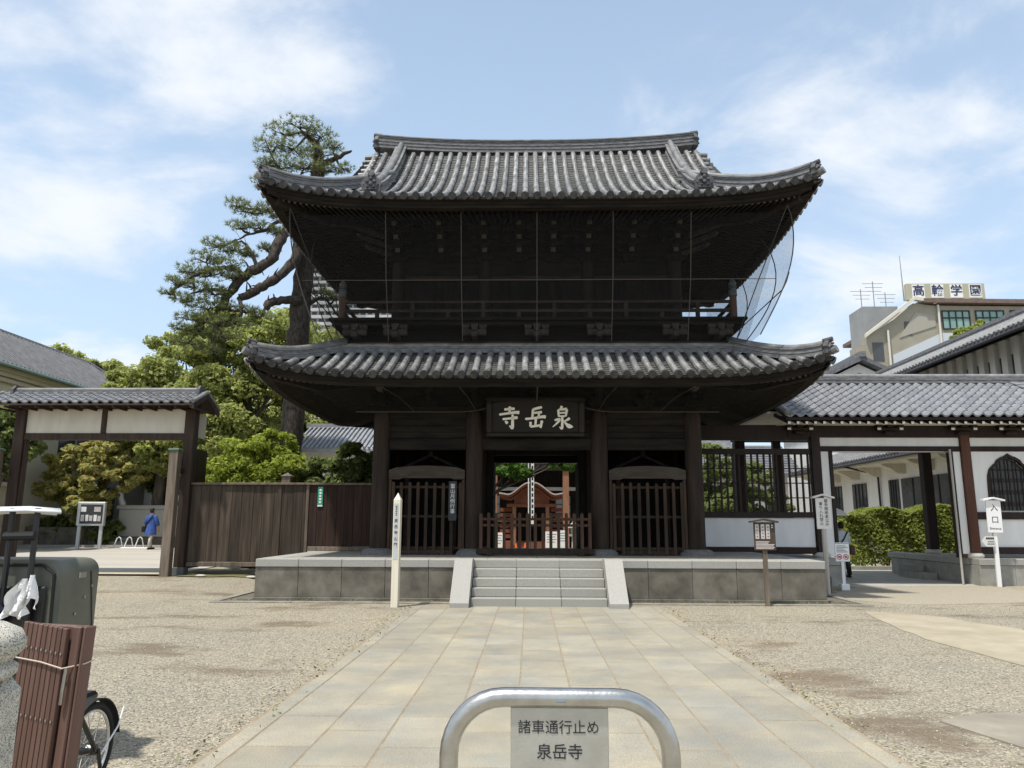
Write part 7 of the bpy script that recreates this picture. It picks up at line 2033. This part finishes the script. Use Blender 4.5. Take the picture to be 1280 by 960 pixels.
# body shell with rounded edges
def rounded_profile(x0, x1, z0, z1, r, n=6):
    pts = []
    for cx_, cz_, a0 in ((x1 - r, z1 - r, 0), (x0 + r, z1 - r, PI / 2), (x0 + r, z0 + r, PI), (x1 - r, z0 + r, 1.5 * PI)):
        for t in np.linspace(0, PI / 2, n): pts.append((cx_ + r * math.cos(a0 + t), cz_ + r * math.sin(a0 + t)))
    return pts
body = MB(); rows = []
for y, s_, dz in ((4.98, 0.95, 0), (5.00, 0.985, 0), (5.05, 1.0, 0), (5.36, 1.0, 0), (5.42, 0.985, 0), (5.45, 0.95, 0)):
    pr_ = rounded_profile(-4.75, -3.19, 0.42, 1.31, 0.09)
    rows.append([(-3.97 + (p[0] + 3.97) * s_, y, 0.93 + (p[1] - 0.93) * s_) for p in pr_])
rows = [r_ + [r_[0]] for r_ in rows]
body.grid(rows); nn_ = len(rows[0]) - 1
body.add(rows[0][:-1], [tuple(range(nn_))]); body.add(rows[-1][:-1], [tuple(range(nn_))])
bo = auto_smooth(body.build('body', M_olive, tk), 40)
for z in (1.20, 0.80):
    MB().rbox(-3.20, -3.182, 5.16, 5.24, z - 0.02, z + 0.02, 0.004).build('latch', M_bolt, bo)
MB().rbox(-3.20, -3.180, 5.12, 5.20, 0.63, 0.68, 0.006).build('reflector', mat('red_reflector', (0.45, 0.02, 0.02), 0.2), bo)
MB().tube([(-4.65, 4.968, 1.275), (-3.32, 4.968, 1.275), (-3.24, 4.97, 1.22), (-3.225, 4.97, 0.66)], 0.010, 6).build('rubber_trim', M_rub, bo)
MB().rbox(-3.62, -3.28, 4.955, 4.975, 0.60, 1.14, 0.02).build('dark_recess', M_blk, bo)  # flat black panel; darkness of the open recess is put into its colour
for x, z in ((-3.19, 1.05), (-3.187, 0.95), (-3.187, 1.12)):
    MB().lathe([(0.010, x - 0.0), (0.010, x + 0.006)], (0, 5.1 + (z - 0.9), z), 8, 'x').build('rivet', M_bolt, bo)
MB().beam((-3.188, 5.30, 1.22), (-3.188, 5.40, 0.72), 0.004, 0.012).build('seam', M_blk, bo)
# canopy
rows = []
for y in np.linspace(4.86, 5.56, 7):
    e = 0.03 * ((y - 5.2) / 0.35) ** 2
    rows.append([(x - (y - 4.86) * 0.60 * max(0, (x + 5.6) / 2.2), y, z - e) for x, z in ((-5.4, 1.30), (-5.0, 1.44), (-4.5, 1.56), (-4.0, 1.625), (-3.65, 1.655), (-3.4, 1.66), (-3.17, 1.645))])
cn = MB().grid(rows).build('canopy', M_canopy, tk, smooth=True, fix=False)
cn.modifiers.new('thickness', 'SOLIDIFY').thickness = 0.014
cn.data.update()
mb = MB()
mb.tube([(-4.6, 4.88, 0.95), (-4.1, 4.86, 1.28), (-3.92, 4.86, 1.50), (-3.72, 4.86, 1.625)], 0.02, 8); mb.build('windscreen_frame', M_canopy, tk)
_glass = mat('clear_screen', (0.75, 0.80, 0.82), 0.05, spec=0.5); _glass.node_tree.nodes['Principled BSDF'].inputs['Alpha'].default_value = 0.25
MB().add([(-4.6, 4.87, 0.97), (-4.1, 4.87, 1.29), (-3.92, 4.87, 1.50), (-4.3, 4.87, 1.58), (-5.0, 4.87, 1.46), (-5.3, 4.87, 1.05)], [(0, 1, 2, 3, 4, 5)]).build('windscreen', _glass, tk, fix=False)
for x in (-3.53, -3.365):
    MB().tube([(x, 4.92, 0.60), (x, 4.92, 1.64)], 0.018, 8).build('frame_post', M_blk, tk)
MB().tube([(-3.55, 4.90, 1.46), (-3.35, 4.90, 1.465)], 0.028, 8).build('frame_bar', M_blk, tk)
MB().rbox(-4.5, -3.48, 4.45, 4.93, 0.93, 1.04, 0.04).build('seat', M_navyseat, tk)
MB().rbox(-4.5, -3.58, 4.86, 4.94, 1.045, 1.17, 0.03).build('seat_back', M_navyseat, tk)
MB().rbox(-4.6, -3.1, 4.5, 5.4, 0.36, 0.42, 0.02).build('floor_frame', M_blk, tk)
MB().tube([(-4.7, 4.62, 0.26), (-2.66, 4.62, 0.26)], 0.02, 8).build('axle', M_blk, tk)
MB().tube([(-4.6, 5.0, 0.40), (-4.6, 6.3, 0.45), (-4.6, 6.9, 0.8)], 0.03, 8).build('fork', M_blk, tk)
def wheel(x, y, r, parent):
    w_ = bpy.data.objects.new('wheel', None); COL.objects.link(w_); w_.parent = parent; w_.location = Vector((x, y, r)) - org(parent)
    c = [(0, r * 0.93 * math.cos(a), r * 0.93 * math.sin(a)) for a in np.linspace(0, 2 * PI, 41)]
    auto_smooth(MB().tube(c, r * 0.075, 8, False).build('tyre', M_rub, w_, local=True), 60)
    c = [(0, r * 0.83 * math.cos(a), r * 0.83 * math.sin(a)) for a in np.linspace(0, 2 * PI, 41)]
    auto_smooth(MB().tube(c, r * 0.035, 8, False).build('rim', mat('alloy_rim', (0.6, 0.6, 0.58), 0.3, metal=0.9) if 'alloy_rim' not in MATS else MATS['alloy_rim'], w_, local=True), 60)
    mb = MB()
    for i in range(18):
        a = 2 * PI * i / 18
        mb.tube([(0.03 * (1 if i % 2 else -1), 0.02 * math.cos(a + .8), 0.02 * math.sin(a + .8)), (0, r * 0.82 * math.cos(a), r * 0.82 * math.sin(a))], 0.0022, 4)
    mb.build('spokes', M_bolt, w_, local=True)
    MB().lathe([(0.03, -0.045), (0.035, 0), (0.03, 0.045)], (0, 0, 0), 12, 'x').build('hub', M_blk, w_, local=True)
    return w_
wheel(-2.71, 4.62, 0.255, tk); wheel(-4.65, 4.62, 0.255, tk); wheel(-4.6, 6.85, 0.255, tk)
mb = MB(); arc_ = [(-2.71, 4.62 + 0.275 * math.cos(a), 0.255 + 0.275 * math.sin(a)) for a in np.linspace(0.1, 2.6, 16)]
mb.sweep(arc_, [(-0.035, -0.004), (0.035, -0.004), (0.035, 0.004), (-0.035, 0.004)], (1, 0)); mb.build('mudguard', M_rub, tk)
MB().tube([(-2.66, 4.64, 0.25), (-2.66, 4.72, 0.02), (-2.63, 4.86, 0.012)], 0.012, 6).build('stand', M_blk, tk)
MB().tube([(-2.67, 4.62, 0.26), (-2.67, 4.42, 0.50)], 0.014, 6).build('stay', M_blk, tk)
MB().tube([(-2.665, 4.90, 0.43), (-2.66, 4.84, 0.33), (-2.66, 4.65, 0.20)], 0.005, 5).build('white_cable', M_bwhite, tk)
# ---------------- crumpled white cloth
cl = thing('white_cloth', 'crumpled white cloth hung on the tricycle frame', 'cloth', (-3.28, 4.78, 0.97))
cl.scale = (0.72, 0.8, 0.78)
rc = np.random.default_rng(3); rows = []
for i, t in enumerate(np.linspace(0, 1, 12)):
    rows.append([(lerp(-0.02, -0.10, t) * 1.0 + u * lerp(0.03, 0.12, min(1, t * 1.6)) + 0.012 * math.sin(9 * t + 5 * u), (0.03 * math.sin(u * 9 + t * 4) + 0.014 * math.sin(u * 17 - t * 9)) * (0.3 + t) - 0.02, 0.30 - 0.29 * t + 0.03 * math.sin(u * 5 + 2) * t) for u in np.linspace(-1, 1, 15)])
MB().grid(rows).build('fold', M_bwhite, cl, local=True, fix=False)
rows = []
for i, t in enumerate(np.linspace(0, 1, 12)):
    rows.append([(0.06 + u * lerp(0.02, 0.085, t) + 0.01 * math.sin(7 * t + 4 * u), -0.04 + 0.03 * math.sin(u * 7 + t * 5) * (0.3 + t), 0.33 - 0.22 * t + 0.045 * math.cos(u * 3) * t) for u in np.linspace(-1, 1, 13)])
MB().grid(rows).build('fold', M_bwhite, cl, local=True, fix=False)

# =================================================================== BEYOND THE GATEWAY
nb = thing('notice_board', 'grey glazed notice board on two legs beyond the roofed gateway', 'notice board', (-18.15, 31.0, 0.48), rz=R(10))
M_alu = mat('grey_aluminium', (0.46, 0.47, 0.46), 0.5, (0.52, 0.53, 0.52), 3.0, metal=0.3)
for x in (-0.42, 0.42):
    MB().box(x - 0.06, x + 0.06, -0.05, 0.05, 0.0, 0.95).build('leg', M_alu, nb, local=True)
MB().rbox(-0.53, 0.53, -0.10, 0.10, 0.93, 1.90, 0.02).build('case', M_alu, nb, local=True)
MB().box(-0.40, 0.46, -0.108, -0.1015, 1.02, 1.80).build('backing', mat('dark_felt', (0.05, 0.055, 0.055), 0.9), nb, local=True)
for i, (x, z, w_, h_) in enumerate(((-0.30, 1.12, 0.13, 0.26), (-0.13, 1.12, 0.11, 0.26), (0.02, 1.13, 0.13, 0.22), (0.19, 1.12, 0.12, 0.26), (0.34, 1.12, 0.12, 0.22), (-0.28, 1.50, 0.2, 0.2), (0.25, 1.50, 0.25, 0.2))):
    MB().box(x - w_ / 2, x + w_ / 2, -0.1145, -0.1085, z, z + h_).build('pinned_paper', (M_paper, M_bwhite)[i % 2], nb, local=True)
sw_ = thing('stone_wall', 'pale granite walled block with coping beyond the roofed gateway', 'wall', (-16.5, 33.2, 0.5))
for i in range(2):
    MB().rbox(-18.1 + i * 2.6, -15.51 + i * 2.6, 33.0, 35.0, 0.95, 2.12, 0.01).build('granite_block', M_cope, sw_)
    MB().rbox(-18.2 + i * 2.65, -15.56 + i * 2.65, 32.93, 35.1, 2.124, 2.30, 0.015).build('coping_stone', M_cope, sw_)
MB().rbox(-17.9, -13.0, 33.1, 34.9, 0.3, 0.945, 0.01).build('footing', M_block, sw_)
for i in range(4):
    MB().rbox(-18.35, -17.45, 32.3 + i * 0.25, 33.05, 0.42 + i * 0.17, 0.58 + i * 0.17, 0.01).build('step', M_cstone, sw_)
hrl = thing('hand_rail', 'dark iron hand rail beside the steps beyond the gateway', 'railing', (-18.6, 32.2, 0.5))
MB().tube([(-18.5, 32.2, 0.5), (-18.5, 32.2, 1.35), (-18.5, 33.2, 1.95)], 0.025, 6).build('rail', M_blk, hrl)
MB().tube([(-18.5, 33.2, 0.9), (-18.5, 33.2, 1.95)], 0.025, 6).build('post', M_blk, hrl)
rk_ = thing('bicycle_rack', 'low white tubular bicycle rack at the foot of the stone wall', 'rack', (-16.9, 31.7, 0.48))
for i in range(3):
    x = -0.55 + i * 0.45
    MB().tube([(x, -0.1, 0.0), (x + 0.08, 0, 0.42), (x + 0.16, 0, 0.48), (x + 0.24, 0, 0.42), (x + 0.30, 0.1, 0.0)], 0.022, 6).build('hoop', M_bwhite, rk_, local=True)
MB().tube([(-0.75, -0.1, 0.03), (0.95, -0.1, 0.03)], 0.03, 6).build('base_bar', M_bwhite, rk_, local=True)
gw = thing('garden_wall', 'dark low garden wall along the far kerb beyond the gateway', 'wall', (-22, 32.6, 0.5))
for i in range(6):
    MB().rbox(-24.5 + i * 1.0, -23.505 + i * 1.0, 32.55, 32.75, 0.4, 1.35, 0.01).build('wall_block', M_block, gw)

# =================================================================== PEOPLE
M_skin = mat('skin', (0.45, 0.27, 0.19), 0.6)
M_hair = mat('black_hair', (0.015, 0.012, 0.011), 0.6)
def skin_body(name, verts, edges, radii, m, parent):
    me = bpy.data.meshes.new(name); me.from_pydata(verts, edges, []); me.update()
    o = link(name, me, m, parent)
    o.modifiers.new('skin', 'SKIN'); sd = o.modifiers.new('sub', 'SUBSURF'); sd.levels = 2; sd.render_levels = 2
    for i, r_ in enumerate(radii):
        v = me.skin_vertices[0].data[i]
        v.radius = (r_, r_) if not hasattr(r_, '__len__') else r_
        v.use_root = (i == 0)
    # bake to a plain mesh
    dg = bpy.context.evaluated_depsgraph_get(); dg.update()
    me2 = bpy.data.meshes.new_from_object(o.evaluated_get(dg)); o.modifiers.clear(); o.data = me2
    if not me2.materials: me2.materials.append(m)
    smooth_mesh(me2)
    return o
def person(label, loc, rz, H, stride=0.16, arms=None, hair_long=False):
    """standing or walking figure, facing -y in its own space; returns the Empty and the body"""
    t = thing('person', label, 'person', loc, None, rz)
    s_ = H / 1.70
    v = [(0, 0, .93), (0, 0, 1.12), (0, -.01, 1.34), (0, 0, 1.46), (0, -.02, 1.58), (0, -.01, 1.67),
         (.10, 0, .88), (.10, -stride * .6, .50), (.10, -stride, .10), (.10, -stride - .14, .035),
         (-.10, 0, .88), (-.10, stride * .2, .50), (-.10, stride, .12), (-.10, stride - .13, .05)]
    arms = arms or [[(.19, 0, 1.38), (.25, .06, 1.12), (.23, -.08, .90), (.22, -.13, .82)], [(-.19, 0, 1.38), (-.25, -.05, 1.12), (-.24, -.15, .92), (-.23, -.20, .84)]]
    e = [(0, 1), (1, 2), (2, 3), (3, 4), (4, 5), (0, 6), (6, 7), (7, 8), (8, 9), (0, 10), (10, 11), (11, 12), (12, 13)]
    r_ = [(.15, .11), (.14, .10), (.16, .11), .058, .085, .075, .085, .058, .040, .038, .085, .058, .040, .038]
    for a in arms:
        i0 = len(v); v += a; e += [(2, i0), (i0, i0 + 1), (i0 + 1, i0 + 2), (i0 + 2, i0 + 3)]; r_ += [.058, .043, .032, .034]
    v = [tuple(c * s_ for c in p) for p in v]; r_ = [tuple(c * s_ for c in q) if hasattr(q, '__len__') else q * s_ for q in r_]
    bd = skin_body('body', v, e, r_, M_skin, t)
    # hands: five short bent fingers on each
    for a in arms:
        hx, hy, hz = (c * s_ for c in a[3]); side = 1 if hx > 0 else -1
        mb = MB()
        for k in range(4):
            oy = (-0.03 + 0.02 * k) * s_
            mb.tube([(hx, hy + oy, hz - 0.02), (hx - side * 0.008, hy + oy * 1.1 - 0.005, hz - 0.065 * s_), (hx - side * 0.022, hy + oy * 1.1 - 0.01, hz - (0.10 - 0.008 * abs(k - 1)) * s_)], [0.011, 0.009, 0.007], 6)
        mb.tube([(hx, hy - 0.035 * s_, hz), (hx - side * 0.015, hy - 0.055 * s_, hz - 0.03), (hx - side * 0.025, hy - 0.06 * s_, hz - 0.055)], [0.012, 0.010, 0.008], 6)
        mb.build('fingers', M_skin, bd, local=True)
    hm = MB(); hm.lathe([(0.03, 1.52), (0.082, 1.535), (0.098, 1.60), (0.094, 1.67), (0.06, 1.725), (0.015, 1.742)], (0, 0.012, 0), 14)
    hm.v = [(x * s_ * 0.95, (y if y > -0.02 else y * 0.72) * s_ * 1.05, z * s_) for x, y, z in hm.v]
    ho = auto_smooth(hm.build('hair', M_hair, t, local=True), 70)
    # face: nose, eyes, mouth, ears
    fm = MB()
    fm.tube([(0, -.098 * s_, 1.615 * s_), (0, -.118 * s_, 1.58 * s_)], [.008, .013], 6)
    for q in (-1, 1):
        fm.tube([(q * .088 * s_, 0.0, 1.575 * s_), (q * .094 * s_, 0.01, 1.62 * s_)], [.010, .013], 6)
    fm.build('nose_and_ears', M_skin, bd, local=True)
    em = MB()
    for q in (-1, 1): em.tube([(q * .034 * s_ - .012, -.094 * s_, 1.618 * s_), (q * .034 * s_ + .012, -.094 * s_, 1.618 * s_)], .006, 6)
    em.build('eyes', M_hair, bd, local=True)
    MB().tube([(-.022, -.095 * s_, 1.545 * s_), (.022, -.095 * s_, 1.545 * s_)], .005, 6).build('mouth', mat('lips', (0.30, 0.11, 0.09), 0.6) if 'lips' not in MATS else MATS['lips'], bd, local=True)
    return t, bd, s_
def garment(name, m, t, rings, s_, n=16, folds=0.0):
    """clothing shell: rings of (cx, cy, z, rx, ry)"""
    rows = []
    for (cx_, cy_, z, rx_, ry_) in rings:
        rows.append([((cx_ + rx_ * math.cos(a) * (1 + folds * math.sin(5 * a + z * 6))) * s_, (cy_ + ry_ * math.sin(a) * (1 + folds * math.sin(5 * a + z * 6))) * s_, z * s_) for a in np.linspace(0, 2 * PI, n + 1)])
    return MB().grid(rows).build(name, m, t, smooth=True, local=True)
def sleeve(m, t, a, s_, r0=.075, r1=.06):
    P = [Vector(p) * s_ for p in a]
    return MB().tube([P[0] + Vector((0, 0, .03)), P[0], P[1], P[1].lerp(P[2], 0.6)], [r0 * .8 * s_, r0 * s_, r1 * s_, r1 * s_], 10).build('sleeve', m, t, smooth=True, local=True)
M_blue = mat('blue_robe', (0.03, 0.065, 0.22), 0.8, (0.05, 0.11, 0.33), 6.0)
M_paleclo = mat('pale_leggings', (0.55, 0.52, 0.47), 0.8)
p1, b1, s_ = person('person in a loose blue robe and pale leggings walking away beyond the gateway', (-15.42, 30.6, 0.485), R(160), 1.62)
A1 = [[(.19, 0, 1.38), (.25, .06, 1.12), (.23, -.08, .90), (.22, -.13, .82)], [(-.19, 0, 1.38), (-.25, -.05, 1.12), (-.24, -.15, .92), (-.23, -.20, .84)]]
garment('robe', M_blue, p1, [(0, 0, 1.47, .075, .07), (0, 0, 1.43, .17, .10), (0, 0, 1.34, .215, .135), (0, 0, 1.12, .205, .14), (0, 0, .92, .23, .17), (0, 0, .76, .25, .20), (0.02, 0, .62, .27, .22)], s_, folds=0.04)
for a in A1: sleeve(M_blue, p1, a, s_, .085, .085)
for x, st in ((.10, -.16), (-.10, .16)):
    MB().tube([Vector((x, st * .40, .66)) * s_, Vector((x, st * 1.0, .10)) * s_], [.065 * s_, .05 * s_], 10).build('legging', M_paleclo, p1, smooth=True, local=True)
    MB().rbox((x - .05) * s_, (x + .05) * s_, (st - .2) * s_, (st + .06) * s_, 0.0, .085 * s_, .03).build('shoe', M_hair, p1, local=True)
MB().tube([Vector((-.16, .12, 1.42)) * s_, Vector((0, .16, 1.2)) * s_, Vector((.2, .14, .95)) * s_], .02, 6).build('bag_strap', M_hair, p1, local=True)
MB().rbox(.16 * s_, .34 * s_, .02, .20, .72 * s_, .98 * s_, .03).build('shoulder_bag', M_hair, p1, local=True)
p2, b2, s2_ = person('person in a pale blue shirt with a strap walking under a white parasol', (9.32, 23.5, 0.01), R(185), 1.60,
                     arms=[[(.19, 0, 1.38), (.25, .04, 1.14), (.20, -.16, 1.10), (.17, -.22, 1.18)], [(-.19, 0, 1.38), (-.25, -.05, 1.12), (-.24, -.12, .92), (-.23, -.16, .84)]])
M_shirt = mat('pale_blue_shirt', (0.55, 0.63, 0.70), 0.8, (0.64, 0.71, 0.76), 7.0)
garment('shirt', M_shirt, p2, [(0, 0, 1.47, .075, .07), (0, 0, 1.43, .17, .10), (0, 0, 1.34, .215, .135), (0, 0, 1.12, .195, .135), (0, 0, .92, .20, .145), (0, 0, .82, .215, .15)], s2_, folds=0.03)
for a in ([(.19, 0, 1.38), (.25, .04, 1.14), (.20, -.16, 1.10), (.17, -.22, 1.18)], [(-.19, 0, 1.38), (-.25, -.05, 1.12), (-.24, -.12, .92), (-.23, -.16, .84)]): sleeve(M_shirt, p2, a, s2_, .075, .065)
for x, st in ((.10, -.16), (-.10, .16)):
    MB().tube([Vector((x * .9, 0, .90)) * s2_, Vector((x, st * .5, .52)) * s2_, Vector((x, st, .08)) * s2_], [.105 * s2_, .085 * s2_, .07 * s2_], 10).build('trouser_leg', M_blk, p2, smooth=True, local=True)
    MB().rbox((x - .05) * s2_, (x + .05) * s2_, (st - .2) * s2_, (st + .06) * s2_, 0.0, .08 * s2_, .03).build('shoe', M_hair, p2, local=True)
MB().tube([Vector((-.15, .12, 1.43)) * s2_, Vector((0, .155, 1.2)) * s2_, Vector((.2, .14, .92)) * s2_], .022, 6).build('bag_strap', M_hair, p2, local=True)
MB().rbox(-.36 * s2_, -.20 * s2_, -.08, .14, .70 * s2_, 1.0 * s2_, .03).build('brown_bag', mat('brown_leather', (0.12, 0.055, 0.035), 0.6), p2, local=True)
um = thing('parasol', 'white parasol with dark lining held over the person in the passage', 'parasol', (9.17, 23.70, 1.10))
MB().tube([(0, 0, 0.0), (-0.02, 0.0, 0.95)], 0.008, 6).build('shaft', M_iron, um, local=True)
rows = []
for r_, z in ((0.0, 0.98), (0.12, 0.965), (0.26, 0.91), (0.38, 0.82), (0.45, 0.73)):
    rows.append([(r_ * math.cos(a) * (1 - 0.05 * (0.5 + 0.5 * math.cos(8 * a))), r_ * math.sin(a) * (1 - 0.05 * (0.5 + 0.5 * math.cos(8 * a))), z) for a in np.linspace(0, 2 * PI, 33)])
MB().grid(rows).build('cover', M_bwhite, um, local=True, smooth=True, fix=False)
MB().grid([[(x, y, z - 0.012) for x, y, z in r_] for r_ in rows]).build('lining', M_blk, um, local=True, smooth=True, fix=False)
# two visitors resting behind the lattice
for i, (x, y, m_, lab) in enumerate(((7.35, 26.2, M_shirt, 'person with dark hair in a pale top glimpsed through the middle of the lattice'), (7.95, 26.6, M_blk, 'person in dark clothes glimpsed through the lattice beside the corridor post'))):
    pp, bb, ss = person(lab, (x, y, 0.0), R(20 - 30 * i), 1.62, 0.06)
    garment('top', m_, pp, [(0, 0, 1.47, .075, .07), (0, 0, 1.43, .17, .10), (0, 0, 1.34, .21, .13), (0, 0, 1.12, .195, .135), (0, 0, .85, .21, .15)], ss)
    for a in A1: sleeve(m_, pp, a, ss)
    for xx in (.10, -.10):
        MB().tube([Vector((xx * .9, 0, .90)) * ss, Vector((xx, 0, .5)) * ss, Vector((xx, 0, .06)) * ss], [.105, .085, .07], 10).build('trouser_leg', M_blk, pp, smooth=True, local=True)
        MB().rbox(xx - .05, xx + .05, -.2, .06, 0.0, .08, .03).build('shoe', M_hair, pp, local=True)
